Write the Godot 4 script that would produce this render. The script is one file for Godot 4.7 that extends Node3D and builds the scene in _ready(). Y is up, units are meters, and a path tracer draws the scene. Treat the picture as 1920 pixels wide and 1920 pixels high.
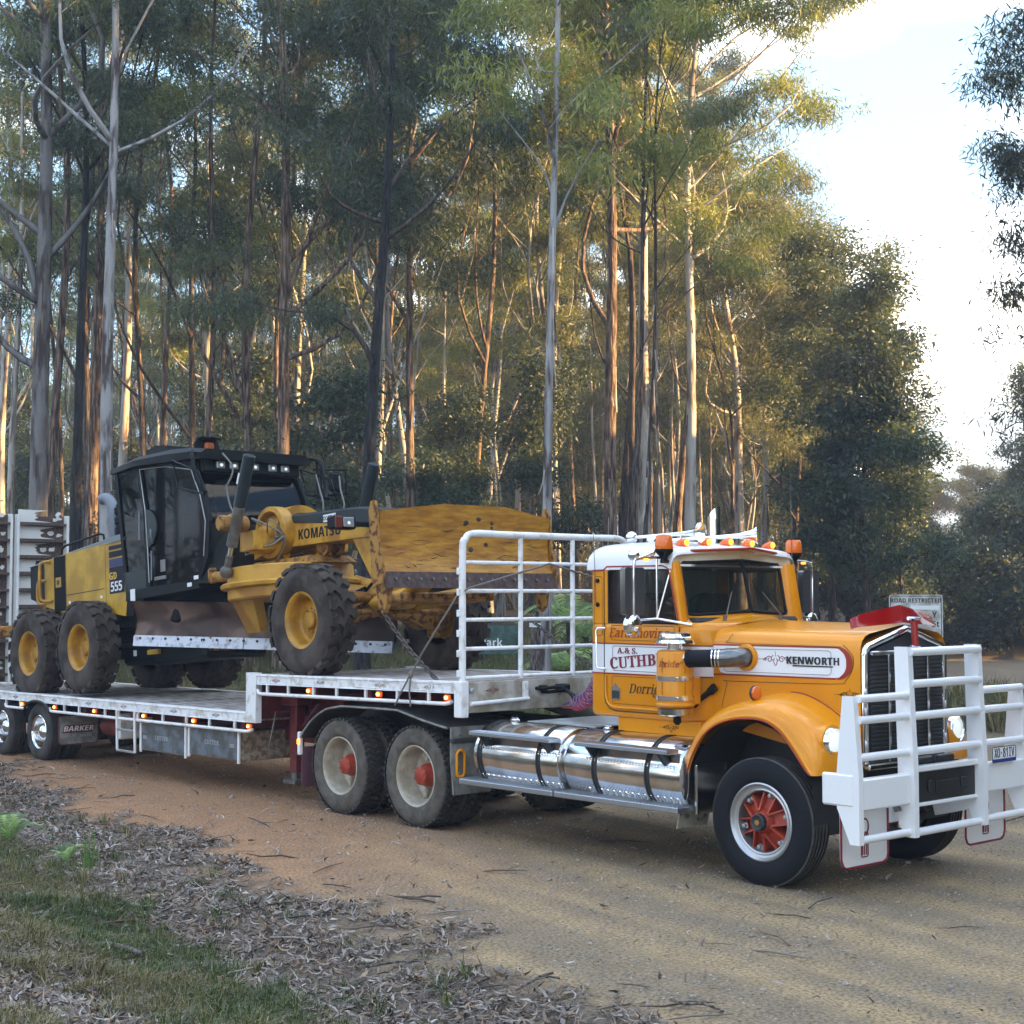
extends Node3D

# A yellow bonneted prime mover with a drop-deck trailer that carries a motor grader, on a gravel
# forest road. The three machines share one frame: x forward along the truck, y up, z to the near side.
const TRUCK_TURN := -0.8360         # turn of the vehicles about the vertical, in radians
const TRUCK_AT := Vector3(2.8524, 0, -13.5271)
var M := {}
var taken := {}
var rng := RandomNumberGenerator.new()
var shift := Vector3.ZERO           # added to the place of each direct part of the thing being built

func _ready() -> void:
	sky_and_camera()
	materials()
	build_ground()
	build_forest()
	build_truck()
	build_trailer()
	build_grader()
	build_tie_downs()
	build_small_things()
	build_cover()

class Mb:
	# collects triangles (clockwise seen from outside) and commits them as one mesh
	var st := SurfaceTool.new()
	var g := 1
	func _init() -> void:
		st.begin(Mesh.PRIMITIVE_TRIANGLES)
		st.set_smooth_group(-1)
	func flat() -> void:
		st.set_smooth_group(-1)
	func smooth() -> void:
		g += 1
		st.set_smooth_group(g)
	func tri(a: Vector3, b: Vector3, c: Vector3) -> void:
		st.add_vertex(a); st.add_vertex(b); st.add_vertex(c)
	func quad(a: Vector3, b: Vector3, c: Vector3, d: Vector3) -> void:
		tri(a, b, c); tri(a, c, d)
	func hexa(p: Array) -> void:
		# p: 4 bottom corners then 4 top corners, counter-clockwise seen from above
		flat()
		quad(p[0], p[1], p[2], p[3]); quad(p[7], p[6], p[5], p[4])
		for i in 4:
			var j := (i + 1) % 4
			quad(p[i], p[i + 4], p[j + 4], p[j])
	func bx(c: Vector3, s: Vector3, bev := 0.0, bs := Basis.IDENTITY) -> void:
		var h := s * 0.5
		flat()
		if bev <= 0.0:
			var p := []
			for y in [-1, 1]:
				for q in [[-1, 1], [1, 1], [1, -1], [-1, -1]]:
					p.append(c + bs * Vector3(q[0] * h.x, y * h.y, q[1] * h.z))
			hexa(p)
			return
		var b := minf(bev, minf(h.x, minf(h.y, h.z)) * 0.9)
		var P := func(sx: float, sy: float, sz: float, ax: int) -> Vector3:
			var v := Vector3(sx * (h.x - b), sy * (h.y - b), sz * (h.z - b))
			v[ax] += [sx, sy, sz][ax] * b
			return c + bs * v
		for ax in 3:
			var u := (ax + 1) % 3
			var w := (ax + 2) % 3
			for s1 in [-1.0, 1.0]:
				var cs := []
				for q in [[-1, -1], [1, -1], [1, 1], [-1, 1]]:
					var sg := Vector3.ZERO
					sg[ax] = s1; sg[u] = q[0]; sg[w] = q[1]
					cs.append(P.call(sg.x, sg.y, sg.z, ax))
				if s1 > 0: quad(cs[3], cs[2], cs[1], cs[0])
				else: quad(cs[0], cs[1], cs[2], cs[3])
			# the edge strips that run along ax
			for q in [[-1.0, -1.0], [1.0, -1.0], [1.0, 1.0], [-1.0, 1.0]]:
				var e := []
				for t in [-1.0, 1.0]:
					var sg := Vector3.ZERO
					sg[ax] = t; sg[u] = q[0]; sg[w] = q[1]
					e.append(P.call(sg.x, sg.y, sg.z, u)); e.append(P.call(sg.x, sg.y, sg.z, w))
				if q[0] * q[1] > 0: quad(e[1], e[3], e[2], e[0])
				else: quad(e[0], e[2], e[3], e[1])
		for sx in [-1.0, 1.0]:
			for sy in [-1.0, 1.0]:
				for sz in [-1.0, 1.0]:
					var a: Vector3 = P.call(sx, sy, sz, 0)
					var d: Vector3 = P.call(sx, sy, sz, 1)
					var f: Vector3 = P.call(sx, sy, sz, 2)
					if sx * sy * sz > 0: tri(a, f, d)
					else: tri(a, d, f)
	func ring(o: Vector3, u: Vector3, w: Vector3, r: float, n: int, ph := 0.0) -> Array:
		var a := []
		for i in n:
			var t := TAU * i / n + ph
			a.append(o + (u * cos(t) + w * sin(t)) * r)
		return a
	func skin(rings: Array, closed := true, caps := true, breaks := []) -> void:
		# joins rings of equal length; the columns in breaks start a new smooth group
		var n: int = rings[0].size()
		var cols := n if closed else n - 1
		var groups := []
		smooth()
		for j in cols:
			if j in breaks: smooth()
			groups.append(g)
		for i in rings.size() - 1:
			var a: Array = rings[i]
			var b: Array = rings[i + 1]
			for j in cols:
				st.set_smooth_group(groups[j])
				var k := (j + 1) % n
				quad(a[j], a[k], b[k], b[j])
		if caps:
			flat()
			for e in 2:
				var r: Array = rings[0] if e == 0 else rings[-1]
				var m := Vector3.ZERO
				for v in r: m += v
				m /= n
				for j in n:
					var k := (j + 1) % n
					if e == 0: tri(m, r[k], r[j])
					else: tri(m, r[j], r[k])
	func tube(path: Array, rad, n := 8, caps := true, loop := false) -> void:
		var rings := []
		var m := path.size()
		var u := Vector3.ZERO
		for i in m:
			var a: Vector3 = path[(i - 1 + m) % m] if loop or i > 0 else path[i]
			var b: Vector3 = path[(i + 1) % m] if loop or i < m - 1 else path[i]
			var d := (b - a).normalized()
			if u == Vector3.ZERO:
				u = d.cross(Vector3.UP if absf(d.y) < 0.9 else Vector3.RIGHT).normalized()
			u = (u - d * u.dot(d)).normalized()
			var r: float = rad[i] if rad is Array else rad
			# keep the width of the tube through a bend
			rings.append(ring(path[i], d.cross(u), u, r, n))
		if loop: rings.append(rings[0])
		skin(rings, true, caps and not loop)
	func rod(a: Vector3, b: Vector3, r: float, n := 8) -> void:
		tube([a, b], r, n)
	func lathe(o: Vector3, ax: Vector3, prof: Array, n := 32, ph := 0.0) -> void:
		# prof: [radius, height along ax] pairs; a bend sharper than 35 degrees stays an edge
		var w := ax.normalized()
		var u := w.cross(Vector3.UP if absf(w.y) < 0.9 else Vector3.RIGHT).normalized()
		var v := w.cross(u)
		var last := Vector2.ZERO
		smooth()
		for i in prof.size() - 1:
			var d := Vector2(prof[i + 1][0] - prof[i][0], prof[i + 1][1] - prof[i][1])
			if d.length() < 1e-6: continue
			d = d.normalized()
			if i > 0 and d.dot(last) < 0.82: smooth()
			last = d
			for j in n:
				var t0 := TAU * j / n + ph
				var t1 := TAU * (j + 1) / n + ph
				var e0 := u * cos(t0) + v * sin(t0)
				var e1 := u * cos(t1) + v * sin(t1)
				var a: Vector3 = o + e0 * prof[i][0] + w * prof[i][1]
				var b: Vector3 = o + e1 * prof[i][0] + w * prof[i][1]
				var c: Vector3 = o + e1 * prof[i + 1][0] + w * prof[i + 1][1]
				var dd: Vector3 = o + e0 * prof[i + 1][0] + w * prof[i + 1][1]
				if prof[i][0] > 1e-6: tri(a, dd, b)
				if prof[i + 1][0] > 1e-6: tri(b, dd, c)
	func cyl(a: Vector3, b: Vector3, r: float, n := 16, bev := 0.0) -> void:
		var h := a.distance_to(b)
		if bev <= 0: lathe(a, b - a, [[0, 0], [r, 0], [r, h], [0, h]], n)
		else: lathe(a, b - a, [[0, 0], [r - bev, 0], [r, bev], [r, h - bev], [r - bev, h], [0, h]], n)
	func ball(c: Vector3, r: Vector3, n := 16, m := 8) -> void:
		smooth()
		var rows := []
		for i in m + 1:
			var t := PI * i / m
			var row := []
			for j in n:
				var f := TAU * j / n
				row.append(c + Vector3(sin(t) * cos(f) * r.x, cos(t) * r.y, sin(t) * sin(f) * r.z))
			rows.append(row)
		for i in m:
			for j in n:
				var k := (j + 1) % n
				if i > 0: tri(rows[i][j], rows[i][k], rows[i + 1][j])
				if i < m - 1: tri(rows[i][k], rows[i + 1][k], rows[i + 1][j])
	func prism(poly: Array, z0: float, z1: float, xf := Transform3D.IDENTITY, round_sides := false) -> void:
		# a flat outline (x, y) given depth from z0 to z1
		var pts := PackedVector2Array()
		for q in poly: pts.append(Vector2(q[0], q[1]))
		if Geometry2D.is_polygon_clockwise(pts): pts.reverse()
		var ids := Geometry2D.triangulate_polygon(pts)
		flat()
		for i in range(0, ids.size(), 3):
			var q := []
			for k in 3: q.append(pts[ids[i + k]])
			if (q[1] - q[0]).cross(q[2] - q[0]) > 0: q.reverse()
			tri(xf * Vector3(q[0].x, q[0].y, z1), xf * Vector3(q[1].x, q[1].y, z1), xf * Vector3(q[2].x, q[2].y, z1))
			tri(xf * Vector3(q[2].x, q[2].y, z0), xf * Vector3(q[1].x, q[1].y, z0), xf * Vector3(q[0].x, q[0].y, z0))
		if round_sides: smooth()
		var n := pts.size()
		for i in n:
			var a := pts[i]
			var b := pts[(i + 1) % n]
			quad(xf * Vector3(a.x, a.y, z1), xf * Vector3(b.x, b.y, z1), xf * Vector3(b.x, b.y, z0), xf * Vector3(a.x, a.y, z0))
	func done() -> ArrayMesh:
		st.generate_normals()
		st.index()
		return st.commit()

func lin(r: float, g: float, b: float, a := 1.0) -> Color:
	var c := Color(r, g, b).linear_to_srgb()
	c.a = a
	return c

func numbered(called: String) -> String:
	var k: int = taken.get(called, 0)
	taken[called] = k + 1
	return called if k == 0 else "%s_%03d" % [called, k]

func tag(o: Node3D, label: String, category: String, group := "") -> void:
	o.set_meta("label", label)
	o.set_meta("category", category)
	if group != "": o.set_meta("group", group)

func thing(called: String, label: String, category: String, at := Vector3.ZERO, turn := 0.0, group := "") -> Node3D:
	var o := Node3D.new()
	o.name = numbered(called)
	add_child(o)
	o.position = at
	o.rotation.y = turn
	tag(o, label, category, group)
	shift = Vector3.ZERO
	return o

func put(called: String, mesh, m: Material, parent: Node3D = null, label := "") -> MeshInstance3D:
	var o := MeshInstance3D.new()
	o.mesh = mesh.done() if mesh is Mb else mesh
	o.material_override = null
	for i in o.mesh.get_surface_count(): o.mesh.surface_set_material(i, m)
	if label != "": o.set_meta("label", label)
	if parent == null:
		o.name = numbered(called)
		add_child(o)
	else:
		o.name = called
		parent.add_child(o, true)
		if parent.get_parent() == self: o.position = shift
	return o

func node_part(called: String, parent: Node3D, at := Vector3.ZERO) -> Node3D:
	var o := Node3D.new()
	o.name = called
	parent.add_child(o, true)
	o.position = at + shift
	return o

func again(o: Node3D, at: Vector3, turn := 0.0) -> Node3D:
	# a copy of a part with its sub-parts
	var c: Node3D = o.duplicate()
	var bare := String(o.name).rstrip("0123456789")
	c.name = bare
	o.get_parent().add_child(c, true)
	c.position = at + shift
	c.rotation.y = turn
	return c

func letters(called: String, s: String, tall: float, m: Material, parent: Node3D, xf: Transform3D, font := "Droid Sans", bold := false, thick := 0.003, wide := 1.0) -> MeshInstance3D:
	var f := SystemFont.new()
	f.font_names = PackedStringArray([font])
	if bold: f.font_weight = 700
	var t := TextMesh.new()
	t.text = s
	t.font = f
	t.font_size = 64
	t.pixel_size = tall / 46.0
	t.depth = thick
	t.material = m
	var o := MeshInstance3D.new()
	o.mesh = t
	o.name = called
	parent.add_child(o, true)
	xf.basis = xf.basis * Basis.from_scale(Vector3(wide, 1, 1))
	if parent.get_parent() == self: xf.origin += shift
	o.transform = xf
	return o

func noise_tex(freq: float, lo: Color, hi: Color, opt := {}) -> NoiseTexture2D:
	var n := FastNoiseLite.new()
	n.seed = opt.get("seed", 3)
	n.noise_type = opt.get("type", FastNoiseLite.TYPE_SIMPLEX_SMOOTH)
	n.frequency = freq
	n.fractal_octaves = opt.get("oct", 4)
	n.fractal_gain = opt.get("gain", 0.55)
	var t := NoiseTexture2D.new()
	t.width = opt.get("size", 256)
	t.height = t.width
	t.seamless = true
	t.noise = n
	if opt.get("normal", 0.0) > 0:
		t.as_normal_map = true
		t.bump_strength = opt.normal
		return t
	var gr := Gradient.new()
	var a: float = opt.get("from", 0.3)
	var b: float = opt.get("to", 0.7)
	gr.set_offset(0, a); gr.set_color(0, lo)
	gr.set_offset(1, b); gr.set_color(1, hi)
	if opt.has("mid"): gr.add_point((a + b) * 0.5, opt.mid)
	t.color_ramp = gr
	return t

func mat(called: String, c: Color, rough := 0.6, metal := 0.0, opt := {}) -> StandardMaterial3D:
	var m := StandardMaterial3D.new()
	m.resource_name = called
	m.albedo_color = c
	m.roughness = rough
	m.metallic = metal
	m.cull_mode = BaseMaterial3D.CULL_DISABLED
	if opt.has("tex"):
		m.albedo_texture = opt.tex
		m.uv1_triplanar = true
		m.uv1_world_triplanar = opt.get("world", false)
		var s = opt.get("scale", 1.0)
		m.uv1_scale = s if s is Vector3 else Vector3.ONE * s
	if opt.has("norm"):
		m.normal_enabled = true
		m.normal_texture = opt.norm
		m.normal_scale = opt.get("nscale", 1.0)
		m.uv1_triplanar = true
		m.uv1_world_triplanar = opt.get("world", false)
		var s = opt.get("scale", 1.0)
		m.uv1_scale = s if s is Vector3 else Vector3.ONE * s
	if opt.has("spec"): m.metallic_specular = opt.spec
	if opt.has("coat"):
		m.clearcoat_enabled = true
		m.clearcoat = opt.coat
		m.clearcoat_roughness = 0.06
	if opt.has("glow"):
		m.emission_enabled = true
		m.emission = opt.glow
		m.emission_energy_multiplier = opt.get("power", 1.0)
	if opt.has("alpha"):
		m.transparency = BaseMaterial3D.TRANSPARENCY_ALPHA
		m.albedo_color.a = opt.alpha
	if opt.has("back"):
		m.backlight_enabled = true
		m.backlight = opt.back
	if opt.get("vc", false):
		m.vertex_color_use_as_albedo = true
	M[called] = m
	return m

func materials() -> void:
	var W := Color.WHITE
	var dirt := noise_tex(0.012, Color(0.78, 0.75, 0.69), W, {"oct": 5, "seed": 11})
	var wear := noise_tex(0.02, Color(0.55, 0.46, 0.36), W, {"oct": 6, "seed": 12, "from": 0.20, "to": 0.40})
	var dust := noise_tex(0.01, Color(1, 1, 1), Color(0.55, 0.5, 0.46), {"oct": 5, "seed": 13})
	var speck := noise_tex(0.05, Color(0.68, 0.66, 0.64), W, {"oct": 3, "seed": 14})
	mat("paint", lin(0.72, 0.265, 0.002), 0.30, 0.0, {"coat": 0.4, "spec": 0.35, "tex": noise_tex(0.006, Color(0.95, 0.94, 0.92), W, {"seed": 15}), "scale": 0.6})
	mat("paint_white", lin(0.78, 0.79, 0.80), 0.3, 0.0, {"coat": 0.6})
	mat("red_line", lin(0.30, 0.022, 0.012), 0.35)
	mat("maroon", lin(0.20, 0.008, 0.022), 0.4)
	mat("pin_black", lin(0.012, 0.012, 0.014), 0.4)
	mat("mirror_back", lin(0.16, 0.165, 0.17), 0.18, 0.7)
	mat("chrome", lin(0.86, 0.87, 0.89), 0.06, 1.0)
	mat("polished", lin(0.80, 0.81, 0.83), 0.14, 1.0, {"tex": noise_tex(0.008, Color(0.86, 0.85, 0.83), W, {"seed": 16}), "scale": 0.8})
	mat("tread_plate", lin(0.40, 0.42, 0.45), 0.36, 0.9)
	mat("zinc", lin(0.36, 0.40, 0.44), 0.5, 0.35, {"tex": dirt, "scale": 0.7})
	mat("rubber", lin(0.050, 0.047, 0.045), 0.82, 0.0, {"tex": dust, "scale": 1.1})
	mat("rubber_black", lin(0.008, 0.009, 0.012), 0.7, 0.0, {"spec": 0.3})
	mat("tread_worn", lin(0.085, 0.08, 0.074), 0.85, 0.0, {"tex": dirt, "scale": 2.0})
	mat("rubber_dusty", lin(0.105, 0.095, 0.08), 0.88, 0.0, {"tex": dirt, "scale": 1.6})
	mat("grader_rubber", lin(0.062, 0.047, 0.038), 0.88, 0.0, {"tex": dust, "scale": 0.9})
	mat("chassis", lin(0.016, 0.017, 0.019), 0.55, 0.0, {"tex": dirt, "scale": 1.0})
	mat("rim_cream", lin(0.52, 0.49, 0.42), 0.5, 0.0, {"tex": dirt, "scale": 1.4})
	mat("rim_silver", lin(0.42, 0.43, 0.44), 0.36, 0.75)
	mat("hub_red", lin(0.44, 0.052, 0.022), 0.5, 0.0, {"tex": dirt, "scale": 2.2})
	mat("dark_hub", lin(0.03, 0.032, 0.036), 0.45, 0.3)
	mat("guard", lin(0.05, 0.052, 0.055), 0.6, 0.0, {"tex": dirt, "scale": 1.0})
	mat("guard_grey", lin(0.21, 0.215, 0.205), 0.65, 0.0, {"tex": dirt, "scale": 1.3})
	mat("flap_dirty", lin(0.40, 0.385, 0.33), 0.7, 0.0, {"tex": wear, "scale": 1.2})
	mat("glass", Color(0.10, 0.14, 0.13), 0.02, 0.0, {"alpha": 0.34, "spec": 0.4})
	mat("glass_dark", Color(0.015, 0.015, 0.03), 0.03, 0.0, {"alpha": 0.78, "spec": 0.3})
	mat("mirror_glass", lin(0.6, 0.63, 0.66), 0.03, 1.0)
	mat("amber", lin(0.85, 0.19, 0.012), 0.15, 0.0, {"coat": 0.8, "back": lin(0.5, 0.12, 0.0)})
	mat("amber_lit", lin(0.9, 0.25, 0.02), 0.2, 0.0, {"glow": lin(1.0, 0.28, 0.03), "power": 0.55})
	mat("amber_hot", lin(1.0, 0.5, 0.08), 0.2, 0.0, {"glow": lin(1.0, 0.42, 0.06), "power": 2.0})
	mat("lamp_lens", lin(0.5, 0.54, 0.52), 0.08, 0.0, {"coat": 1.0, "glow": lin(0.92, 1.0, 0.97), "power": 0.10})
	mat("lamp_clear", lin(0.30, 0.33, 0.35), 0.12, 0.3, {"coat": 1.0})
	mat("red_acrylic", Color(0.62, 0.0, 0.03), 0.05, 0.0, {"alpha": 0.8})
	mat("leather", lin(0.07, 0.012, 0.02), 0.7)
	mat("curtain", lin(0.42, 0.36, 0.25), 0.85)
	mat("dark_inside", lin(0.02, 0.022, 0.024), 0.8)
	mat("cream", lin(0.62, 0.56, 0.43), 0.45)
	# the trailer
	mat("trailer_white", lin(0.76, 0.765, 0.77), 0.45, 0.0, {"tex": noise_tex(0.018, Color(0.84, 0.82, 0.78), W, {"oct": 6, "seed": 21, "from": 0.15, "to": 0.42}), "scale": 0.9})
	mat("trailer_cream", lin(0.46, 0.44, 0.39), 0.6, 0.0, {"tex": dirt, "scale": 0.9})
	mat("deck_timber", lin(0.46, 0.43, 0.40), 0.85, 0.0, {"tex": noise_tex(0.02, Color(0.55, 0.52, 0.5), W, {"seed": 22, "oct": 5}), "scale": Vector3(0.35, 1.5, 3.0)})
	mat("trailer_red", lin(0.15, 0.014, 0.018), 0.5, 0.0, {"tex": dirt, "scale": 1.0})
	mat("box_grey", lin(0.17, 0.20, 0.235), 0.42, 0.35, {"tex": dirt, "scale": 1.2})
	mat("box_rusty", lin(0.36, 0.29, 0.21), 0.8, 0.0, {"tex": speck, "scale": 0.8})
	mat("flap_grey", lin(0.24, 0.25, 0.255), 0.6, 0.0, {"tex": dirt, "scale": 1.2})
	mat("box_print", lin(0.28, 0.31, 0.34), 0.6)
	mat("ramp_paint", lin(0.60, 0.61, 0.60), 0.6, 0.0)
	mat("ramp_rust", lin(0.10, 0.068, 0.055), 0.85, 0.0, {"tex": speck, "scale": 1.5})
	# the grader
	mat("grader_yellow", lin(0.50, 0.265, 0.022), 0.5, 0.0, {"tex": noise_tex(0.012, Color(0.80, 0.74, 0.66), W, {"oct": 5, "seed": 31, "from": 0.2, "to": 0.55}), "scale": 0.7})
	mat("grader_panel", lin(0.49, 0.29, 0.025), 0.45, 0.0, {"tex": noise_tex(0.01, Color(0.86, 0.84, 0.8), W, {"seed": 32}), "scale": 0.6})
	mat("grader_rim", lin(0.52, 0.265, 0.018), 0.48, 0.0, {"tex": dirt, "scale": 1.2})
	mat("blade_yellow", lin(0.47, 0.235, 0.022), 0.55, 0.0, {"tex": noise_tex(0.014, Color(0.70, 0.60, 0.50), W, {"oct": 7, "gain": 0.66, "seed": 33, "from": 0.10, "to": 0.70, "size": 512}), "scale": Vector3(0.9, 1.5, 0.30)})
	mat("blade_rust", lin(0.085, 0.05, 0.045), 0.7, 0.1, {"tex": speck, "scale": 0.8})
	mat("mold_steel", lin(0.165, 0.105, 0.08), 0.55, 0.25, {"tex": noise_tex(0.008, Color(0.34, 0.22, 0.17), Color(1, 1, 1), {"oct": 4, "seed": 34, "from": 0.38, "to": 0.6}), "scale": Vector3(0.45, 0.5, 0.45)})
	mat("cutting_edge", lin(0.52, 0.55, 0.62), 0.42, 0.2, {"tex": noise_tex(0.02, Color(0.6, 0.55, 0.52), W, {"seed": 35, "from": 0.25, "to": 0.42}), "scale": 1.4})
	mat("rusty_yellow", lin(0.34, 0.17, 0.03), 0.75, 0.0, {"tex": noise_tex(0.02, Color(0.5, 0.36, 0.28), W, {"oct": 6, "seed": 36, "from": 0.28, "to": 0.55}), "scale": 1.6})
	mat("grader_dark", lin(0.0045, 0.007, 0.009), 0.5, 0.0, {"spec": 0.28})
	mat("grader_cover", lin(0.013, 0.022, 0.027), 0.35, 0.0, {"spec": 0.45})
	mat("decal_navy", lin(0.005, 0.008, 0.018), 0.5, 0.0, {"spec": 0.3})
	mat("decal_yellow", lin(0.62, 0.40, 0.05), 0.5)
	mat("decal_blue", lin(0.01, 0.02, 0.10), 0.4)
	mat("decal_white", lin(0.72, 0.73, 0.74), 0.5)
	mat("louver", lin(0.014, 0.016, 0.016), 0.6, 0.0, {"spec": 0.3})
	mat("steel", lin(0.17, 0.16, 0.15), 0.5, 0.4, {"tex": dirt, "scale": 2.0})
	mat("rod_bright", lin(0.75, 0.76, 0.78), 0.15, 1.0)
	mat("pipe_grey", lin(0.16, 0.18, 0.21), 0.55, 0.2)
	mat("chain_steel", lin(0.10, 0.085, 0.075), 0.6, 0.4)
	mat("rope", lin(0.16, 0.14, 0.12), 0.9)
	mat("hose_grey", lin(0.17, 0.17, 0.165), 0.6)
	mat("coil_purple", lin(0.10, 0.035, 0.16), 0.35)
	mat("coil_red", lin(0.34, 0.02, 0.035), 0.35)
	# signs
	mat("sign_white", lin(0.55, 0.57, 0.56), 0.5, 0.0, {"tex": dirt, "scale": 1.0})
	mat("sign_ink", lin(0.015, 0.016, 0.018), 0.5)
	mat("sign_green", lin(0.055, 0.115, 0.105), 0.65, 0.0, {"tex": dirt, "scale": 1.5})
	mat("plate_blue", lin(0.02, 0.035, 0.22), 0.4)
	mat("post_wood", lin(0.20, 0.165, 0.14), 0.9, 0.0, {"tex": noise_tex(0.03, Color(0.4, 0.36, 0.34), W, {"seed": 41}), "scale": Vector3(3, 0.5, 3)})

func bezier(pts: Array, n := 6) -> Array:
	# a smooth path through the points
	var out := []
	var m := pts.size()
	for i in m - 1:
		var p0: Vector3 = pts[maxi(i - 1, 0)]
		var p3: Vector3 = pts[mini(i + 2, m - 1)]
		for k in n:
			out.append((pts[i] as Vector3).cubic_interpolate(pts[i + 1], p0, p3, float(k) / n))
	out.append(pts[m - 1])
	return out

func curl(b: Mb, at: Vector3, r: float, turns: float, start: float, way: float, w: float, face: Basis) -> void:
	# one curl of painted scrollwork: a thin raised line that winds inwards
	var path := []
	var n := int(10 * turns) + 3
	for i in n:
		var t := float(i) / (n - 1)
		var a := start + way * TAU * turns * t
		var rr := r * (1.0 - 0.75 * t)
		path.append(at + face * Vector3(cos(a) * rr, sin(a) * rr, 0))
	b.tube(path, w, 4)

func scroll(called: String, parent: Node3D, at: Vector3, size: float, m: Material, face := Basis.IDENTITY, dense := true) -> MeshInstance3D:
	# painted scrollwork: mirrored curls, a fine tail and a needle
	var b := Mb.new()
	var w := size * 0.013
	for s in [-1.0, 1.0]:
		curl(b, at + face * Vector3(s * size * 0.24, 0, 0), size * 0.12, 1.3, PI * (0.5 - 0.5 * s), s, w, face)
		curl(b, at + face * Vector3(s * size * 0.08, size * 0.03, 0), size * 0.10, 0.8, PI * 0.5, -s, w, face)
		if dense:
			curl(b, at + face * Vector3(s * size * 0.40, size * 0.02, 0), size * 0.07, 0.9, PI, -s, w, face)
			b.tube([at + face * Vector3(s * size * 0.08, -size * 0.02, 0), at + face * Vector3(s * size * 0.04, -size * 0.16, 0), at + face * Vector3(0, -size * 0.2, 0)], w, 4)
	b.tube([at + face * Vector3(-size * 0.75, 0.0, 0), at + face * Vector3(-size * 0.36, size * 0.01, 0)], [w * 0.3, w], 4)
	b.tube([at + face * Vector3(0, size * 0.1, 0), at + face * Vector3(0, size * 0.28, 0)], [w, w * 0.3], 4)
	return put(called, b, m, parent)

# ---------------------------------------------------------------- camera, sky, sun
func sky_image() -> Image:
	var w := 2048
	var h := 1024
	var im := Image.create(w, h, false, Image.FORMAT_RGBF)
	var n := FastNoiseLite.new()
	n.seed = 5
	n.noise_type = FastNoiseLite.TYPE_SIMPLEX_SMOOTH
	n.frequency = 1.0
	n.fractal_octaves = 5
	n.fractal_gain = 0.5
	for j in h:
		var el := 90.0 - 180.0 * (j + 0.5) / h
		if el < -4.0:
			continue
		for i in w:
			var az := 360.0 * (i + 0.5) / w
			if az > 180.0: az -= 360.0
			var e := maxf(el, 0.0)
			# clear air: deep overhead, pale low down and towards the bright side
			var t := pow(1.0 - e / 90.0, 3.0)
			var bright := 0.5 + 0.5 * cos(deg_to_rad(az - 75.0))
			var c := Color(0.085, 0.165, 0.31).lerp(Color(0.125, 0.215, 0.29), t)
			c = c.lerp(Color(0.19, 0.25, 0.26), bright * t * 0.7)
			# soft heaped cloud
			var dir := Vector3(sin(deg_to_rad(az)) * cos(deg_to_rad(el)), sin(deg_to_rad(el)), cos(deg_to_rad(az)) * cos(deg_to_rad(el)))
			var f := n.get_noise_3d(dir.x * 3.2 + 3.0, dir.y * 7.0, dir.z * 3.2)
			var heap := smoothstep(0.0, 0.34, f + 0.10 * bright - 0.02) * (0.55 if absf(az - 5.0) < 20.0 and el < 24.0 else 1.0)
			# the tall bank of cloud over the road
			var dx := (az - 15.5) / 11.0
			var dy := (el - 8.3) / 5.0
			heap = maxf(heap, smoothstep(0.75, 0.25, dx * dx + dy * dy + f * 0.9 - 0.15))
			c = c.lerp(Color(0.66, 0.635, 0.60), clampf(heap, 0.0, 1.0) * 0.97)
			# flat grey undersides low over the road
			var g := n.get_noise_3d(dir.x * 2.0 + 9.0, dir.y * 22.0, dir.z * 2.0)
			var low := smoothstep(0.62, 0.25, absf(el - 6.1) / 2.6 + absf(az - 17.5) / 40.0 + g * 0.5)
			low = maxf(low, smoothstep(0.6, 0.3, absf(el - 3.2) / 1.2 + absf(az - 16.0) / 22.0 + g * 0.5))
			c = c.lerp(Color(0.155, 0.19, 0.215), low * 0.9)
			im.set_pixel(i, j, c)
	return im

func sky_and_camera() -> void:
	var cam := Camera3D.new()
	cam.fov = 36.645
	cam.near = 0.1
	cam.far = 2000.0
	cam.position = Vector3(0, 2.3696, 0)
	cam.rotation = Vector3(0.0545, 0, 0)
	add_child(cam)
	cam.make_current()
	var env := Environment.new()
	env.background_mode = Environment.BG_SKY
	env.tonemap_mode = Environment.TONE_MAPPER_LINEAR
	env.tonemap_exposure = 7.2
	var sky := Sky.new()
	var ps := PanoramaSkyMaterial.new()
	ps.panorama = ImageTexture.create_from_image(sky_image())
	sky.sky_material = ps
	env.sky = sky
	env.fog_enabled = true
	env.fog_density = 0.0010
	env.fog_light_color = Color(0.86, 0.90, 0.96)
	env.sdfgi_enabled = true
	env.ssao_enabled = true
	env.ssil_enabled = true
	var we := WorldEnvironment.new()
	we.environment = env
	add_child(we)
	# low sun from the right, a little behind the viewer
	var sun := DirectionalLight3D.new()
	sun.light_energy = 1.25
	sun.light_color = Color(1.0, 0.80, 0.52)
	sun.light_angular_distance = 0.5
	sun.shadow_enabled = true
	add_child(sun)
	var az := deg_to_rad(100.0)
	var el := deg_to_rad(11.0)
	var to := Vector3(sin(az) * cos(el), sin(el), -cos(az) * cos(el))
	sun.look_at_from_position(to * 50.0, Vector3.ZERO)

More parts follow.
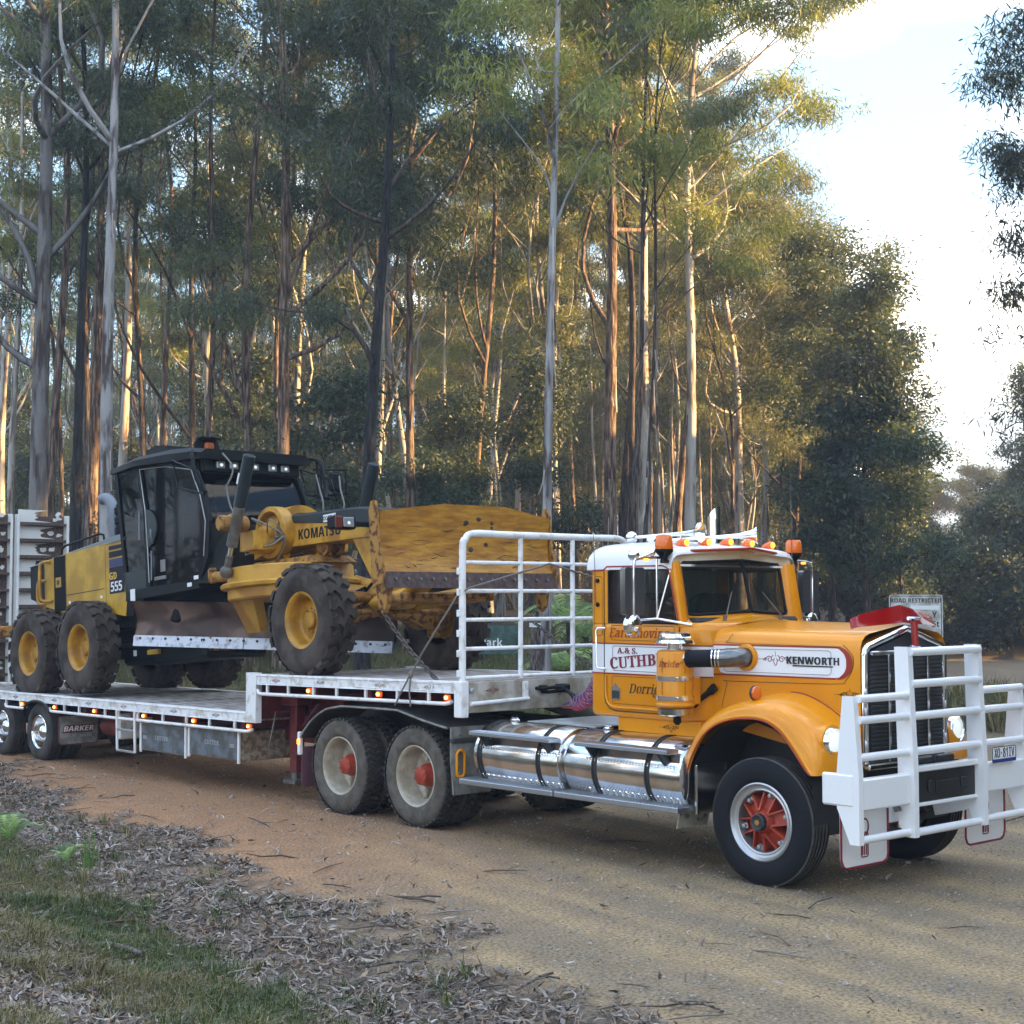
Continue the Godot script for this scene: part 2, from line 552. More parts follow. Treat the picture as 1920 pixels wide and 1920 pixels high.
# ---------------------------------------------------------------- wheels
func tyre(R: float, w: float, rr: float, grooves := [], n := 56) -> Mb:
	# a tyre about the z axis, its outer side towards +z
	var b := Mb.new()
	var h := w * 0.5
	var prof := [[rr, h * 0.66], [rr + 0.012, h * 0.80], [rr + (R - rr) * 0.22, h * 0.93], [rr + (R - rr) * 0.27, h * 0.965], [rr + (R - rr) * 0.52, h], [rr + (R - rr) * 0.72, h * 0.975], [R - 0.035, h * 0.90], [R - 0.008, h * 0.80]]
	var tread := [[R, h * 0.70]]
	for gx in grooves:
		tread += [[R + 0.001, gx + 0.008], [R - 0.012, gx + 0.005], [R - 0.012, gx - 0.005], [R + 0.001, gx - 0.008]]
	tread.append([R, -h * 0.70])
	var back := []
	for p in prof: back.push_front([p[0], -p[1]])
	b.lathe(Vector3.ZERO, Vector3.BACK, prof + tread + back, n)
	return b

func lug(b: Mb, R: float, deep: float, way: Array, half: float) -> void:
	# one tread bar: a raised strip along way ([z, angle] pairs), half an angle wide to each side
	var rings := []
	for q in way:
		var r := []
		for k in [[-1.0, R], [-0.86, R + deep], [0.86, R + deep], [1.0, R]]:
			var a: float = q[1] + k[0] * half
			r.append(Vector3(cos(a) * k[1], sin(a) * k[1], q[0]))
		rings.append(r)
	b.skin(rings, false, false, [0, 1, 2])
	b.flat()
	b.quad(rings[0][0], rings[0][1], rings[0][2], rings[0][3])
	b.quad(rings[-1][3], rings[-1][2], rings[-1][1], rings[-1][0])

func rim_nuts(b: Mb, count: int, r: float, z: float, s: float) -> void:
	for i in count:
		var a := TAU * (i + 0.5) / count
		var c := Vector3(cos(a) * r, sin(a) * r, z)
		b.lathe(c, Vector3.BACK, [[s, 0], [s, s], [s * 0.55, s * 1.5], [0, s * 1.7]], 6)

func steer_wheel(t: Node3D) -> Node3D:
	var w := node_part("front_wheel", t)
	put("tyre", tyre(0.522, 0.285, 0.300, [0.085, 0.044, 0.0, -0.044, -0.085], 72), M.rubber_black, w)
	var b := Mb.new()
	b.lathe(Vector3.ZERO, Vector3.BACK, [[0.506, 0.118], [0.5255, 0.106], [0.5245, 0.09]], 72)
	for gx in [0.064, 0.022, -0.022, -0.064]:
		b.lathe(Vector3.ZERO, Vector3.BACK, [[0.524, gx + 0.012], [0.5255, gx], [0.524, gx - 0.012]], 72)
	put("worn_tread", b, M.tread_worn, w)
	b = Mb.new()
	b.lathe(Vector3.ZERO, Vector3.BACK, [[0.318, 0.112], [0.322, 0.125], [0.310, 0.132], [0.300, 0.120], [0.290, 0.106], [0.272, 0.10], [0.262, 0.105], [0.252, 0.100], [0.248, 0.05], [0.243, -0.10], [0.30, -0.13]], 56)
	put("rim", b, M.rim_silver, w)
	b = Mb.new()
	b.lathe(Vector3(0, 0, -0.02), Vector3.BACK, [[0.10, -0.10], [0.115, 0.0], [0.105, 0.10], [0.075, 0.15], [0.0, 0.155]], 24)
	for i in 6:
		var bs := Basis(Vector3.BACK, TAU * i / 6 + 0.26)
		for s in [-1.0, 1.0]:
			# each spoke is a shallow web with a raised fin along both of its edges
			b.hexa([bs * Vector3(0.085, s * 0.052 - 0.010, -0.02), bs * Vector3(0.085, s * 0.052 + 0.010, -0.02), bs * Vector3(0.242, s * 0.062 + 0.007, -0.05), bs * Vector3(0.242, s * 0.062 - 0.007, -0.05),
				bs * Vector3(0.085, s * 0.044 - 0.009, 0.118), bs * Vector3(0.085, s * 0.044 + 0.009, 0.118), bs * Vector3(0.242, s * 0.062 + 0.006, 0.072), bs * Vector3(0.242, s * 0.062 - 0.006, 0.072)])
		b.hexa([bs * Vector3(0.08, -0.055, -0.03), bs * Vector3(0.08, 0.055, -0.03), bs * Vector3(0.236, 0.064, -0.04), bs * Vector3(0.236, -0.064, -0.04),
			bs * Vector3(0.08, -0.05, 0.075), bs * Vector3(0.08, 0.05, 0.075), bs * Vector3(0.236, 0.058, 0.012), bs * Vector3(0.236, -0.058, 0.012)])
	put("spider_hub", b, M.hub_red, w)
	b = Mb.new()
	b.lathe(Vector3.ZERO, Vector3.BACK, [[0.070, 0.10], [0.074, 0.125], [0.068, 0.165], [0.060, 0.172], [0.052, 0.168], [0.03, 0.166], [0.0, 0.166]], 20)
	put("hub_cap", b, M.dark_hub, w)
	b = Mb.new()
	b.cyl(Vector3(0, 0, 0.165), Vector3(0, 0, 0.172), 0.022, 12)
	put("hub_plug", b, M.rusty_yellow, w)
	for i in 6:
		var bs := Basis(Vector3.BACK, TAU * i / 6 + 0.26)
		b = Mb.new()
		b.bx(bs * Vector3(0.225, 0, 0.046), Vector3(0.05, 0.062, 0.03), 0.012, bs)
		b.lathe(bs * Vector3(0.222, 0, 0.055), Vector3.BACK, [[0.018, 0], [0.018, 0.026], [0, 0.03]], 6)
		put("wheel_clamp", b, M.rim_silver, w)
	return w

func drive_tyre(w: Node3D, z: float) -> void:
	var b := tyre(0.503, 0.272, 0.300, [], 56)
	var o := put("tyre", b, M.rubber_dusty, w)
	o.position.z = z
	b = Mb.new()
	for i in 46:
		for s in [-1.0, 1.0]:
			var a := TAU * (i + (0.5 if s > 0 else 0.0)) / 46
			lug(b, 0.4985, 0.0235, [[s * 0.006, a - 0.02], [s * 0.045, a + 0.028], [s * 0.066, a + 0.034], [s * 0.098, a - 0.012], [s * 0.122, a - 0.012]], 0.047)
	o = put("tread", b, M.rubber, w)
	o.position.z = z

func drive_wheel(t: Node3D) -> Node3D:
	var w := node_part("drive_wheel", t)
	drive_tyre(w, 0.0)
	drive_tyre(w, -0.32)
	var b := Mb.new()
	b.lathe(Vector3.ZERO, Vector3.BACK, [[0.312, 0.100], [0.318, 0.114], [0.309, 0.120], [0.296, 0.108], [0.288, 0.092], [0.284, 0.0], [0.272, -0.05], [0.262, -0.11], [0.235, -0.125], [0.22, -0.125], [0.0, -0.14]], 56)
	put("rim", b, M.rim_cream, w)
	b = Mb.new()
	b.lathe(Vector3.ZERO, Vector3.BACK, [[0.125, -0.13], [0.12, -0.03], [0.10, 0.0], [0.095, 0.045], [0.070, 0.058], [0.0, 0.06]], 24)
	rim_nuts(b, 8, 0.083, 0.045, 0.011)
	put("axle_hub", b, M.hub_red, w)
	for i in 5:
		var bs := Basis(Vector3.BACK, TAU * i / 5 + 0.6)
		b = Mb.new()
		b.bx(bs * Vector3(0.20, 0, -0.09), Vector3(0.11, 0.045, 0.05), 0.012, bs)
		put("wheel_clamp", b, M.rim_cream, w)
	return w

# ---------------------------------------------------------------- the truck
func plan_ring(y: float, grow: float) -> Array:
	# the outline of the cab seen from above
	var p := [[-0.78, 0.765], [-0.92, 0.83], [-1.03, 0.868], [-1.12, 0.88], [-1.6, 0.88], [-2.10, 0.88], [-2.165, 0.866], [-2.205, 0.828], [-2.215, 0.77], [-2.215, 0.3]]
	var out := []
	for q in p: out.append(Vector3(q[0] + (grow if q[0] > -1.5 else -grow), y, q[1] + grow))
	for i in range(p.size() - 1, -1, -1): out.append(Vector3(p[i][0] + (grow if p[i][0] > -1.5 else -grow), y, -p[i][1] - grow))
	return out

func hood_ring(x: float) -> Array:
	var t := clampf((x + 0.80) / 1.48, 0, 1)
	var w := lerpf(0.765, 0.622, pow(t, 0.8))
	var yb := lerpf(1.27, 0.99, t)
	var d := lerpf(0.012, -0.012, t)
	var p := [[w, yb], [w, 1.45], [w, 1.70], [w, 1.925 + d], [w - 0.008, 1.975 + d], [w - 0.032, 2.022 + d], [w - 0.072, 2.055 + d], [w - 0.125, 2.075 + d], [w * 0.55, 2.098 + d], [w * 0.25, 2.126 + d], [0.0, 2.146 + d]]
	var out := []
	for q in p: out.append(Vector3(x, q[1], q[0]))
	for i in range(p.size() - 2, -1, -1): out.append(Vector3(x, p[i][1], -p[i][0]))
	return out

func fender(t: Node3D, s: float) -> void:
	# stations along the arch: lip, crown, shoulder, join with the hood side
	var st := [
		[[-0.80, 0.69], [-0.86, 0.70], [-0.875, 0.71], [-0.88, 0.72]],
		[[-0.775, 0.84], [-0.835, 0.86], [-0.85, 0.87], [-0.85, 0.88]],
		[[-0.725, 0.98], [-0.785, 1.02], [-0.80, 1.04], [-0.80, 1.05]],
		[[-0.62, 1.155], [-0.675, 1.215], [-0.69, 1.245], [-0.70, 1.26]],
		[[-0.48, 1.27], [-0.52, 1.345], [-0.53, 1.385], [-0.535, 1.42]],
		[[-0.30, 1.335], [-0.32, 1.425], [-0.325, 1.47], [-0.33, 1.52]],
		[[-0.10, 1.36], [-0.10, 1.457], [-0.10, 1.51], [-0.10, 1.565]],
		[[0.08, 1.345], [0.11, 1.44], [0.12, 1.495], [0.13, 1.56]],
		[[0.22, 1.275], [0.29, 1.36], [0.32, 1.415], [0.35, 1.48]],
		[[0.33, 1.165], [0.43, 1.235], [0.48, 1.29], [0.53, 1.375]],
		[[0.42, 1.055], [0.53, 1.11], [0.575, 1.15], [0.63, 1.27]],
		[[0.49, 0.975], [0.565, 1.015], [0.605, 1.05], [0.655, 1.11]],
		[[0.53, 0.945], [0.575, 0.945], [0.615, 0.95], [0.665, 0.955]]]
	var zs := [1.125, 1.105, 0.99, 0.655]
	var rings := []
	for a in st:
		var pts := [Vector3(a[0][0], a[0][1], 1.10)]
		pts.append(Vector3(a[0][0], a[0][1], zs[0]))
		pts.append(Vector3(lerpf(a[0][0], a[1][0], 0.25), lerpf(a[0][1], a[1][1], 0.25), zs[0] + 0.004))
		pts.append(Vector3(lerpf(a[0][0], a[1][0], 0.34), lerpf(a[0][1], a[1][1], 0.34), zs[0] - 0.004))
		var keys := [Vector3(lerpf(a[0][0], a[1][0], 0.34), lerpf(a[0][1], a[1][1], 0.34), zs[0] - 0.004), Vector3(a[1][0], a[1][1], zs[1] - 0.015), Vector3(a[2][0], a[2][1], zs[2]), Vector3(a[3][0], a[3][1], zs[3] - 0.03)]
		pts += bezier(keys, 5).slice(1)
		rings.append(pts)
	# finer along the arch
	var fine := []
	for i in rings.size() - 1:
		for k in 4:
			var row := []
			for j in rings[0].size():
				var v: Vector3 = rings[i][j].cubic_interpolate(rings[i + 1][j], rings[maxi(i - 1, 0)][j], rings[mini(i + 2, rings.size() - 1)][j], k / 4.0)
				row.append(Vector3(v.x, v.y, v.z * s))
			fine.append(row)
	var tail := []
	for v in rings[-1]: tail.append(Vector3(v.x, v.y, v.z * s))
	fine.append(tail)
	if s < 0: fine.reverse()
	var b := Mb.new()
	b.skin(fine, false, false, [3])
	var f := put("fender", b, M.paint, t)
	# red coach line round the lip, pinstripe along the crown
	b = Mb.new()
	var lip := []
	var crown := []
	for r in fine:
		lip.append(r[1] + Vector3(0, 0, s * 0.004))
		crown.append(r[17].lerp(r[18], 0.1) + Vector3(0, 0.004, 0))
	b.tube(lip, 0.007, 6)
	put("lip_line", b, M.red_line, f)
	b = Mb.new()
	b.tube(crown.slice(14, 46) if s > 0 else crown.slice(3, 35), 0.006, 5)
	put("coach_line", b, M.red_line, f)
	# dark sheet added inside the arch, standing in for its shade
	b = Mb.new()
	var arch := []
	for i in 13:
		var a := lerpf(-0.32, PI + 0.12, i / 12.0)
		arch.append([Vector3(-0.12 + cos(a) * 0.66, 0.66 + sin(a) * 0.68, s * 1.09), Vector3(-0.12 + cos(a) * 0.66, 0.66 + sin(a) * 0.68, s * 0.5)])
	b.skin(arch, false, false)
	put("dark_arch_fill", b, M.chassis, f)
	# headlight in the front face
	var h := node_part("headlight", t)
	b = Mb.new()
	b.lathe(Vector3(0.56, 1.203, s * 0.885), Vector3(1, -0.03, s * 0.06), [[0.125, -0.06], [0.122, 0.02], [0.113, 0.05], [0.105, 0.058], [0.097, 0.045], [0.094, 0.03]], 32)
	put("headlight_ring", b, M.chrome, h)
	b = Mb.new()
	b.lathe(Vector3(0.56, 1.203, s * 0.885), Vector3(1, -0.03, s * 0.06), [[0.096, 0.034], [0.08, 0.052], [0.05, 0.066], [0.0, 0.072]], 24)
	put("lens", b, M.lamp_lens, h)
	var bowl := Mb.new()
	bowl.lathe(Vector3(0.44, 1.203, s * 0.885), Vector3.RIGHT, [[0.0, -0.1], [0.11, -0.04], [0.145, 0.06], [0.135, 0.125], [0.118, 0.13]], 28)
	put("headlight_pod", bowl, M.paint, h)
	# amber indicator on the crown
	var ind := node_part("indicator_lamp", t)
	b = Mb.new()
	b.cyl(Vector3(-0.155, 1.565, s * 0.99), Vector3(-0.125, 1.565, s * 0.99), 0.062, 24, 0.01)
	b.rod(Vector3(-0.135, 1.43, s * 0.98), Vector3(-0.14, 1.52, s * 0.99), 0.016, 8)
	put("lamp_case", b, M.dark_hub, ind)
	b = Mb.new()
	b.lathe(Vector3(-0.125, 1.565, s * 0.99), Vector3.RIGHT, [[0.058, 0], [0.055, 0.02], [0.03, 0.032], [0, 0.035]], 24)
	put("lens", b, M.amber, ind)
	# mud flap behind the front wheel
	b = Mb.new()
	var fl := []
	for q in [[-0.80, 0.86], [-0.82, 0.70], [-0.86, 0.52], [-0.90, 0.37]]:
		fl.append([Vector3(q[0], q[1], s * 0.72), Vector3(q[0], q[1], s * 1.115), Vector3(q[0] - 0.012, q[1], s * 1.115), Vector3(q[0] - 0.012, q[1], s * 0.72)])
	b.skin(fl, true, true, [0, 1, 2, 3])
	put("mud_flap", b, M.flap_dirty, t)

func wedge(b: Mb, x0: float, x1: float, y0: float, y1: float, z0: float, z1: float) -> void:
	b.bx(Vector3((x0 + x1) / 2, (y0 + y1) / 2, (z0 + z1) / 2), Vector3(absf(x1 - x0), absf(y1 - y0), absf(z1 - z0)))

func round_rect(w: float, h: float, r: float, n := 5) -> Array:
	var out := []
	for c in [[1, 1, 0], [-1, 1, 1], [-1, -1, 2], [1, -1, 3]]:
		for i in n + 1:
			var a: float = (c[2] + float(i) / n) * PI / 2
			out.append([c[0] * (w / 2 - r) + cos(a) * r, c[1] * (h / 2 - r) + sin(a) * r])
	return out

func frame_line(b: Mb, c: Vector3, w: float, h: float, r: float, thick: float, face := Basis.IDENTITY) -> void:
	var path := []
	for q in round_rect(w, h, r): path.append(c + face * Vector3(q[0], q[1], 0))
	b.tube(path, thick, 4, false, true)

func build_truck() -> void:
	var t := thing("semi_truck", "old yellow bonneted semi truck with white bull bar and red spider front hub", "truck", TRUCK_AT, TRUCK_TURN)
	var b: Mb
	# --- chassis
	for s in [-1.0, 1.0]:
		b = Mb.new()
		b.bx(Vector3(-2.95, 0.95, s * 0.43), Vector3(7.0, 0.27, 0.085), 0.01)
		put("chassis_rail", b, M.chassis, t)
	b = Mb.new()
	for x in [-4.43, -5.75]:
		b.cyl(Vector3(x, 0.52, -0.7), Vector3(x, 0.52, 0.7), 0.085, 16)
		b.ball(Vector3(x, 0.55, 0), Vector3(0.24, 0.24, 0.22), 16, 10)
	b.bx(Vector3(-5.09, 0.72, 0.45), Vector3(1.6, 0.1, 0.12), 0.02)
	b.bx(Vector3(-5.09, 0.72, -0.45), Vector3(1.6, 0.1, 0.12), 0.02)
	put("rear_bogie", b, M.chassis, t)
	b = Mb.new()
	b.bx(Vector3(0, 0.43, 0), Vector3(0.14, 0.12, 1.6), 0.02)
	for s in [-1.0, 1.0]: b.bx(Vector3(-0.05, 0.58, s * 0.43), Vector3(1.3, 0.1, 0.09), 0.02)
	put("front_axle", b, M.chassis, t)
	b = Mb.new()
	b.bx(Vector3(-0.1, 1.15, 0), Vector3(1.35, 0.75, 0.95), 0.05)
	b.bx(Vector3(-1.4, 0.95, 0), Vector3(1.6, 0.5, 0.6), 0.05)
	put("engine", b, M.chassis, t)
	b = Mb.new()
	b.lathe(Vector3(-5.05, 1.09, 0), Vector3.UP, [[0.0, 0.0], [0.5, 0.0], [0.52, 0.03], [0.5, 0.07], [0.0, 0.07]], 32)
	b.bx(Vector3(-5.0, 1.05, 0), Vector3(1.0, 0.1, 0.85), 0.02)
	put("turntable", b, M.chassis, t)
	b = Mb.new()
	b.bx(Vector3(-2.75, 1.13, 0.15), Vector3(0.95, 0.012, 1.15), 0.003)
	put("deck_plate", b, M.zinc, t)
	# --- wheels
	var fw := steer_wheel(t)
	fw.position = Vector3(0, 0.522, 0.977)
	again(fw, Vector3(0, 0.522, -0.977), PI)
	var dw := drive_wheel(t)
	dw.position = Vector3(-4.43, 0.522, 1.07)
	again(dw, Vector3(-5.75, 0.522, 1.07))
	again(dw, Vector3(-4.43, 0.522, -1.07), PI)
	again(dw, Vector3(-5.75, 0.522, -1.07), PI)
	# --- cab body
	b = Mb.new()
	b.skin([plan_ring(1.262, -0.03), plan_ring(1.275, -0.006), plan_ring(1.30, 0.0), plan_ring(1.66, 0.0)], true, true)
	b.skin([plan_ring(1.935, 0.0), plan_ring(2.06, 0.0), plan_ring(2.115, -0.005), plan_ring(2.135, -0.03)], true, true)
	var cab := put("cab", b, M.paint, t)
	b = Mb.new()
	b.skin([plan_ring(1.66, 0.001), plan_ring(1.935, 0.001)], true, false)
	put("white_band", b, M.paint_white, cab)
	b = Mb.new()
	for y in [1.66, 1.935]:
		var ln := plan_ring(y, 0.002)
		b.tube(ln.slice(0, 9), 0.007, 4, false)
	put("band_edge_line", b, M.red_line, cab)
	# pillars and window header on both sides
	for s in [-1.0, 1.0]:
		b = Mb.new()
		b.prism([[-2.13, 2.12], [-1.95, 2.12], [-1.95, 2.60], [-1.93, 2.615], [-1.225, 2.615], [-1.20, 2.60], [-1.10, 2.16], [-1.08, 2.12], [-1.055, 2.12], [-1.165, 2.665], [-2.13, 2.665]], s * 0.842, s * 0.88)
		put("door_frame", b, M.paint, cab)
		b = Mb.new()
		var rp := []
		for y in [2.12, 2.62]:
			rp.append([Vector3(-2.13, y, s * 0.88), Vector3(-2.165, y, s * 0.866), Vector3(-2.205, y, s * 0.828), Vector3(-2.215, y, s * 0.77), Vector3(-2.215, y, s * 0.55)])
		if s < 0: rp.reverse()
		b.skin(rp, false, false)
		put("rear_corner", b, M.paint, cab)
		b = Mb.new()
		var ap := []
		for q in [[2.10, 0.0], [2.68, -0.112]]:
			ap.append([Vector3(-1.055 + q[1], q[0], s * 0.88), Vector3(-1.035 + q[1], q[0], s * 0.865), Vector3(-1.04 + q[1], q[0], s * 0.80), Vector3(-1.085 + q[1], q[0], s * 0.715), Vector3(-1.125 + q[1], q[0], s * 0.70), Vector3(-1.13 + q[1], q[0], s * 0.82)])
		if s < 0: ap.reverse()
		b.skin(ap, true, true)
		put("windscreen_pillar", b, M.paint, cab)
		b = Mb.new()
		b.tube([Vector3(-2.20, 2.612, s * 0.862), Vector3(-2.13, 2.612, s * 0.884), Vector3(-2.00, 2.614, s * 0.884), Vector3(-1.96, 2.645, s * 0.884), Vector3(-1.26, 2.645, s * 0.884), Vector3(-1.19, 2.615, s * 0.884), Vector3(-1.075, 2.13, s * 0.884)], 0.009, 5)
		put("roof_line", b, M.red_line, cab)
		b = Mb.new()
		b.prism([[-1.95, 2.125], [-1.95, 2.60], [-1.93, 2.613], [-1.225, 2.613], [-1.20, 2.60], [-1.095, 2.125]], s * 0.854, s * 0.858)
		put("side_window", b, M.glass, cab)
		b = Mb.new()
		b.tube([Vector3(-1.948, 2.13, s * 0.872), Vector3(-1.948, 2.60, s * 0.872), Vector3(-1.925, 2.614, s * 0.872), Vector3(-1.23, 2.614, s * 0.872), Vector3(-1.204, 2.60, s * 0.872), Vector3(-1.10, 2.13, s * 0.872)], 0.012, 5, false, true)
		put("window_seal", b, M.rubber_black, cab)
		# door seams, pinstriped panels, handle
		b = Mb.new()
		b.tube([Vector3(-2.0, 2.60, s * 0.8815), Vector3(-2.0, 1.46, s * 0.8815), Vector3(-1.985, 1.39, s * 0.8815), Vector3(-1.93, 1.335, s * 0.8815), Vector3(-1.85, 1.318, s * 0.8815), Vector3(-1.07, 1.318, s * 0.881), Vector3(-1.07, 2.10, s * 0.881)], 0.006, 4)
		put("door_seam", b, M.pin_black, cab)
		b = Mb.new()
		b.tube([Vector3(-1.975, 1.64, s * 0.888), Vector3(-1.975, 1.46, s * 0.888), Vector3(-1.955, 1.40, s * 0.888), Vector3(-1.91, 1.36, s * 0.888), Vector3(-1.85, 1.35, s * 0.888), Vector3(-1.09, 1.35, s * 0.886)], 0.013, 6)
		put("door_bead", b, M.paint, cab)
		b = Mb.new()
		frame_line(b, Vector3(-1.52, 2.035, s * 0.8815), 0.78, 0.135, 0.02, 0.0022)
		frame_line(b, Vector3(-1.50, 1.80, s * 0.884), 0.78, 0.225, 0.02, 0.0022)
		frame_line(b, Vector3(-1.50, 1.51, s * 0.8815), 0.80, 0.25, 0.02, 0.0022)
		frame_line(b, Vector3(-2.075, 2.28, s * 0.8815), 0.10, 0.55, 0.02, 0.0022)
		put("pinstripe", b, M.pin_black, cab)
		b = Mb.new()
		b.tube([Vector3(-1.985, 2.075, s * 0.885), Vector3(-2.04, 2.075, s * 0.925), Vector3(-2.055, 2.05, s * 0.93), Vector3(-2.055, 1.73, s * 0.93), Vector3(-2.04, 1.705, s * 0.925), Vector3(-1.98, 1.70, s * 0.885)], 0.011, 8)
		put("grab_handle", b, M.chrome, cab)
		b = Mb.new()
		b.prism([[-1.905, 1.42], [-1.79, 1.42], [-1.79, 1.53], [-1.80, 1.53], [-1.848, 1.575], [-1.895, 1.53], [-1.905, 1.53]], s * 0.882, s * 0.889)
		put("badge", b, M.chrome, cab)
		b = Mb.new()
		b.prism([[-1.895, 1.43], [-1.80, 1.43], [-1.80, 1.505], [-1.895, 1.505]], s * 0.889, s * 0.891)
		put("badge_face", b, M.dark_hub, cab)
		for y in [2.515, 2.293]:
			b = Mb.new()
			b.ball(Vector3(-2.08, y, s * 0.888), Vector3(0.022, 0.022, 0.02), 10, 6)
			put("aerial_mount", b, M.rubber_black, cab)
	b = Mb.new()
	b.tube([Vector3(-2.08, 2.29, 0.91), Vector3(-2.085, 2.515, 0.912), Vector3(-2.11, 3.15, 0.92)], [0.005, 0.004, 0.002], 5)
	put("aerial", b, M.steel, t)
	b = Mb.new()
	b.tube([Vector3(-1.15, 2.75, -0.84), Vector3(-1.17, 3.6, -0.85)], [0.005, 0.002], 5)
	put("aerial", b, M.steel, t)
	# --- roof
	b = Mb.new()
	var rr := []
	for q in [[-2.222, 0.30, 0.0], [-2.222, 0.62, -0.02], [-2.205, 0.80, 0.0], [-2.17, 0.90, 0.0], [-2.11, 0.965, 0.0], [-2.0, 1.0, 0.0], [-1.7, 1.0, 0.0], [-1.45, 0.93, 0.0], [-1.2, 0.80, 0.0], [-1.165, 0.76, 0.0], [-1.15, 0.55, 0.0]]:
		var row := []
		var prof := [[0.886, 0.0], [0.886, 0.09], [0.868, 0.16], [0.825, 0.212], [0.76, 0.238], [0.6, 0.256], [0.3, 0.272], [0.0, 0.278]]
		for v in prof: row.append(Vector3(q[0], 2.615 + v[1] * q[1], v[0] - (0.02 if q[1] < 0.5 else 0.0)))
		for i in range(prof.size() - 2, -1, -1): row.append(Vector3(q[0], 2.615 + prof[i][1] * q[1], -prof[i][0] + (0.02 if q[1] < 0.5 else 0.0)))
		rr.append(row)
	rr.reverse()
	b.skin(rr, false, false)
	b.bx(Vector3(-1.68, 2.65, 0), Vector3(1.0, 0.02, 1.66))
	var roof := put("roof", b, M.paint_white, t)
	b = Mb.new()
	for s in [-1.0, 1.0]:
		var v := [Vector3(-1.20, 2.80, 0), Vector3(-0.965, 2.80, 0), Vector3(-1.23, 2.762, s * 0.82), Vector3(-1.30, 2.775, s * 0.80)]
		var up := Vector3(0, 0.02, 0)
		var q := [v[0], v[1], v[2], v[3], v[0] + up, v[1] + up, v[2] + up, v[3] + up]
		if s < 0: q = [v[3], v[2], v[1], v[0], v[3] + up, v[2] + up, v[1] + up, v[0] + up]
		b.hexa(q)
	var visor := put("sun_visor", b, M.paint_white, t)
	b = Mb.new()
	b.tube([Vector3(-1.235, 2.772, 0.825), Vector3(-0.962, 2.81, 0), Vector3(-1.235, 2.772, -0.825)], 0.013, 6)
	put("visor_edge", b, M.red_line, visor)
	# header above and sill below the windscreen
	b = Mb.new()
	for s in [-1.0, 1.0]:
		var lo := [Vector3(-1.10, 2.675, 0), Vector3(-1.20, 2.665, s * 0.71), Vector3(-1.17, 2.66, s * 0.85)]
		var hi := [Vector3(-1.115, 2.795, 0), Vector3(-1.215, 2.77, s * 0.71), Vector3(-1.18, 2.765, s * 0.84)]
		var rows := [lo, hi] if s > 0 else [hi, lo]
		b.skin(rows, false, false)
	put("windscreen_header", b, M.cream, t)
	b = Mb.new()
	for s in [-1.0, 1.0]:
		var rows := [[Vector3(-0.78, 2.157, 0), Vector3(-0.78, 2.135, s * 0.30), Vector3(-0.78, 2.10, s * 0.62), Vector3(-0.78, 2.07, s * 0.69), Vector3(-0.78, 1.99, s * 0.757)],
			[Vector3(-0.90, 2.172, 0), Vector3(-0.93, 2.152, s * 0.34), Vector3(-0.96, 2.122, s * 0.68), Vector3(-0.97, 2.105, s * 0.75), Vector3(-0.97, 2.04, s * 0.84)],
			[Vector3(-0.965, 2.20, 0), Vector3(-1.03, 2.185, s * 0.34), Vector3(-1.09, 2.165, s * 0.69), Vector3(-1.07, 2.16, s * 0.80), Vector3(-1.05, 2.12, s * 0.865)],
			[Vector3(-0.985, 2.245, 0), Vector3(-1.055, 2.23, s * 0.34), Vector3(-1.12, 2.20, s * 0.70), Vector3(-1.10, 2.20, s * 0.80), Vector3(-1.085, 2.18, s * 0.85)]]
		if s > 0: rows.reverse()
		b.skin(rows, false, false)
	put("cowl", b, M.paint, t)
	for s in [-1.0, 1.0]:
		b = Mb.new()
		var c := [Vector3(-0.975, 2.235, 0.008 * s), Vector3(-1.118, 2.20, s * 0.70), Vector3(-1.205, 2.67, s * 0.70), Vector3(-1.092, 2.70, 0.008 * s)]
		var dn := Vector3(-0.006, 0, 0)
		b.flat()
		b.quad(c[0], c[1], c[2], c[3])
		b.quad(c[3] + dn, c[2] + dn, c[1] + dn, c[0] + dn)
		var ws := put("windscreen", b, M.glass, t)
		b = Mb.new()
		b.tube(bezier([c[0].lerp(c[1], 0.0), c[0].lerp(c[1], 0.86), c[1].lerp(c[2], 0.0) + Vector3(0, 0.03, 0), c[1].lerp(c[2], 0.14), c[1].lerp(c[2], 0.86), c[2].lerp(c[3], 0.03), c[2].lerp(c[3], 0.14), c[3]], 3), 0.016, 6, true)
		put("windscreen_seal", b, M.rubber_black, ws)
		b = Mb.new()
		b.rod(c[0] + Vector3(0.01, 0, 0), c[3] + Vector3(0.01, 0, 0), 0.013, 6)
		put("centre_strip", b, M.rubber_black, ws)
		# wiper
		b = Mb.new()
		var foot := Vector3(-0.955, 2.165, s * 0.40)
		b.cyl(foot + Vector3(0, -0.03, 0), foot + Vector3(0.01, 0.03, 0), 0.018, 10)
		b.tube([foot + Vector3(0.02, 0.02, 0), Vector3(-1.02, 2.41, s * 0.22)], [0.009, 0.006], 6)
		var arm := put("wiper", b, M.steel, t)
		b = Mb.new()
		b.tube([Vector3(-1.035, 2.32, s * 0.26), Vector3(-1.045, 2.52, s * 0.10)], 0.006, 5)
		put("wiper_blade", b, M.rubber_black, arm)
	# --- inside the cab
	b = Mb.new()
	b.bx(Vector3(-1.12, 2.13, 0), Vector3(0.25, 0.10, 1.5), 0.03)
	b.bx(Vector3(-1.65, 2.139, 0), Vector3(1.0, 0.006, 1.66))
	put("dashboard", b, M.dark_inside, t)
	for z in [-0.42, 0.42]:
		b = Mb.new()
		b.bx(Vector3(-1.78, 2.22, z), Vector3(0.16, 0.36, 0.46), 0.06)
		put("seat_back", b, M.leather, t)
	b = Mb.new()
	var wave := []
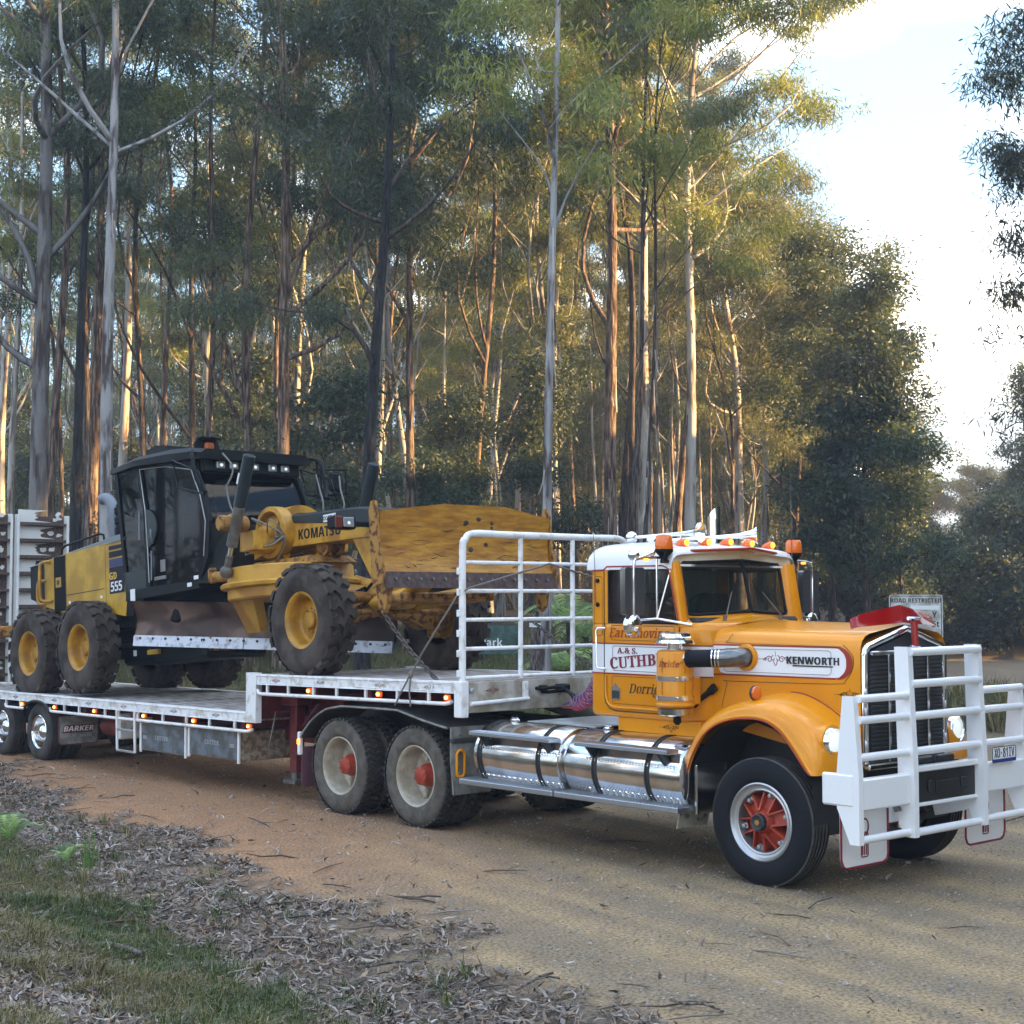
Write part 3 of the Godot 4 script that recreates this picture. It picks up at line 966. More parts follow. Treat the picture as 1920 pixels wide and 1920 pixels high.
	for i in 49:
		var z := lerpf(-0.80, 0.80, i / 48.0)
		wave.append(Vector3(-2.08 + 0.018 * sin(i * 1.7), 0, z))
	var up_rows := []
	for y in [2.14, 2.63]:
		var row := []
		for v in wave: row.append(v + Vector3(0, y, 0))
		up_rows.append(row)
	b.skin(up_rows, false, false)
	put("rear_curtain", b, M.curtain, t)
	b = Mb.new()
	b.bx(Vector3(-1.86, 2.36, 0.836), Vector3(0.16, 0.46, 0.02), 0.005)
	put("side_curtain", b, M.leather, t)
	b = Mb.new()
	b.bx(Vector3(-2.14, 2.4, 0.0), Vector3(0.02, 0.5, 1.6))
	put("rear_wall", b, M.dark_inside, t)
	b = Mb.new()
	var tilt := Basis(Vector3(0, 0, 1), 0.9)
	var sw := []
	for i in 24: sw.append(Vector3(-1.30, 2.235, 0.40) + tilt * Vector3(cos(TAU * i / 24) * 0.22, 0, sin(TAU * i / 24) * 0.22))
	b.tube(sw, 0.013, 6, false, true)
	b.rod(sw[0], sw[12], 0.01, 5)
	b.rod(sw[6], Vector3(-1.30, 2.235, 0.40), 0.01, 5)
	put("steering_wheel", b, M.dark_hub, t)
	# --- hood
	b = Mb.new()
	var hr := []
	for i in 15: hr.append(hood_ring(lerpf(-0.785, 0.66, i / 14.0)))
	b.skin(hr, false, false)
	var hood := put("hood", b, M.paint, t)
	for s in [-1.0, 1.0]:
		var rows := []
		var outer := []
		var inset := []
		for i in 21:
			var x := lerpf(-0.775, 0.53, i / 20.0)
			var w: float = hood_ring(x)[2].z
			var cap := 0.0
			if x > 0.42: cap = 0.125 - sqrt(maxf(0.0, 0.125 * 0.125 - (x - 0.42) * (x - 0.42)))
			var lo := 1.695 if x > -0.70 else lerpf(1.835, 1.695, (x + 0.775) / 0.075)
			if x < -0.48:
				lo = maxf(lo, 1.695)
			rows.append([Vector3(x, lo + cap, s * (w + 0.003)), Vector3(x, 1.945 - cap, s * (w + 0.003))])
		if s < 0: rows.reverse()
		b = Mb.new()
		b.skin(rows, false, false)
		var band := put("white_band", b, M.paint_white, hood)
		# red half-moon at the nose of the band, red line along its edges
		b = Mb.new()
		var moon := []
		for i in 15:
			var a := lerpf(-PI / 2, PI / 2, i / 14.0)
			var w: float = hood_ring(0.5)[2].z
			moon.append([Vector3(0.42 + cos(a) * 0.118, 1.82 + sin(a) * 0.122, s * (w + 0.006)), Vector3(0.435 + cos(a) * 0.158, 1.82 + sin(a) * 0.138, s * (w + 0.004))])
		if s > 0: moon.reverse()
		b.skin(moon, false, false)
		put("band_nose", b, M.red_line, hood)
		b = Mb.new()
		for y in [1.692, 1.948]:
			var ln := []
			for i in 13:
				var x := lerpf(-0.775, 0.43, i / 12.0)
				ln.append(Vector3(x, y, s * (hood_ring(x)[2].z + 0.003)))
			b.tube(ln, 0.007, 4)
		put("band_edge_line", b, M.red_line, hood)
		b = Mb.new()
		var side_turn := Basis(Vector3.UP, s * 0.098)
		if s < 0: side_turn = Basis(Vector3.UP, PI - 0.098)
		frame_line(b, Vector3(-0.13, 1.82, s * 0.712), 1.06, 0.20, 0.03, 0.0020, Basis(Vector3.UP, s * 0.098))
		var pin := []
		for q in [[-0.70, 1.40], [-0.64, 1.62], [-0.60, 1.635], [0.40, 1.648], [0.52, 1.68], [0.58, 1.76], [0.60, 1.84], [0.58, 1.90], [0.50, 1.975]]:
			pin.append(Vector3(q[0], q[1], s * (hood_ring(q[0])[2].z + 0.003)))
		b.tube(bezier(pin, 3), 0.0022, 4)
		var pin2 := []
		for q in [[-0.60, 2.045], [-0.62, 1.99], [-0.56, 1.965], [0.48, 1.955]]:
			pin2.append(Vector3(q[0], q[1], s * (hood_ring(q[0])[2].z + (0.003 if q[1] < 2.0 else -0.028))))
		b.tube(bezier(pin2, 3), 0.0022, 4)
		put("pinstripe", b, M.pin_black, hood)
		var fc := Basis(Vector3.UP, 0.098) if s > 0 else Basis(Vector3.UP, PI - 0.098)
		letters("maker_name", "KENWORTH", 0.062, M.pin_black, hood, Transform3D(fc, Vector3(0.215, 1.832, s * (hood_ring(0.215)[2].z + 0.008))), "Droid Sans", true, 0.008, 1.08)
		b = Mb.new()
		b.bx(Vector3(0.215, 1.788, s * (hood_ring(0.215)[2].z + 0.006)), Vector3(0.385, 0.011, 0.005), 0.0, fc)
		put("name_underline", b, M.dark_hub, hood)
		scroll("scrollwork", hood, Vector3(-0.15, 1.835, s * (hood_ring(-0.15)[2].z + 0.004)), 0.26, M.maroon, fc)
		scroll("scrollwork", hood, Vector3(0.56, 1.565, s * (hood_ring(0.56)[2].z + 0.004)), 0.2, M.pin_black, fc)
		# rubber hood latch
		b = Mb.new()
		b.tube([Vector3(-0.92, 1.40, s * 0.855), Vector3(-0.86, 1.47, s * 0.85), Vector3(-0.74, 1.575, s * 0.79)], [0.016, 0.024, 0.03], 8)
		b.bx(Vector3(-0.76, 1.56, s * 0.80), Vector3(0.09, 0.07, 0.04), 0.01, Basis(Vector3(0, 0, 1), 0.7))
		put("hood_latch", b, M.rubber_black, hood)
		fender(t, s)
	# cab skirt
	b = Mb.new()
	b.bx(Vector3(-1.36, 1.20, 0.0), Vector3(1.0, 0.135, 1.70), 0.01)
	put("cab_skirt", b, M.paint, t)
	scroll("scrollwork", t, Vector3(-1.2, 1.20, 0.853), 0.2, M.pin_black)
	# --- radiator grille
	b = Mb.new()
	b.skin([[Vector3(0.67, 0.99, 0.60), Vector3(0.67, 1.90, 0.60), Vector3(0.67, 2.10, 0), Vector3(0.67, 1.90, -0.60), Vector3(0.67, 0.99, -0.60)], [Vector3(0.675, 0.99, 0.60), Vector3(0.675, 1.90, 0.60), Vector3(0.675, 2.10, 0), Vector3(0.675, 1.90, -0.60), Vector3(0.675, 0.99, -0.60)]], true, true)
	var grille := put("radiator", b, M.chassis, t)
	b = Mb.new()
	for k in [[0.0, 0.014], [0.05, 0.02]]:
		var path := [Vector3(0.68 + k[0], 0.985, 0.60), Vector3(0.68 + k[0], 1.88, 0.608), Vector3(0.68 + k[0], 1.945, 0.595), Vector3(0.68 + k[0], 1.985, 0.55), Vector3(0.69 + k[0], 2.128, 0.0), Vector3(0.68 + k[0], 1.985, -0.55), Vector3(0.68 + k[0], 1.945, -0.595), Vector3(0.68 + k[0], 1.88, -0.608), Vector3(0.68 + k[0], 0.985, -0.60)]
		var rings := []
		var inner := [[0.545, 0.985], [0.545, 1.86], [0.54, 1.90], [0.51, 1.925], [0.0, 2.065], [-0.51, 1.925], [-0.54, 1.90], [-0.545, 1.86], [-0.545, 0.985]]
		for i in path.size():
			var o: Vector3 = path[i]
			var n := Vector3(o.x, inner[i][1], inner[i][0])
			rings.append([Vector3(o.x - 0.09, o.y, o.z), Vector3(o.x - 0.02, o.y, o.z), o.lerp(n, 0.25) + Vector3(0.012, 0, 0), o.lerp(n, 0.6) + Vector3(0.012, 0, 0), o.lerp(n, 0.95), n + Vector3(-0.05, 0, 0)])
		if k[0] == 0.0:
			b.skin(rings, false, false)
	b.bx(Vector3(0.70, 0.985, 0), Vector3(0.06, 0.05, 1.22), 0.012)
	put("grille_surround", b, M.chrome, grille)
	b = Mb.new()
	b.bx(Vector3(0.695, 1.905, 0), Vector3(0.03, 0.035, 1.06), 0.008)
	for z in [-0.285, 0.0, 0.285]: b.bx(Vector3(0.70, 1.45, z), Vector3(0.025, 0.88, 0.032), 0.006)
	put("grille_bar", b, M.polished, grille)
	for i in 25:
		b = Mb.new()
		b.bx(Vector3(0.685, 1.025 + i * 0.034, 0), Vector3(0.006, 0.026, 1.06), 0.0, Basis(Vector3(0, 0, 1), -0.5))
		put("shutter_slat", b, M.guard, grille)
	b = Mb.new()
	b.skin([[Vector3(0.70, 1.925, 0.50), Vector3(0.70, 2.06, 0.0), Vector3(0.70, 1.925, -0.50)], [Vector3(0.69, 1.925, 0.50), Vector3(0.69, 2.06, 0.0), Vector3(0.69, 1.925, -0.50)]], true, true)
	put("header_panel", b, M.dark_hub, grille)
	b = Mb.new()
	b.bx(Vector3(0.765, 2.06, 0), Vector3(0.05, 0.23, 0.055), 0.012, Basis(Vector3(0, 0, 1), 0.06))
	var orn := put("radiator_ornament", b, M.red_line, t)
	b = Mb.new()
	b.bx(Vector3(0.755, 2.185, 0), Vector3(0.09, 0.028, 0.10), 0.012)
	put("ornament_cap", b, M.chrome, orn)
	b = Mb.new()
	b.bx(Vector3(0.765, 1.95, 0), Vector3(0.05, 0.03, 0.12), 0.012)
	put("ornament_foot", b, M.chrome, orn)
	b = Mb.new()
	for s in [-1.0, 1.0]:
		var lo := [Vector3(0.66, 2.15, 0), Vector3(0.60, 2.115, s * 0.58), Vector3(0.56, 2.10, s * 0.60)]
		var hi := [Vector3(0.625, 2.298, 0), Vector3(0.575, 2.225, s * 0.47), Vector3(0.55, 2.185, s * 0.60)]
		var rows := [lo, hi] if s > 0 else [hi, lo]
		b.skin(rows, false, false)
		var lo2 := []
		var hi2 := []
		for i in 3:
			lo2.append(lo[i] - Vector3(0.008, 0, 0)); hi2.append(hi[i] - Vector3(0.008, 0, 0))
		b.skin([hi2, lo2] if s > 0 else [lo2, hi2], false, false)
	put("bug_deflector", b, M.red_acrylic, t)
	# --- bull bar
	var bar := node_part("bull_bar", t)
	for s in [-1.0, 1.0]:
		b = Mb.new()
		b.prism([[1.075, 0.47], [1.075, 1.0], [1.03, 1.60], [0.93, 1.60], [0.87, 1.0], [0.87, 0.74], [0.99, 0.47]], s * 1.19, s * 1.25)
		put("outer_post", b, M.paint_white, bar)
		b = Mb.new()
		b.prism([[1.10, 0.46], [1.10, 1.0], [1.055, 1.965], [0.93, 1.965], [0.95, 1.0], [0.95, 0.6], [1.0, 0.46]], s * 0.48, s * 0.545)
		put("inner_post", b, M.paint_white, bar)
		for y in [1.58, 1.415, 1.13, 0.50]:
			b = Mb.new()
			b.rod(Vector3(1.04, y, s * 0.52), Vector3(1.04, y, s * 1.20), 0.032, 12)
			put("side_tube", b, M.paint_white, bar)
		b = Mb.new()
		b.bx(Vector3(1.03, 0.845, s * 0.868), Vector3(0.08, 0.245, 0.65), 0.014)
		put("bumper_panel", b, M.paint_white, bar)
		b = Mb.new()
		b.bx(Vector3(0.88, 0.88, s * 1.235), Vector3(0.30, 0.25, 0.05), 0.015)
		put("bumper_end", b, M.paint_white, bar)
		b = Mb.new()
		b.bx(Vector3(0.80, 0.62, s * 0.50), Vector3(0.42, 0.16, 0.03), 0.008, Basis(Vector3(0, 0, 1), 0.25))
		put("mounting_bracket", b, M.paint_white, bar)
		b = Mb.new()
		b.tube([Vector3(0.955, 0.70, s * 0.58), Vector3(0.97, 0.66, s * 0.58)], 0.03, 10)
		put("tow_eye", b, M.steel, bar)
		# front mud flap with red edge and emblem
		b = Mb.new()
		var fl := [[1.195, 0.75], [1.195, 0.33], [1.17, 0.275], [1.12, 0.255], [0.64, 0.255], [0.59, 0.275], [0.57, 0.32], [0.57, 0.75]]
		var zy := Transform3D(Basis(Vector3(0, 0, s), Vector3(0, 1, 0), Vector3(-s, 0, 0)), Vector3.ZERO)
		b.prism(fl, -s * 0.853, -s * 0.862, zy)
		var flap := put("front_mud_flap", b, M.flap_dirty, t)
		flap.mesh.surface_set_material(0, M.paint_white)
		b = Mb.new()
		var edge := []
		for q in fl: edge.append(Vector3(0.865, q[1], s * q[0]))
		b.tube(edge, 0.010, 5)
		put("flap_edge", b, M.maroon, flap)
		b = Mb.new()
		var fx := Basis(Vector3(0, 0, -1), Vector3(0, 1, 0), Vector3(1, 0, 0))
		for dx in [-0.026, 0.0, 0.026]: b.bx(Vector3(0.864, 0.42, s * 0.885 + dx), Vector3(0.004, 0.16, 0.012))
		frame_line(b, Vector3(0.865, 0.42, s * 0.885), 0.09, 0.19, 0.015, 0.005, fx)
		frame_line(b, Vector3(0.865, 0.56, s * 0.885), 0.10, 0.12, 0.048, 0.007, fx)
		put("flap_emblem", b, M.maroon, flap)
	for y in [1.925, 1.67, 1.414, 1.132, 0.49]:
		b = Mb.new()
		b.rod(Vector3(1.05, y, -0.51), Vector3(1.05, y, 0.51), 0.034, 12)
		put("centre_tube", b, M.paint_white, bar)
	b = Mb.new()
	b.bx(Vector3(1.02, 0.985, 0), Vector3(0.07, 0.05, 0.96), 0.01)
	b.bx(Vector3(1.02, 0.70, 0), Vector3(0.05, 0.028, 0.96), 0.006)
	put("centre_rail", b, M.paint_white, bar)
	b = Mb.new()
	b.bx(Vector3(0.985, 0.835, 0), Vector3(0.07, 0.25, 0.96), 0.008)
	b.bx(Vector3(1.028, 0.82, -0.05), Vector3(0.012, 0.10, 0.34), 0.004)
	b.bx(Vector3(1.036, 0.84, 0.22), Vector3(0.02, 0.09, 0.05), 0.008)
	b.bx(Vector3(1.036, 0.84, -0.28), Vector3(0.02, 0.08, 0.09), 0.008)
	put("tow_recess", b, M.chassis, bar)
	b = Mb.new()
	b.cyl(Vector3(0.94, 1.035, -0.24), Vector3(0.94, 1.035, 0.30), 0.035, 14)
	b.bx(Vector3(0.94, 1.03, 0.03), Vector3(0.09, 0.09, 0.05), 0.01)
	put("roller", b, M.dark_hub, bar)
	# number plate on the far side of the bull bar
	b = Mb.new()
	b.bx(Vector3(1.095, 1.03, -0.81), Vector3(0.008, 0.13, 0.375), 0.003)
	var plate := put("number_plate", b, M.decal_white, t)
	b = Mb.new()
	b.bx(Vector3(1.1005, 0.98, -0.81), Vector3(0.003, 0.028, 0.372))
	put("plate_strip", b, M.plate_blue, plate)
	b = Mb.new()
	frame_line(b, Vector3(1.099, 1.031, -0.81), 0.372, 0.127, 0.012, 0.004, Basis(Vector3(0, 0, -1), Vector3(0, 1, 0), Vector3(1, 0, 0)))
	put("plate_frame", b, M.pin_black, plate)
	letters("plate_number", "XO·81IV", 0.078, M.pin_black, plate, Transform3D(Basis(Vector3(0, 0, -1), Vector3(0, 1, 0), Vector3(1, 0, 0)), Vector3(1.101, 1.043, -0.81)), "Droid Sans Mono", false, 0.003, 0.70)
	build_truck_fittings(t)

func build_truck_fittings(t: Node3D) -> void:
	var b: Mb
	# --- air cleaner on the near side of the cowl
	var ac := node_part("air_cleaner", t)
	var c := Vector3(-0.96, 0, 1.06)
	b = Mb.new()
	b.lathe(c, Vector3.UP, [[0.0, 1.395], [0.135, 1.40], [0.165, 1.415], [0.172, 1.425], [0.172, 1.437], [0.163, 1.447], [0.163, 1.868], [0.155, 1.893], [0.12, 1.905], [0.0, 1.905]], 36)
	put("canister", b, M.paint, ac)
	b = Mb.new()
	b.lathe(c, Vector3.UP, [[0.07, 1.90], [0.07, 1.952], [0.175, 1.955], [0.182, 1.965], [0.176, 1.985], [0.158, 1.99], [0.158, 2.012], [0.150, 2.02], [0.146, 2.045], [0.125, 2.055], [0.0, 2.06]], 36)
	put("intake_cap", b, M.chrome, ac)
	for y in [1.66, 1.49]:
		b = Mb.new()
		b.lathe(c, Vector3.UP, [[0.160, y - 0.022], [0.170, y - 0.020], [0.170, y + 0.020], [0.160, y + 0.022]], 36)
		b.bx(c + Vector3(0.12, y, 0.115), Vector3(0.05, 0.03, 0.03), 0.006)
		put("clamp_band", b, M.chrome, ac)
	b = Mb.new()
	b.lathe(c, Vector3.UP, [[0.0, 1.335], [0.135, 1.335], [0.150, 1.345], [0.155, 1.398], [0.0, 1.4]], 36)
	put("dust_bowl", b, M.polished, ac)
	b = Mb.new()
	b.cyl(c + Vector3(0.02, 1.27, 0), c + Vector3(0.02, 1.34, 0), 0.035, 12)
	b.cyl(c + Vector3(0.02, 1.255, 0), c + Vector3(0.02, 1.275, 0), 0.022, 10)
	put("drain_valve", b, M.rubber_black, ac)
	b = Mb.new()
	b.tube(bezier([c + Vector3(0.15, 1.83, -0.01), Vector3(-0.74, 1.834, 1.04), Vector3(-0.62, 1.838, 0.99), Vector3(-0.56, 1.84, 0.955)], 4), 0.076, 20)
	put("intake_hose", b, M.rubber_black, ac)
	b = Mb.new()
	b.tube([c + Vector3(0.12, 1.83, -0.01), Vector3(-0.795, 1.832, 1.05)], 0.082, 20)
	put("hose_clamp", b, M.chrome, ac)
	for q in [[-0.60, 0.978], [-0.575, 0.964], [-0.55, 0.949]]:
		b = Mb.new()
		var at := Vector3(q[0], 1.839, q[1])
		b.lathe(at, Vector3(0.86, 0, -0.5), [[0.074, -0.007], [0.083, -0.005], [0.083, 0.005], [0.074, 0.007]], 24)
		put("hose_clamp", b, M.chrome, ac)
	b = Mb.new()
	b.tube(bezier([Vector3(-0.57, 1.84, 0.96), Vector3(-0.50, 1.842, 0.91), Vector3(-0.45, 1.845, 0.82), Vector3(-0.44, 1.845, 0.66)], 5), 0.080, 20)
	put("intake_elbow", b, M.mirror_back, ac)
	b = Mb.new()
	b.lathe(Vector3(-0.44, 1.845, 0.735), Vector3.BACK, [[0.085, 0.01], [0.11, 0.008], [0.115, 0.0], [0.115, -0.04]], 28)
	put("elbow_collar", b, M.paint, ac)
	b = Mb.new()
	b.bx(Vector3(-0.86, 1.55, 0.93), Vector3(0.08, 0.24, 0.10), 0.01)
	put("cleaner_bracket", b, M.paint, ac)
	b = Mb.new()
	for y in [1.775, 1.575]:
		var fr := []
		for q in round_rect(1.3, 0.12 if y > 1.7 else 0.10, 0.02):
			var a: float = q[0] + 0.62
			fr.append(c + Vector3(sin(a) * 0.1645, y + q[1], cos(a) * 0.1645))
		b.tube(fr, 0.0022, 4, false, true)
	put("pinstripe", b, M.pin_black, ac)
	letters("motto", "Pride”", 0.052, M.red_line, ac, Transform3D(Basis(Vector3.UP, 0.5) * Basis(Vector3(1, 0, 0), Vector3(0.25, 1, 0), Vector3(0, 0, 1)), c + Vector3(sin(0.5) * 0.159, 1.785, cos(0.5) * 0.159)), "Droid Serif", false, 0.012)
	# --- lettering on the door
	var slant := Basis(Vector3(1, 0, 0), Vector3(0.28, 1, 0), Vector3(0, 0, 1))
	letters("door_lettering", "Earthmoving", 0.085, M.red_line, t, Transform3D(slant, Vector3(-1.56, 2.035, 0.884)), "Droid Serif")
	letters("door_lettering", "A.& S.", 0.052, M.maroon, t, Transform3D(Basis.IDENTITY, Vector3(-1.70, 1.872, 0.886)), "Droid Serif", true, 0.003, 1.2)
	letters("door_lettering", "CUTHBERT", 0.105, M.maroon, t, Transform3D(Basis(Vector3.BACK, 0.09), Vector3(-1.475, 1.79, 0.886)), "Droid Serif", true, 0.003, 1.12)
	letters("door_lettering", "Dorrigo", 0.085, M.pin_black, t, Transform3D(slant, Vector3(-1.46, 1.53, 0.884)), "Droid Serif")
	# --- mirrors
	for s in [-1.0, 1.0]:
		var mi := node_part("mirror", t)
		b = Mb.new()
		b.tube(bezier([Vector3(-1.22, 2.705, s * 0.86), Vector3(-1.235, 2.715, s * 1.0), Vector3(-1.24, 2.70, s * 1.23), Vector3(-1.24, 2.65, s * 1.278), Vector3(-1.24, 2.4, s * 1.28), Vector3(-1.24, 2.15, s * 1.28)], 4), 0.013, 8)
		b.tube([Vector3(-1.24, 2.16, s * 1.28), Vector3(-1.24, 2.172, s * 0.985), Vector3(-0.95, 2.12, s * 0.845)], 0.012, 8)
		b.rod(Vector3(-1.24, 2.165, s * 0.985), Vector3(-1.24, 2.70, s * 0.985), 0.010, 8)
		b.rod(Vector3(-1.235, 2.165, s * 0.99), Vector3(-1.17, 2.66, s * 0.855), 0.010, 8)
		put("mirror_bracket", b, M.chrome, mi)
		b = Mb.new()
		var rx := Transform3D(Basis(Vector3(0, 0, -1), Vector3(0, 1, 0), Vector3(1, 0, 0)), Vector3(-1.275, 2.415, s * 1.262))
		b.prism(round_rect(0.25, 0.42, 0.03), -0.03, 0.03, rx, true)
		put("mirror_housing", b, M.mirror_back, mi)
		b = Mb.new()
		b.prism(round_rect(0.23, 0.40, 0.025), -0.036, -0.031, rx, true)
		put("mirror_pane", b, M.mirror_glass, mi)
		b = Mb.new()
		b.lathe(Vector3(-1.27, 2.115, s * 1.272), Vector3.RIGHT, [[0.0, -0.02], [0.098, -0.018], [0.102, 0.0], [0.095, 0.03], [0.06, 0.055], [0.0, 0.065]], 28)
		put("spot_mirror", b, M.chrome, mi)
		b = Mb.new()
		b.bx(Vector3(-1.235, 2.695, s * 1.13), Vector3(0.03, 0.022, 0.05), 0.006)
		put("marker_lamp", b, M.amber_lit, mi)
		if s > 0:
			b = Mb.new()
			b.ball(Vector3(-1.27, 2.735, 1.25), Vector3(0.055, 0.05, 0.055), 16, 8)
			b.ball(Vector3(-1.22, 2.755, 1.07), Vector3(0.032, 0.032, 0.032), 12, 8)
			b.rod(Vector3(-1.24, 2.70, 1.25), Vector3(-1.22, 2.75, 1.07), 0.012, 6)
			put("spot_lamp", b, M.chrome, mi)
		# amber rotating beacon
		var be := node_part("beacon", t)
		b = Mb.new()
		b.lathe(Vector3(-1.2, 2.70, s * 0.932), Vector3.UP, [[0.03, -0.02], [0.035, 0.02], [0.075, 0.06], [0.083, 0.072], [0.083, 0.09], [0.0, 0.092]], 24)
		put("beacon_base", b, M.rubber_black, be)
		b = Mb.new()
		b.lathe(Vector3(-1.2, 2.79, s * 0.932), Vector3.UP, [[0.080, 0.0], [0.083, 0.01], [0.074, 0.11], [0.062, 0.125], [0.0, 0.132]], 24)
		put("lens", b, M.amber, be)
		b = Mb.new()
		b.bx(Vector3(-1.2, 2.68, s * 0.90), Vector3(0.04, 0.03, 0.14), 0.006)
		put("beacon_bracket", b, M.chassis, be)
	# --- roof lamps and horns
	for z in [0.62, 0.31, 0.0, -0.31, -0.62]:
		var la := node_part("roof_lamp", t)
		b = Mb.new()
		var o := Vector3(-1.235, 2.875 - absf(z) * 0.03, z)
		b.tube([o + Vector3(-0.10, -0.012, 0), o + Vector3(-0.05, 0, 0), o + Vector3(0.0, 0.004, 0), o + Vector3(0.025, 0.002, 0)], [0.012, 0.03, 0.038, 0.036], 12)
		put("lamp_case", b, M.amber, la)
		b = Mb.new()
		b.lathe(o + Vector3(0.026, 0.002, 0), Vector3.RIGHT, [[0.032, 0], [0.024, 0.014], [0, 0.02]], 12)
		put("lens", b, M.amber_lit, la)
	for q in [[-1.95, 2.925, 0.54, -1.20, 2.955, 0.44, 0.012], [-2.0, 2.90, 0.20, -1.22, 2.955, -0.40, 0.0]]:
		var ho := node_part("air_horn", t)
		b = Mb.new()
		var p0 := Vector3(q[0], q[1], q[2])
		var p1 := Vector3(q[3], q[4], q[5])
		b.tube([p0, p0.lerp(p1, 0.6), p0.lerp(p1, 0.82), p0.lerp(p1, 0.93), p0.lerp(p1, 0.98), p1], [0.014, 0.018, 0.026, 0.046, 0.075, 0.092], 20, false)
		b.tube([p1, p0.lerp(p1, 0.985), p0.lerp(p1, 0.93), p0.lerp(p1, 0.85)], [0.092, 0.072, 0.04, 0.0], 20, false)
		put("trumpet", b, M.chrome, ho)
		b = Mb.new()
		b.ball(p0 + Vector3(-0.02, 0, 0), Vector3(0.055, 0.06, 0.06), 14, 8)
		b.rod(p0 + Vector3(0, -0.07, 0), p0, 0.016, 8)
		b.rod(p0.lerp(p1, 0.72) + Vector3(0, -0.08, 0), p0.lerp(p1, 0.72), 0.012, 8)
		put("horn_base", b, M.polished, ho)
	# --- exhaust stack on the far rear corner of the cab
	b = Mb.new()
	b.tube([Vector3(-2.36, 1.2, -1.12), Vector3(-2.36, 3.17, -1.12)], 0.07, 20, false)
	var cut := []
	for k in 2:
		cut.append(b.ring(Vector3(-2.36, 3.17, -1.12), Vector3.RIGHT, Vector3.BACK, 0.07, 20))
	for k in 20: cut[1][k].y += 0.06 + 0.07 * cos(TAU * k / 20)
	b.skin(cut, true, false)
	put("exhaust_stack", b, M.chrome, t)
	# --- fuel tanks with straps, steps and tread plate, both sides
	for s in [-1.0, 1.0]:
		var zc: float = s * 0.885
		for seg in [[-3.53, -2.275], [-2.245, -0.76]]:
			var ta := node_part("fuel_tank", t)
			b = Mb.new()
			var L: float = seg[1] - seg[0]
			b.lathe(Vector3(seg[0], 0.815, zc), Vector3.RIGHT, [[0.0, -0.02], [0.15, -0.012], [0.27, 0.012], [0.312, 0.035], [0.322, 0.06], [0.322, L - 0.06], [0.312, L - 0.035], [0.27, L - 0.012], [0.15, L + 0.012], [0.0, L + 0.02]], 56)
			put("tank_shell", b, M.polished, ta)
			for x in ([-3.40, -2.56] if seg[0] < -3 else [-1.82, -1.17]):
				b = Mb.new()
				b.lathe(Vector3(x - 0.03, 0.815, zc), Vector3.RIGHT, [[0.32, 0.0], [0.330, 0.003], [0.330, 0.018], [0.323, 0.02], [0.323, 0.042], [0.330, 0.044], [0.330, 0.058], [0.32, 0.06]], 48)
				put("tank_strap", b, M.dark_hub, ta)
			b = Mb.new()
			b.cyl(Vector3(seg[0] + 0.30, 1.12, zc), Vector3(seg[0] + 0.30, 1.165, zc), 0.05, 16, 0.01)
			b.bx(Vector3(seg[0] + 0.30, 1.17, zc), Vector3(0.08, 0.015, 0.02), 0.004)
			put("filler_cap", b, M.polished, ta)
			# upper step on brackets
			var x0: float = -3.44 if seg[0] < -3 else -1.97
			var x1: float = -2.30 if seg[0] < -3 else -0.84
			b = Mb.new()
			b.bx(Vector3((x0 + x1) / 2, 1.035, s * 1.23), Vector3(x1 - x0, 0.035, 0.16), 0.004)
			for i in int((x1 - x0) / 0.035):
				b.bx(Vector3(x0 + 0.02 + i * 0.035, 1.056, s * 1.23), Vector3(0.014, 0.008, 0.14), 0.003)
			put("upper_step", b, M.tread_plate, ta)
			for x in [x0 + 0.12, x1 - 0.14]:
				b = Mb.new()
				b.hexa([Vector3(x, 0.90, s * 1.19), Vector3(x + 0.03, 0.90, s * 1.19), Vector3(x + 0.03, 0.93, s * 1.17), Vector3(x, 0.93, s * 1.17), Vector3(x, 1.015, s * 1.29), Vector3(x + 0.03, 1.015, s * 1.29), Vector3(x + 0.03, 1.015, s * 1.17), Vector3(x, 1.015, s * 1.17)])
				put("step_bracket", b, M.dark_hub, ta)
			# rows of raised studs pressed into the tread plate wrapped round the tank
			b = Mb.new()
			for row in [0.30, 0.245, -0.60, -0.66, -0.72, -0.78]:
				var y := 0.815 + sin(row) * 0.325
				var z: float = zc + s * cos(row) * 0.325
				var n := int((x1 - x0) / 0.038)
				for i in n:
					b.bx(Vector3(x0 + 0.05 + (i + 0.5 * (int(row * 100) % 2)) * 0.038, y, z), Vector3(0.024, 0.012, 0.008), 0.003, Basis(Vector3.RIGHT, -s * row) * Basis(Vector3.BACK, 0.5 if i % 2 else -0.5))
			var stud := put("stud_row", b, M.chrome, ta)
			stud.set_meta("kind", "stuff")
			# lower running board
			b = Mb.new()
			var l0: float = -3.60 if seg[0] < -3 else -2.25
			var l1: float = -2.27 if seg[0] < -3 else -0.73
			b.bx(Vector3((l0 + l1) / 2, 0.555, s * 1.17), Vector3(l1 - l0, 0.05, 0.26), 0.006)
			for i in int((l1 - l0) / 0.04):
				b.bx(Vector3(l0 + 0.02 + i * 0.04, 0.583, s * 1.17), Vector3(0.016, 0.01, 0.24), 0.003)
			put("running_board", b, M.tread_plate, ta)
	b = Mb.new()
	b.bx(Vector3(-0.70, 0.72, 0.9), Vector3(0.03, 0.42, 0.4), 0.006)
	put("tank_shield", b, M.polished, t)
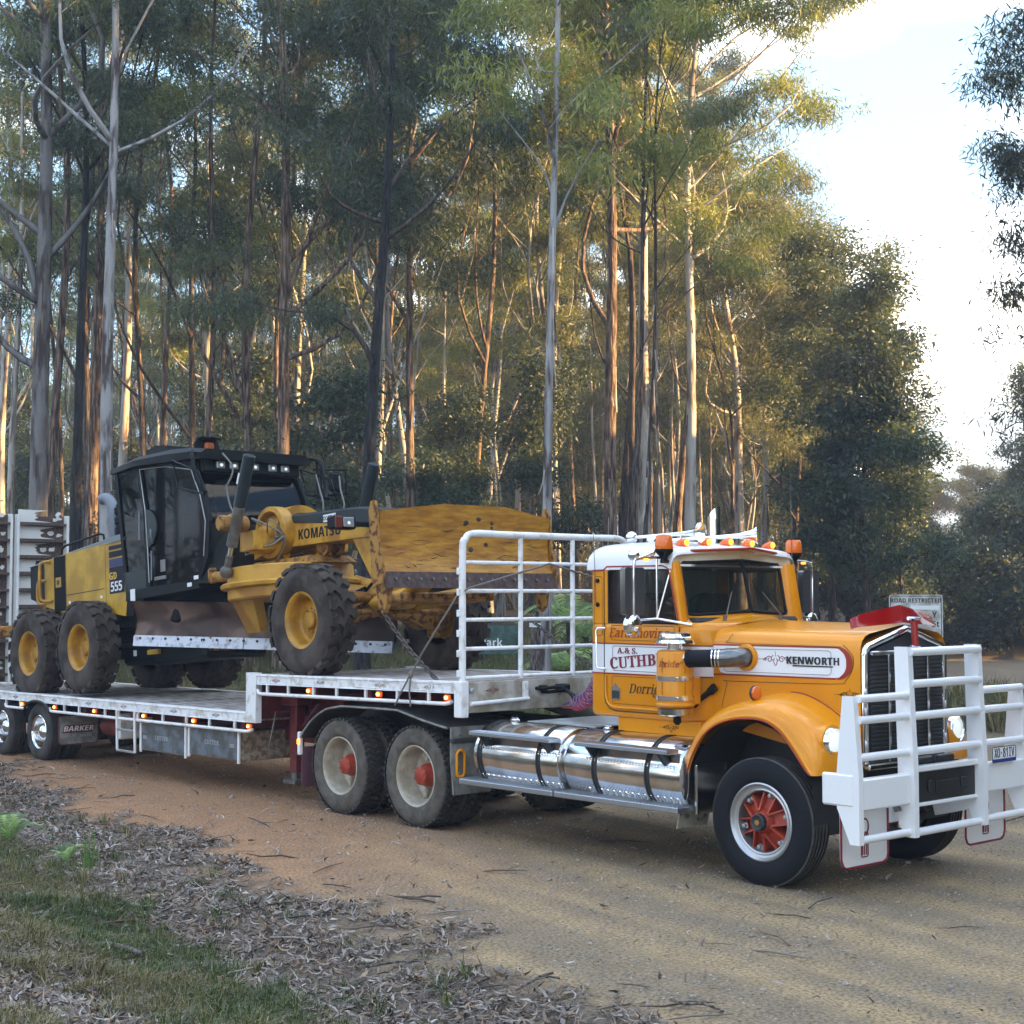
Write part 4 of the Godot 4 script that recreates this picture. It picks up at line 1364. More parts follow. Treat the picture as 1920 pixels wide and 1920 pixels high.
	# --- mudguards over the drive wheels
	for s in [-1.0, 1.0]:
		var line := [[-6.44, 0.80], [-6.38, 0.87], [-6.25, 0.985], [-6.10, 1.075], [-5.95, 1.138], [-5.67, 1.185], [-5.34, 1.19], [-4.95, 1.195], [-4.67, 1.195], [-4.25, 1.115], [-3.98, 1.075], [-3.86, 1.06]]
		b = Mb.new()
		var rows := []
		for q in line: rows.append([Vector3(q[0], q[1], s * 0.60), Vector3(q[0], q[1], s * 1.225), Vector3(q[0], q[1] - 0.022, s * 1.225), Vector3(q[0], q[1] - 0.016, s * 0.60)])
		if s < 0: rows.reverse()
		b.skin(rows, true, true, [1, 2])
		var gd := put("mudguard", b, M.guard, t)
		b = Mb.new()
		var lip := []
		for q in line: lip.append(Vector3(q[0], q[1] - 0.01, s * 1.228))
		b.tube(lip, 0.013, 6)
		put("guard_rim", b, M.guard_grey, gd)
		b = Mb.new()
		b.prism([[0.58, 1.065], [1.235, 1.065], [1.235, 0.72], [1.20, 0.39], [0.72, 0.39], [0.62, 0.60]], -0.012, 0.012, Transform3D(Basis(Vector3(0, 0, s), Vector3(0, 1, 0), Vector3(-s, 0, 0)), Vector3(-3.80, 0, 0)))
		put("guard_front", b, M.guard_grey, gd)
		b = Mb.new()
		b.bx(Vector3(-3.79, 0.93, s * 0.93), Vector3(0.05, 0.05, 0.62), 0.008)
		for i in 4: b.ball(Vector3(-3.765, 0.98, s * (0.72 + i * 0.14)), Vector3(0.012, 0.012, 0.012), 8, 5)
		put("guard_stay", b, M.guard, gd)
		b = Mb.new()
		frame_line(b, Vector3(-3.77, 0.70, s * 1.13), 0.10, 0.26, 0.045, 0.018, Basis(Vector3(0, 0, -1), Vector3(0, 1, 0), Vector3(1, 0, 0)))
		put("hose_hanger", b, M.paint, gd)
		b = Mb.new()
		b.prism([[0.72, 0.68], [1.20, 0.68], [1.20, 0.28], [1.16, 0.23], [0.76, 0.23], [0.72, 0.28]], -0.006, 0.006, Transform3D(Basis(Vector3(0, 0, s), Vector3(0, 1, 0), Vector3(-s, 0, 0)), Vector3(-6.45, 0, 0)))
		var mf := put("rear_mud_flap", b, M.maroon, t)
		mf.mesh.surface_set_material(0, mat("flap_purple", lin(0.12, 0.045, 0.065), 0.65))
		b = Mb.new()
		b.bx(Vector3(-6.46, 0.72, s * 1.22), Vector3(0.05, 0.26, 0.05), 0.01)
		var lb := put("tail_lamp_bracket", b, M.trailer_white, t)
		b = Mb.new()
		b.bx(Vector3(-6.45, 0.74, s * 1.25), Vector3(0.045, 0.06, 0.02), 0.006)
		put("tail_lamp", b, M.amber_lit, lb)

# ---------------------------------------------------------------- the trailer
func deck_y(x: float) -> float:
	# height of the lower and the upper deck along the trailer
	return lerpf(1.004, 0.945, clampf((-7.5 - x) / 7.0, 0, 1.3)) if x < -7.45 else lerpf(1.455, 1.518, (x + 7.5) / 3.8)

func trailer_wheel(t: Node3D) -> Node3D:
	var w := node_part("trailer_wheel", t)
	for z in [0.0, -0.29]:
		var o := put("tyre", tyre(0.412, 0.235, 0.232, [0.06, 0.02, -0.02, -0.06], 48), M.rubber, w)
		o.position.z = z
	var b := Mb.new()
	b.lathe(Vector3.ZERO, Vector3.BACK, [[0.236, 0.088], [0.243, 0.098], [0.234, 0.104], [0.222, 0.092], [0.214, 0.07], [0.206, -0.03], [0.19, -0.065], [0.17, -0.07], [0.0, -0.08]], 48)
	put("rim", b, M.polished, w)
	b = Mb.new()
	b.lathe(Vector3.ZERO, Vector3.BACK, [[0.12, -0.07], [0.118, 0.0], [0.105, 0.045], [0.07, 0.075], [0.03, 0.088], [0.0, 0.09]], 28)
	put("hub_dome", b, M.chrome, w)
	b = Mb.new()
	rim_nuts(b, 10, 0.148, -0.068, 0.011)
	put("wheel_nut_ring", b, M.rim_silver, w).set_meta("kind", "stuff")
	return w

func coaming(t: Node3D, s: float, x0: float, x1: float, rail: Array, posts: Array, lamps: Array, emblems: Array, cuts: Array) -> void:
	# the white channel along a deck edge, the rope rail below it on short posts, side lamps between
	var b := Mb.new()
	var z := s * 1.205
	var n := maxi(int((x1 - x0) / 0.8), 2)
	var rows := []
	for i in n + 1:
		var x := lerpf(x0, x1, float(i) / n)
		var y := deck_y(x)
		rows.append([Vector3(x, y + 0.004, z - s * 0.07), Vector3(x, y + 0.004, z + s * 0.022), Vector3(x, y - 0.014, z + s * 0.026), Vector3(x, y - 0.020, z + s * 0.014), Vector3(x, y - 0.104, z + s * 0.014), Vector3(x, y - 0.116, z + s * 0.022), Vector3(x, y - 0.122, z - s * 0.05)])
	if s < 0: rows.reverse()
	b.skin(rows, true, true, [0, 1, 2, 3, 4, 5, 6])
	var co := put("coaming", b, M.trailer_white, t)
	for e in emblems:
		var c := Vector3(e, deck_y(e) - 0.062, z + s * 0.016)
		b = Mb.new()
		frame_line(b, c, 0.80, 0.075, 0.03, 0.006)
		put("pressed_frame", b, M.trailer_white, co)
		scroll("scrollwork", co, c + Vector3(0, -0.005, 0), 0.17, M.maroon if int(e * 10) % 2 else M.pin_black, Basis.IDENTITY, true)
	b = Mb.new()
	for p in posts:
		b.bx(Vector3(p + 0.07, deck_y(p) - 0.06, z + s * 0.020), Vector3(0.022, 0.08, 0.014), 0.004)
	if posts.size() > 0:
		var rib := put("coaming_rib", b, M.trailer_white, co)
		rib.set_meta("kind", "stuff")
	for r in rail:
		b = Mb.new()
		var e0 := Vector3(r[0], deck_y(r[0] + 0.02) - 0.225, z)
		var e1 := Vector3(r[1], deck_y(r[1] - 0.02) - 0.225, z)
		b.tube([e0 + Vector3(0.0, 0.045, 0), e0 + Vector3(0.03, 0.008, 0), e0 + Vector3(0.08, 0, 0), e1 - Vector3(0.10, 0, 0), e1 - Vector3(0.02, -0.015, 0), e1 + Vector3(0.0, 0.03, 0)], 0.021, 8)
		put("rope_rail", b, M.trailer_white, t)
	for p in posts:
		b = Mb.new()
		b.bx(Vector3(p, deck_y(p) - 0.165, z), Vector3(0.035, 0.10, 0.03), 0.004)
		put("rail_post", b, M.trailer_white, t)
	for l in lamps:
		var la := node_part("side_lamp", t)
		b = Mb.new()
		b.bx(Vector3(l, deck_y(l) - 0.162, z - s * 0.01), Vector3(0.10, 0.06, 0.03), 0.01)
		put("lamp_case", b, M.amber, la)
		b = Mb.new()
		b.ball(Vector3(l, deck_y(l) - 0.162, z + s * 0.012), Vector3(0.022, 0.018, 0.012), 10, 6)
		put("lamp_bulb", b, M.amber_hot, la)

func build_trailer() -> void:
	var t := thing("drop_deck_trailer", "white-edged drop deck trailer with front gate behind the yellow truck", "trailer", TRUCK_AT + Basis(Vector3.UP, TRUCK_TURN) * Vector3(-9, 0, 0), TRUCK_TURN)
	shift = Vector3(9, 0, 0)
	var b: Mb
	# decks
	b = Mb.new()
	var slab := func(b2: Mb, x0: float, x1: float, zz: float, thick: float) -> void:
		var y0 := deck_y(x0 + 0.001)
		var y1 := deck_y(x1 - 0.001)
		b2.hexa([Vector3(x0, y0 - thick, zz), Vector3(x1, y1 - thick, zz), Vector3(x1, y1 - thick, -zz), Vector3(x0, y0 - thick, -zz), Vector3(x0, y0, zz), Vector3(x1, y1, zz), Vector3(x1, y1, -zz), Vector3(x0, y0, -zz)])
	slab.call(b, -16.4, -7.46, 1.14, 0.10)
	put("lower_deck", b, M.deck_timber, t)
	b = Mb.new()
	slab.call(b, -7.44, -3.70, 1.14, 0.10)
	put("upper_deck", b, M.deck_timber, t)
	# main beams and cross members
	for s in [-1.0, 1.0]:
		b = Mb.new()
		b.prism([[-16.3, 0.62], [-16.3, 0.84], [-7.7, 0.90], [-7.35, 0.95], [-7.35, 1.34], [-3.75, 1.40], [-3.75, 1.24], [-6.6, 1.16], [-7.0, 0.62]], s * 0.42, s * 0.50)
		put("main_beam", b, M.trailer_red, t)
	for i in 7:
		b = Mb.new()
		var x := -15.9 + i * 1.35
		b.bx(Vector3(x, deck_y(x) - 0.16, 0), Vector3(0.08, 0.10, 2.26), 0.005)
		put("cross_member", b, M.trailer_red, t)
	for x in [-4.3, -5.3, -6.3]:
		b = Mb.new()
		b.bx(Vector3(x, deck_y(x) - 0.17, 0), Vector3(0.08, 0.10, 2.26), 0.005)
		put("cross_member", b, M.trailer_red, t)
	b = Mb.new()
	b.bx(Vector3(-5.3, 1.20, 0), Vector3(2.2, 0.04, 1.1), 0.006)
	put("skid_plate", b, M.chassis, t)
	b = Mb.new()
	b.bx(Vector3(-7.42, 1.16, 0), Vector3(0.05, 0.46, 2.26), 0.006)
	put("step_bulkhead", b, M.trailer_red, t)
	# white corner post at the step in the deck
	for s in [-1.0, 1.0]:
		b = Mb.new()
		b.prism([[-7.57, 0.89], [-7.36, 0.89], [-7.36, 1.475], [-7.57, 1.472]], s * 1.15, s * 1.232)
		put("step_post", b, M.trailer_white, t)
		coaming(t, s, -7.36, -3.72, [[-7.36, -3.82]], [-7.15, -6.72, -6.22, -5.78, -5.25, -4.70, -4.18], [-6.32, -5.03, -3.90], [-6.95, -6.08, -4.99, -4.16], [])
		coaming(t, s, -16.4, -7.57, [[-12.77, -7.475], [-14.24, -13.53], [-16.3, -15.2]], [-12.3, -11.85, -11.1, -10.72, -10.2, -9.55, -8.97, -8.42, -7.85, -14.2, -13.72], [-13.66, -12.61, -11.41, -10.05, -8.80, -7.55], [-13.86, -12.59, -11.55, -10.56, -9.26, -8.25], [])
		# wheel arch dip
		b = Mb.new()
		var lip := []
		for i in 9:
			var a := PI * i / 8
			lip.append(Vector3(-13.14 + cos(a) * 0.40, 0.72 + sin(a) * 0.14, s * 1.226))
		b.tube(lip, 0.02, 6)
		put("arch_lip", b, M.chassis, t)
	# wheels
	var w := trailer_wheel(t)
	w.position = Vector3(-13.14, 0.412, 1.085) + shift
	for q in [[-14.39, 1.085, 0.0], [-15.64, 1.085, 0.0], [-13.14, -1.085, PI], [-14.39, -1.085, PI], [-15.64, -1.085, PI]]: again(w, Vector3(q[0], 0.412, q[1]), q[2])
	b = Mb.new()
	for x in [-13.14, -14.39, -15.64]: b.cyl(Vector3(x, 0.41, -0.7), Vector3(x, 0.41, 0.7), 0.07, 14)
	b.bx(Vector3(-14.4, 0.58, 0.5), Vector3(3.2, 0.16, 0.12), 0.02)
	b.bx(Vector3(-14.4, 0.58, -0.5), Vector3(3.2, 0.16, 0.12), 0.02)
	put("axle_group", b, M.chassis, t)
	# mud flap with maker's name, facing forward
	b = Mb.new()
	var zy := Transform3D(Basis(Vector3(0, 0, -1), Vector3(0, 1, 0), Vector3(1, 0, 0)), Vector3(-12.42, 0.48, 0.93))
	b.prism(round_rect(0.60, 0.41, 0.05), -0.006, 0.006, zy)
	var fl := put("trailer_mud_flap", b, M.flap_grey, t)
	b = Mb.new()
	frame_line(b, Vector3(-12.412, 0.48, 0.93), 0.595, 0.405, 0.05, 0.008, zy.basis)
	put("flap_edge", b, M.trailer_red, fl)
	b = Mb.new()
	b.hexa([zy * Vector3(-0.25, -0.04, 0.007), zy * Vector3(0.22, -0.04, 0.007), zy * Vector3(0.22, -0.04, 0.010), zy * Vector3(-0.25, -0.04, 0.010), zy * Vector3(-0.22, 0.07, 0.007), zy * Vector3(0.25, 0.07, 0.007), zy * Vector3(0.25, 0.07, 0.010), zy * Vector3(-0.22, 0.07, 0.010)])
	put("name_panel", b, M.trailer_red, fl)
	letters("maker_name", "BARKER", 0.072, M.decal_white, fl, Transform3D(zy.basis * Basis(Vector3(1, 0, 0), Vector3(0.2, 1, 0), Vector3(0, 0, 1)), zy * Vector3(0, 0.017, 0.011)), "Droid Sans", true, 0.003, 1.25)
	letters("maker_name", "TRAILERS", 0.034, M.box_print, fl, Transform3D(zy.basis, zy * Vector3(0.10, -0.085, 0.008)), "Droid Sans", true)
	# folding ladder
	var la := node_part("ladder", t)
	for x in [-10.73, -10.25]:
		b = Mb.new()
		b.rod(Vector3(x, 0.33, 1.215), Vector3(x + 0.01, 0.86, 1.235), 0.018, 8)
		put("ladder_rail", b, M.trailer_white, la)
	for y in [0.335, 0.61]:
		b = Mb.new()
		b.bx(Vector3(-10.49, y, 1.22), Vector3(0.47, 0.03, 0.035), 0.006)
		put("ladder_rung", b, M.zinc, la)
	# tool boxes
	for q in [[-10.22, -9.05, 0.37, 0.71, "CUTTER"], [-9.0, -7.82, 0.40, 0.75, "CUTTER"]]:
		var bxn := node_part("tool_box", t)
		b = Mb.new()
		b.bx(Vector3((q[0] + q[1]) / 2, (q[2] + q[3]) / 2, 0.78), Vector3(q[1] - q[0] - 0.02, q[3] - q[2], 0.72), 0.008)
		put("box_body", b, M.box_rusty if q[0] > -9.5 else M.zinc, bxn)
		b = Mb.new()
		b.bx(Vector3((q[0] + q[1]) / 2, (q[2] + q[3]) / 2 + 0.006, 1.145), Vector3(q[1] - q[0] - 0.05, q[3] - q[2] - 0.02, 0.014), 0.004)
		put("box_door", b, M.box_grey, bxn)
		b = Mb.new()
		for x in [q[0] + 0.015, q[1] - 0.015]: b.bx(Vector3(x, (q[2] + q[3]) / 2, 1.155), Vector3(0.032, q[3] - q[2] + 0.05, 0.03), 0.005)
		put("box_edge", b, M.trailer_white, bxn)
		letters("box_lettering", q[4], 0.055, M.box_print, bxn, Transform3D(Basis.IDENTITY, Vector3((q[0] + q[1]) / 2 - 0.05, (q[2] + q[3]) / 2 + 0.01, 1.153)), "Droid Sans", true, 0.003, 1.2)
		b = Mb.new()
		b.bx(Vector3(q[1] - 0.17 if q[0] > -9.5 else q[0] + 0.12, (q[2] + q[3]) / 2, 1.155), Vector3(0.09, 0.045, 0.012), 0.004)
		put("box_latch", b, M.rim_silver, bxn)
	b = Mb.new()
	b.bx(Vector3(-10.95, 0.62, 0.85), Vector3(0.12, 0.34, 0.5), 0.02)
	put("air_tank_bracket", b, M.trailer_white, t)
	b = Mb.new()
	b.cyl(Vector3(-11.9, 0.56, 0.75), Vector3(-11.1, 0.56, 0.75), 0.13, 20, 0.03)
	put("air_tank", b, M.trailer_red, t)
	# landing legs
	for s in [-1.0, 1.0]:
		var lg := node_part("landing_leg", t)
		b = Mb.new()
		b.bx(Vector3(-7.16, 0.74, s * 0.78), Vector3(0.13, 0.86, 0.13), 0.012)
		b.bx(Vector3(-7.16, 1.14, s * 0.80), Vector3(0.34, 0.10, 0.22), 0.01)
		b.hexa([Vector3(-7.05, 0.85, s * 0.78 - 0.02), Vector3(-7.02, 0.85, s * 0.78 - 0.02), Vector3(-7.02, 0.85, s * 0.78 + 0.02), Vector3(-7.05, 0.85, s * 0.78 + 0.02), Vector3(-6.75, 1.12, s * 0.78 - 0.02), Vector3(-6.70, 1.12, s * 0.78 - 0.02), Vector3(-6.70, 1.12, s * 0.78 + 0.02), Vector3(-6.75, 1.12, s * 0.78 + 0.02)])
		put("leg_tube", b, M.trailer_red, lg)
		b = Mb.new()
		b.bx(Vector3(-7.16, 0.33, s * 0.78), Vector3(0.10, 0.30, 0.10), 0.01)
		b.bx(Vector3(-7.16, 0.20, s * 0.78), Vector3(0.24, 0.05, 0.24), 0.01)
		put("leg_foot", b, M.steel, lg)
		b = Mb.new()
		b.tube([Vector3(-7.22, 1.02, s * 0.86), Vector3(-7.22, 1.02, s * 1.04), Vector3(-7.30, 0.60, s * 1.08), Vector3(-7.30, 0.56, s * 1.02), Vector3(-7.24, 0.54, s * 0.96)], 0.013, 6)
		put("crank_handle", b, M.steel, lg)
	# front gate of white pipe
	var ga := node_part("front_gate", t)
	var gx := -3.68
	b = Mb.new()
	b.tube(bezier([Vector3(gx, 1.50, 1.185), Vector3(gx, 2.0, 1.185), Vector3(gx, 2.82, 1.185), Vector3(gx, 2.94, 1.15), Vector3(gx, 3.0, 1.04), Vector3(gx, 3.0, 0.6), Vector3(gx, 3.0, -0.6), Vector3(gx, 3.0, -1.04), Vector3(gx, 2.94, -1.15), Vector3(gx, 2.82, -1.185), Vector3(gx, 2.0, -1.185), Vector3(gx, 1.50, -1.185)], 5), 0.036, 12)
	put("gate_frame", b, M.trailer_white, ga)
	for z in [0.40, -0.35]:
		b = Mb.new()
		b.rod(Vector3(gx, 1.53, z), Vector3(gx, 2.98, z), 0.026, 10)
		put("gate_post", b, M.trailer_white, ga)
	for y in [1.555, 1.845, 2.135, 2.425, 2.71]:
		b = Mb.new()
		b.rod(Vector3(gx, y, -1.16), Vector3(gx, y, 1.16), 0.020, 8)
		put("gate_bar", b, M.trailer_white, ga)
	for y in [2.62, 2.41, 2.20, 2.0, 1.80, 1.60]:
		b = Mb.new()
		b.bx(Vector3(gx - 0.01, y, 1.228), Vector3(0.04, 0.07, 0.03), 0.006)
		put("gate_lug", b, M.trailer_white, ga)
	# front beam
	b = Mb.new()
	b.bx(Vector3(-3.70, 1.36, 0), Vector3(0.08, 0.31, 2.30), 0.008)
	put("front_beam", b, M.trailer_cream, t)
	for s in [-1.0, 1.0]:
		b = Mb.new()
		b.bx(Vector3(-3.69, 1.345, s * 1.19), Vector3(0.12, 0.36, 0.10), 0.008)
		put("corner_block", b, M.trailer_white, t)
	b = Mb.new()
	b.rod(Vector3(-3.625, 1.30, 1.12), Vector3(-3.625, 1.32, 0.34), 0.022, 8)
	b.bx(Vector3(-3.64, 1.40, 0.37), Vector3(0.04, 0.20, 0.06), 0.006)
	put("front_rail", b, M.trailer_white, t)
	scroll("scrollwork", t, Vector3(-3.658, 1.42, 0.80), 0.18, M.maroon, Basis(Vector3(0, 0, -1), Vector3(0, 1, 0), Vector3(1, 0, 0)))
	b = Mb.new()
	b.ball(Vector3(-3.65, 1.43, 1.09), Vector3(0.025, 0.03, 0.03), 12, 8)
	put("front_lamp", b, M.lamp_clear, t)
	# hoses and the coiled air lines to the cab
	b = Mb.new()
	for q in [[0.10, 1.42], [0.02, 1.38]]:
		b.tube(bezier([Vector3(-3.66, q[1], q[0] + 0.10), Vector3(-3.56, q[1], q[0] + 0.08), Vector3(-3.50, q[1] + 0.01, q[0] - 0.08), Vector3(-3.38, q[1] - 0.05, q[0] - 0.12), Vector3(-3.15, q[1] - 0.10, q[0] + 0.05)], 4), 0.018, 8)
	b.bx(Vector3(-3.64, 1.42, 0.12), Vector3(0.06, 0.06, 0.10), 0.01)
	b.bx(Vector3(-3.60, 1.42, -0.12), Vector3(0.10, 0.07, 0.16), 0.015)
	put("brake_hose", b, M.rubber_black, t)
	for q in [[M.coil_purple, 0.0, 0.0], [M.coil_red, 0.6, -0.025]]:
		b = Mb.new()
		var p0 := Vector3(-3.13, 1.30 + q[2], 0.14)
		var p1 := Vector3(-2.26, 1.70 + q[2], 0.62)
		var ax := (p1 - p0).normalized()
		var u := ax.cross(Vector3.UP).normalized()
		var v := ax.cross(u)
		var path := [p0 + Vector3(-0.2, -0.04, 0.0)]
		for i in 111:
			var a: float = i * 0.5 + q[1]
			path.append(p0.lerp(p1, i / 110.0) + Vector3(0, -0.10 * sin(PI * i / 110.0), 0) + (u * cos(a) + v * sin(a)) * 0.062)
		path.append(p1 + Vector3(0.04, 0.02, 0))
		b.tube(path, 0.009, 5)
		put("air_line_coil", b, q[0], t)
	# upright loading ramps at the tail
	for q in [[-0.88, 0.0], [0.12, 1.0]]:
		var ra := node_part("loading_ramp", t)
		var rx := -16.6
		b = Mb.new()
		b.bx(Vector3(rx - 0.06, 2.35, (q[0] + q[1]) / 2), Vector3(0.03, 2.75, q[1] - q[0] - 0.06), 0.004)
		put("ramp_plate", b, M.ramp_rust, ra)
		for z in [q[0], q[1]]:
			b = Mb.new()
			b.bx(Vector3(rx, 2.35, z), Vector3(0.12, 2.78, 0.045), 0.006)
			put("ramp_beam", b, M.ramp_paint, ra)
		for i in 10:
			b = Mb.new()
			b.bx(Vector3(rx + 0.02, 1.08 + i * 0.278, (q[0] + q[1]) / 2), Vector3(0.075, 0.045, q[1] - q[0] - 0.05), 0.005)
			put("ramp_cleat", b, M.ramp_rust, ra)
			# paint that is left on the plate between the cleats, flaked with an uneven edge
			b = Mb.new()
			var poly := []
			var y0 := 1.105 + i * 0.278
			rng.seed = 900 + i + int(q[0] * 10)
			var reach := rng.randf_range(0.36, 0.50)
			poly.append([q[1] - 0.03, y0 + 0.012]); poly.append([q[1] - 0.03, y0 + 0.222])
			for k in 9: poly.append([q[1] - reach - rng.randf_range(-0.07, 0.07) - (0.2 if k in [0, 8] else 0.0), y0 + 0.215 - k * 0.025])
			b.prism(poly, rx - 0.045, rx - 0.038, Transform3D(Basis(Vector3(0, 0, 1), Vector3(0, 1, 0), Vector3(1, 0, 0)), Vector3.ZERO))
			put("flaked_paint", b, M.ramp_paint, ra)
			for k in 3:
				b = Mb.new()
				var c := Vector2(lerpf(q[0] + 0.1, q[1] - 0.45, rng.randf()), y0 + rng.randf_range(0.05, 0.18))
				var bl := []
				for j in 8:
					var a := TAU * j / 8
					var r := rng.randf_range(0.018, 0.05)
					bl.append([c.x + cos(a) * r * 1.5, c.y + sin(a) * r])
				b.prism(bl, rx - 0.045, rx - 0.038, Transform3D(Basis(Vector3(0, 0, 1), Vector3(0, 1, 0), Vector3(1, 0, 0)), Vector3.ZERO))
				put("flaked_paint", b, M.ramp_paint, ra)
	b = Mb.new()
	b.bx(Vector3(-16.45, 0.78, 0), Vector3(0.14, 0.36, 2.4), 0.01)
	put("tail_beam", b, M.trailer_white, t)

func frame_at(x: float, y: float, z: float) -> Vector3:
	return TRUCK_AT + Basis(Vector3.UP, TRUCK_TURN) * Vector3(x, y, z)

func build_tie_downs() -> void:
	var runs := [[Vector3(-5.02, 2.20, 1.15), Vector3(-4.24, 1.51, 1.05), "dark steel chain from the dozer blade to the near edge of the upper deck"],
		[Vector3(-5.02, 2.10, -1.0), Vector3(-3.80, 1.53, -0.95), "thin dark chain behind the gate from the dozer blade down to the far deck corner"]]
	for q in runs:
		var t := thing("tie_down_chain", q[2], "chain", frame_at(q[1].x, q[1].y, q[1].z), TRUCK_TURN)
		var d: Vector3 = q[0] - q[1]
		var n := int(d.length() / 0.055)
		var dir := d.normalized()
		for i in n:
			var b := Mb.new()
			var c := dir * (i + 0.5) * 0.055 + Vector3(0, -0.05 * sin(PI * i / n), 0)
			var side := dir.cross(Vector3.UP).normalized()
			if i % 2: side = dir.cross(side)
			var ring := []
			for k in 10:
				var a := TAU * k / 10
				ring.append(c + dir * cos(a) * 0.040 + side * sin(a) * 0.022)
			b.tube(ring, 0.0085, 5, false, true)
			put("chain_link", b, M.chain_steel, t)
	# rope
	var t := thing("tie_down_rope", "grey rope run from the front gate down to the near coaming", "rope", frame_at(-4.5, 1.3, 1.25), TRUCK_TURN)
	var o := Vector3(-4.5, 1.3, 1.25)
	var b := Mb.new()
	b.tube([Vector3(-3.64, 2.52, -0.9) - o, Vector3(-3.64, 2.71, 0.03) - o, Vector3(-3.62, 2.45, 1.16) - o, Vector3(-3.70, 2.38, 1.235) - o, Vector3(-4.26, 1.77, 1.25) - o, Vector3(-4.42, 1.56, 1.25) - o], 0.011, 6)
	put("long_strand", b, M.rope, t)
	b = Mb.new()
	b.tube([Vector3(-4.42, 1.58, 1.25) - o, Vector3(-4.56, 1.40, 1.255) - o, Vector3(-4.68, 1.24, 1.255) - o], 0.010, 6)
	put("tail_strand", b, M.rope, t)
	b = Mb.new()
	b.tube([Vector3(-4.42, 1.58, 1.25) - o, Vector3(-4.44, 1.40, 1.255) - o, Vector3(-4.42, 1.24, 1.255) - o], 0.010, 6)
	put("tail_strand", b, M.rope, t)
	b = Mb.new()
	b.ball(Vector3(-4.42, 1.57, 1.25) - o, Vector3(0.03, 0.04, 0.03), 10, 6)
	put("knot", b, M.rope, t)

# ---------------------------------------------------------------- the grader (its own level frame, nose up on the decks)
func grader_wheel(t: Node3D) -> Node3D:
	var w := node_part("wheel", t)
	put("tyre", tyre(0.614, 0.37, 0.315, [], 64), M.grader_rubber, w)
	var b := Mb.new()
	var n := 21
	for i in n:
		for s in [-1.0, 1.0]:
			var a: float = TAU * (i + (0.5 if s > 0 else 0.0)) / n
			lug(b, 0.606, 0.046, [[s * -0.012, a - 0.03], [s * 0.045, a + 0.085], [s * 0.075, a + 0.115], [s * 0.125, a + 0.05], [s * 0.150, a + 0.04], [s * 0.172, a + 0.07]], 0.098)
	put("tread", b, M.grader_rubber, w)
	b = Mb.new()
	b.lathe(Vector3.ZERO, Vector3.BACK, [[0.325, 0.125], [0.335, 0.142], [0.325, 0.15], [0.312, 0.148], [0.288, 0.13], [0.276, 0.11], [0.268, 0.06], [0.262, 0.0], [0.252, -0.02], [0.235, -0.03], [0.16, -0.015], [0.10, -0.01], [0.098, 0.03], [0.085, 0.045], [0.0, 0.05]], 56)
	put("rim", b, M.grader_rim, w)
	b = Mb.new()
	rim_nuts(b, 10, 0.135, -0.012, 0.014)
	put("wheel_nut_ring", b, M.rusty_yellow, w).set_meta("kind", "stuff")
	return w

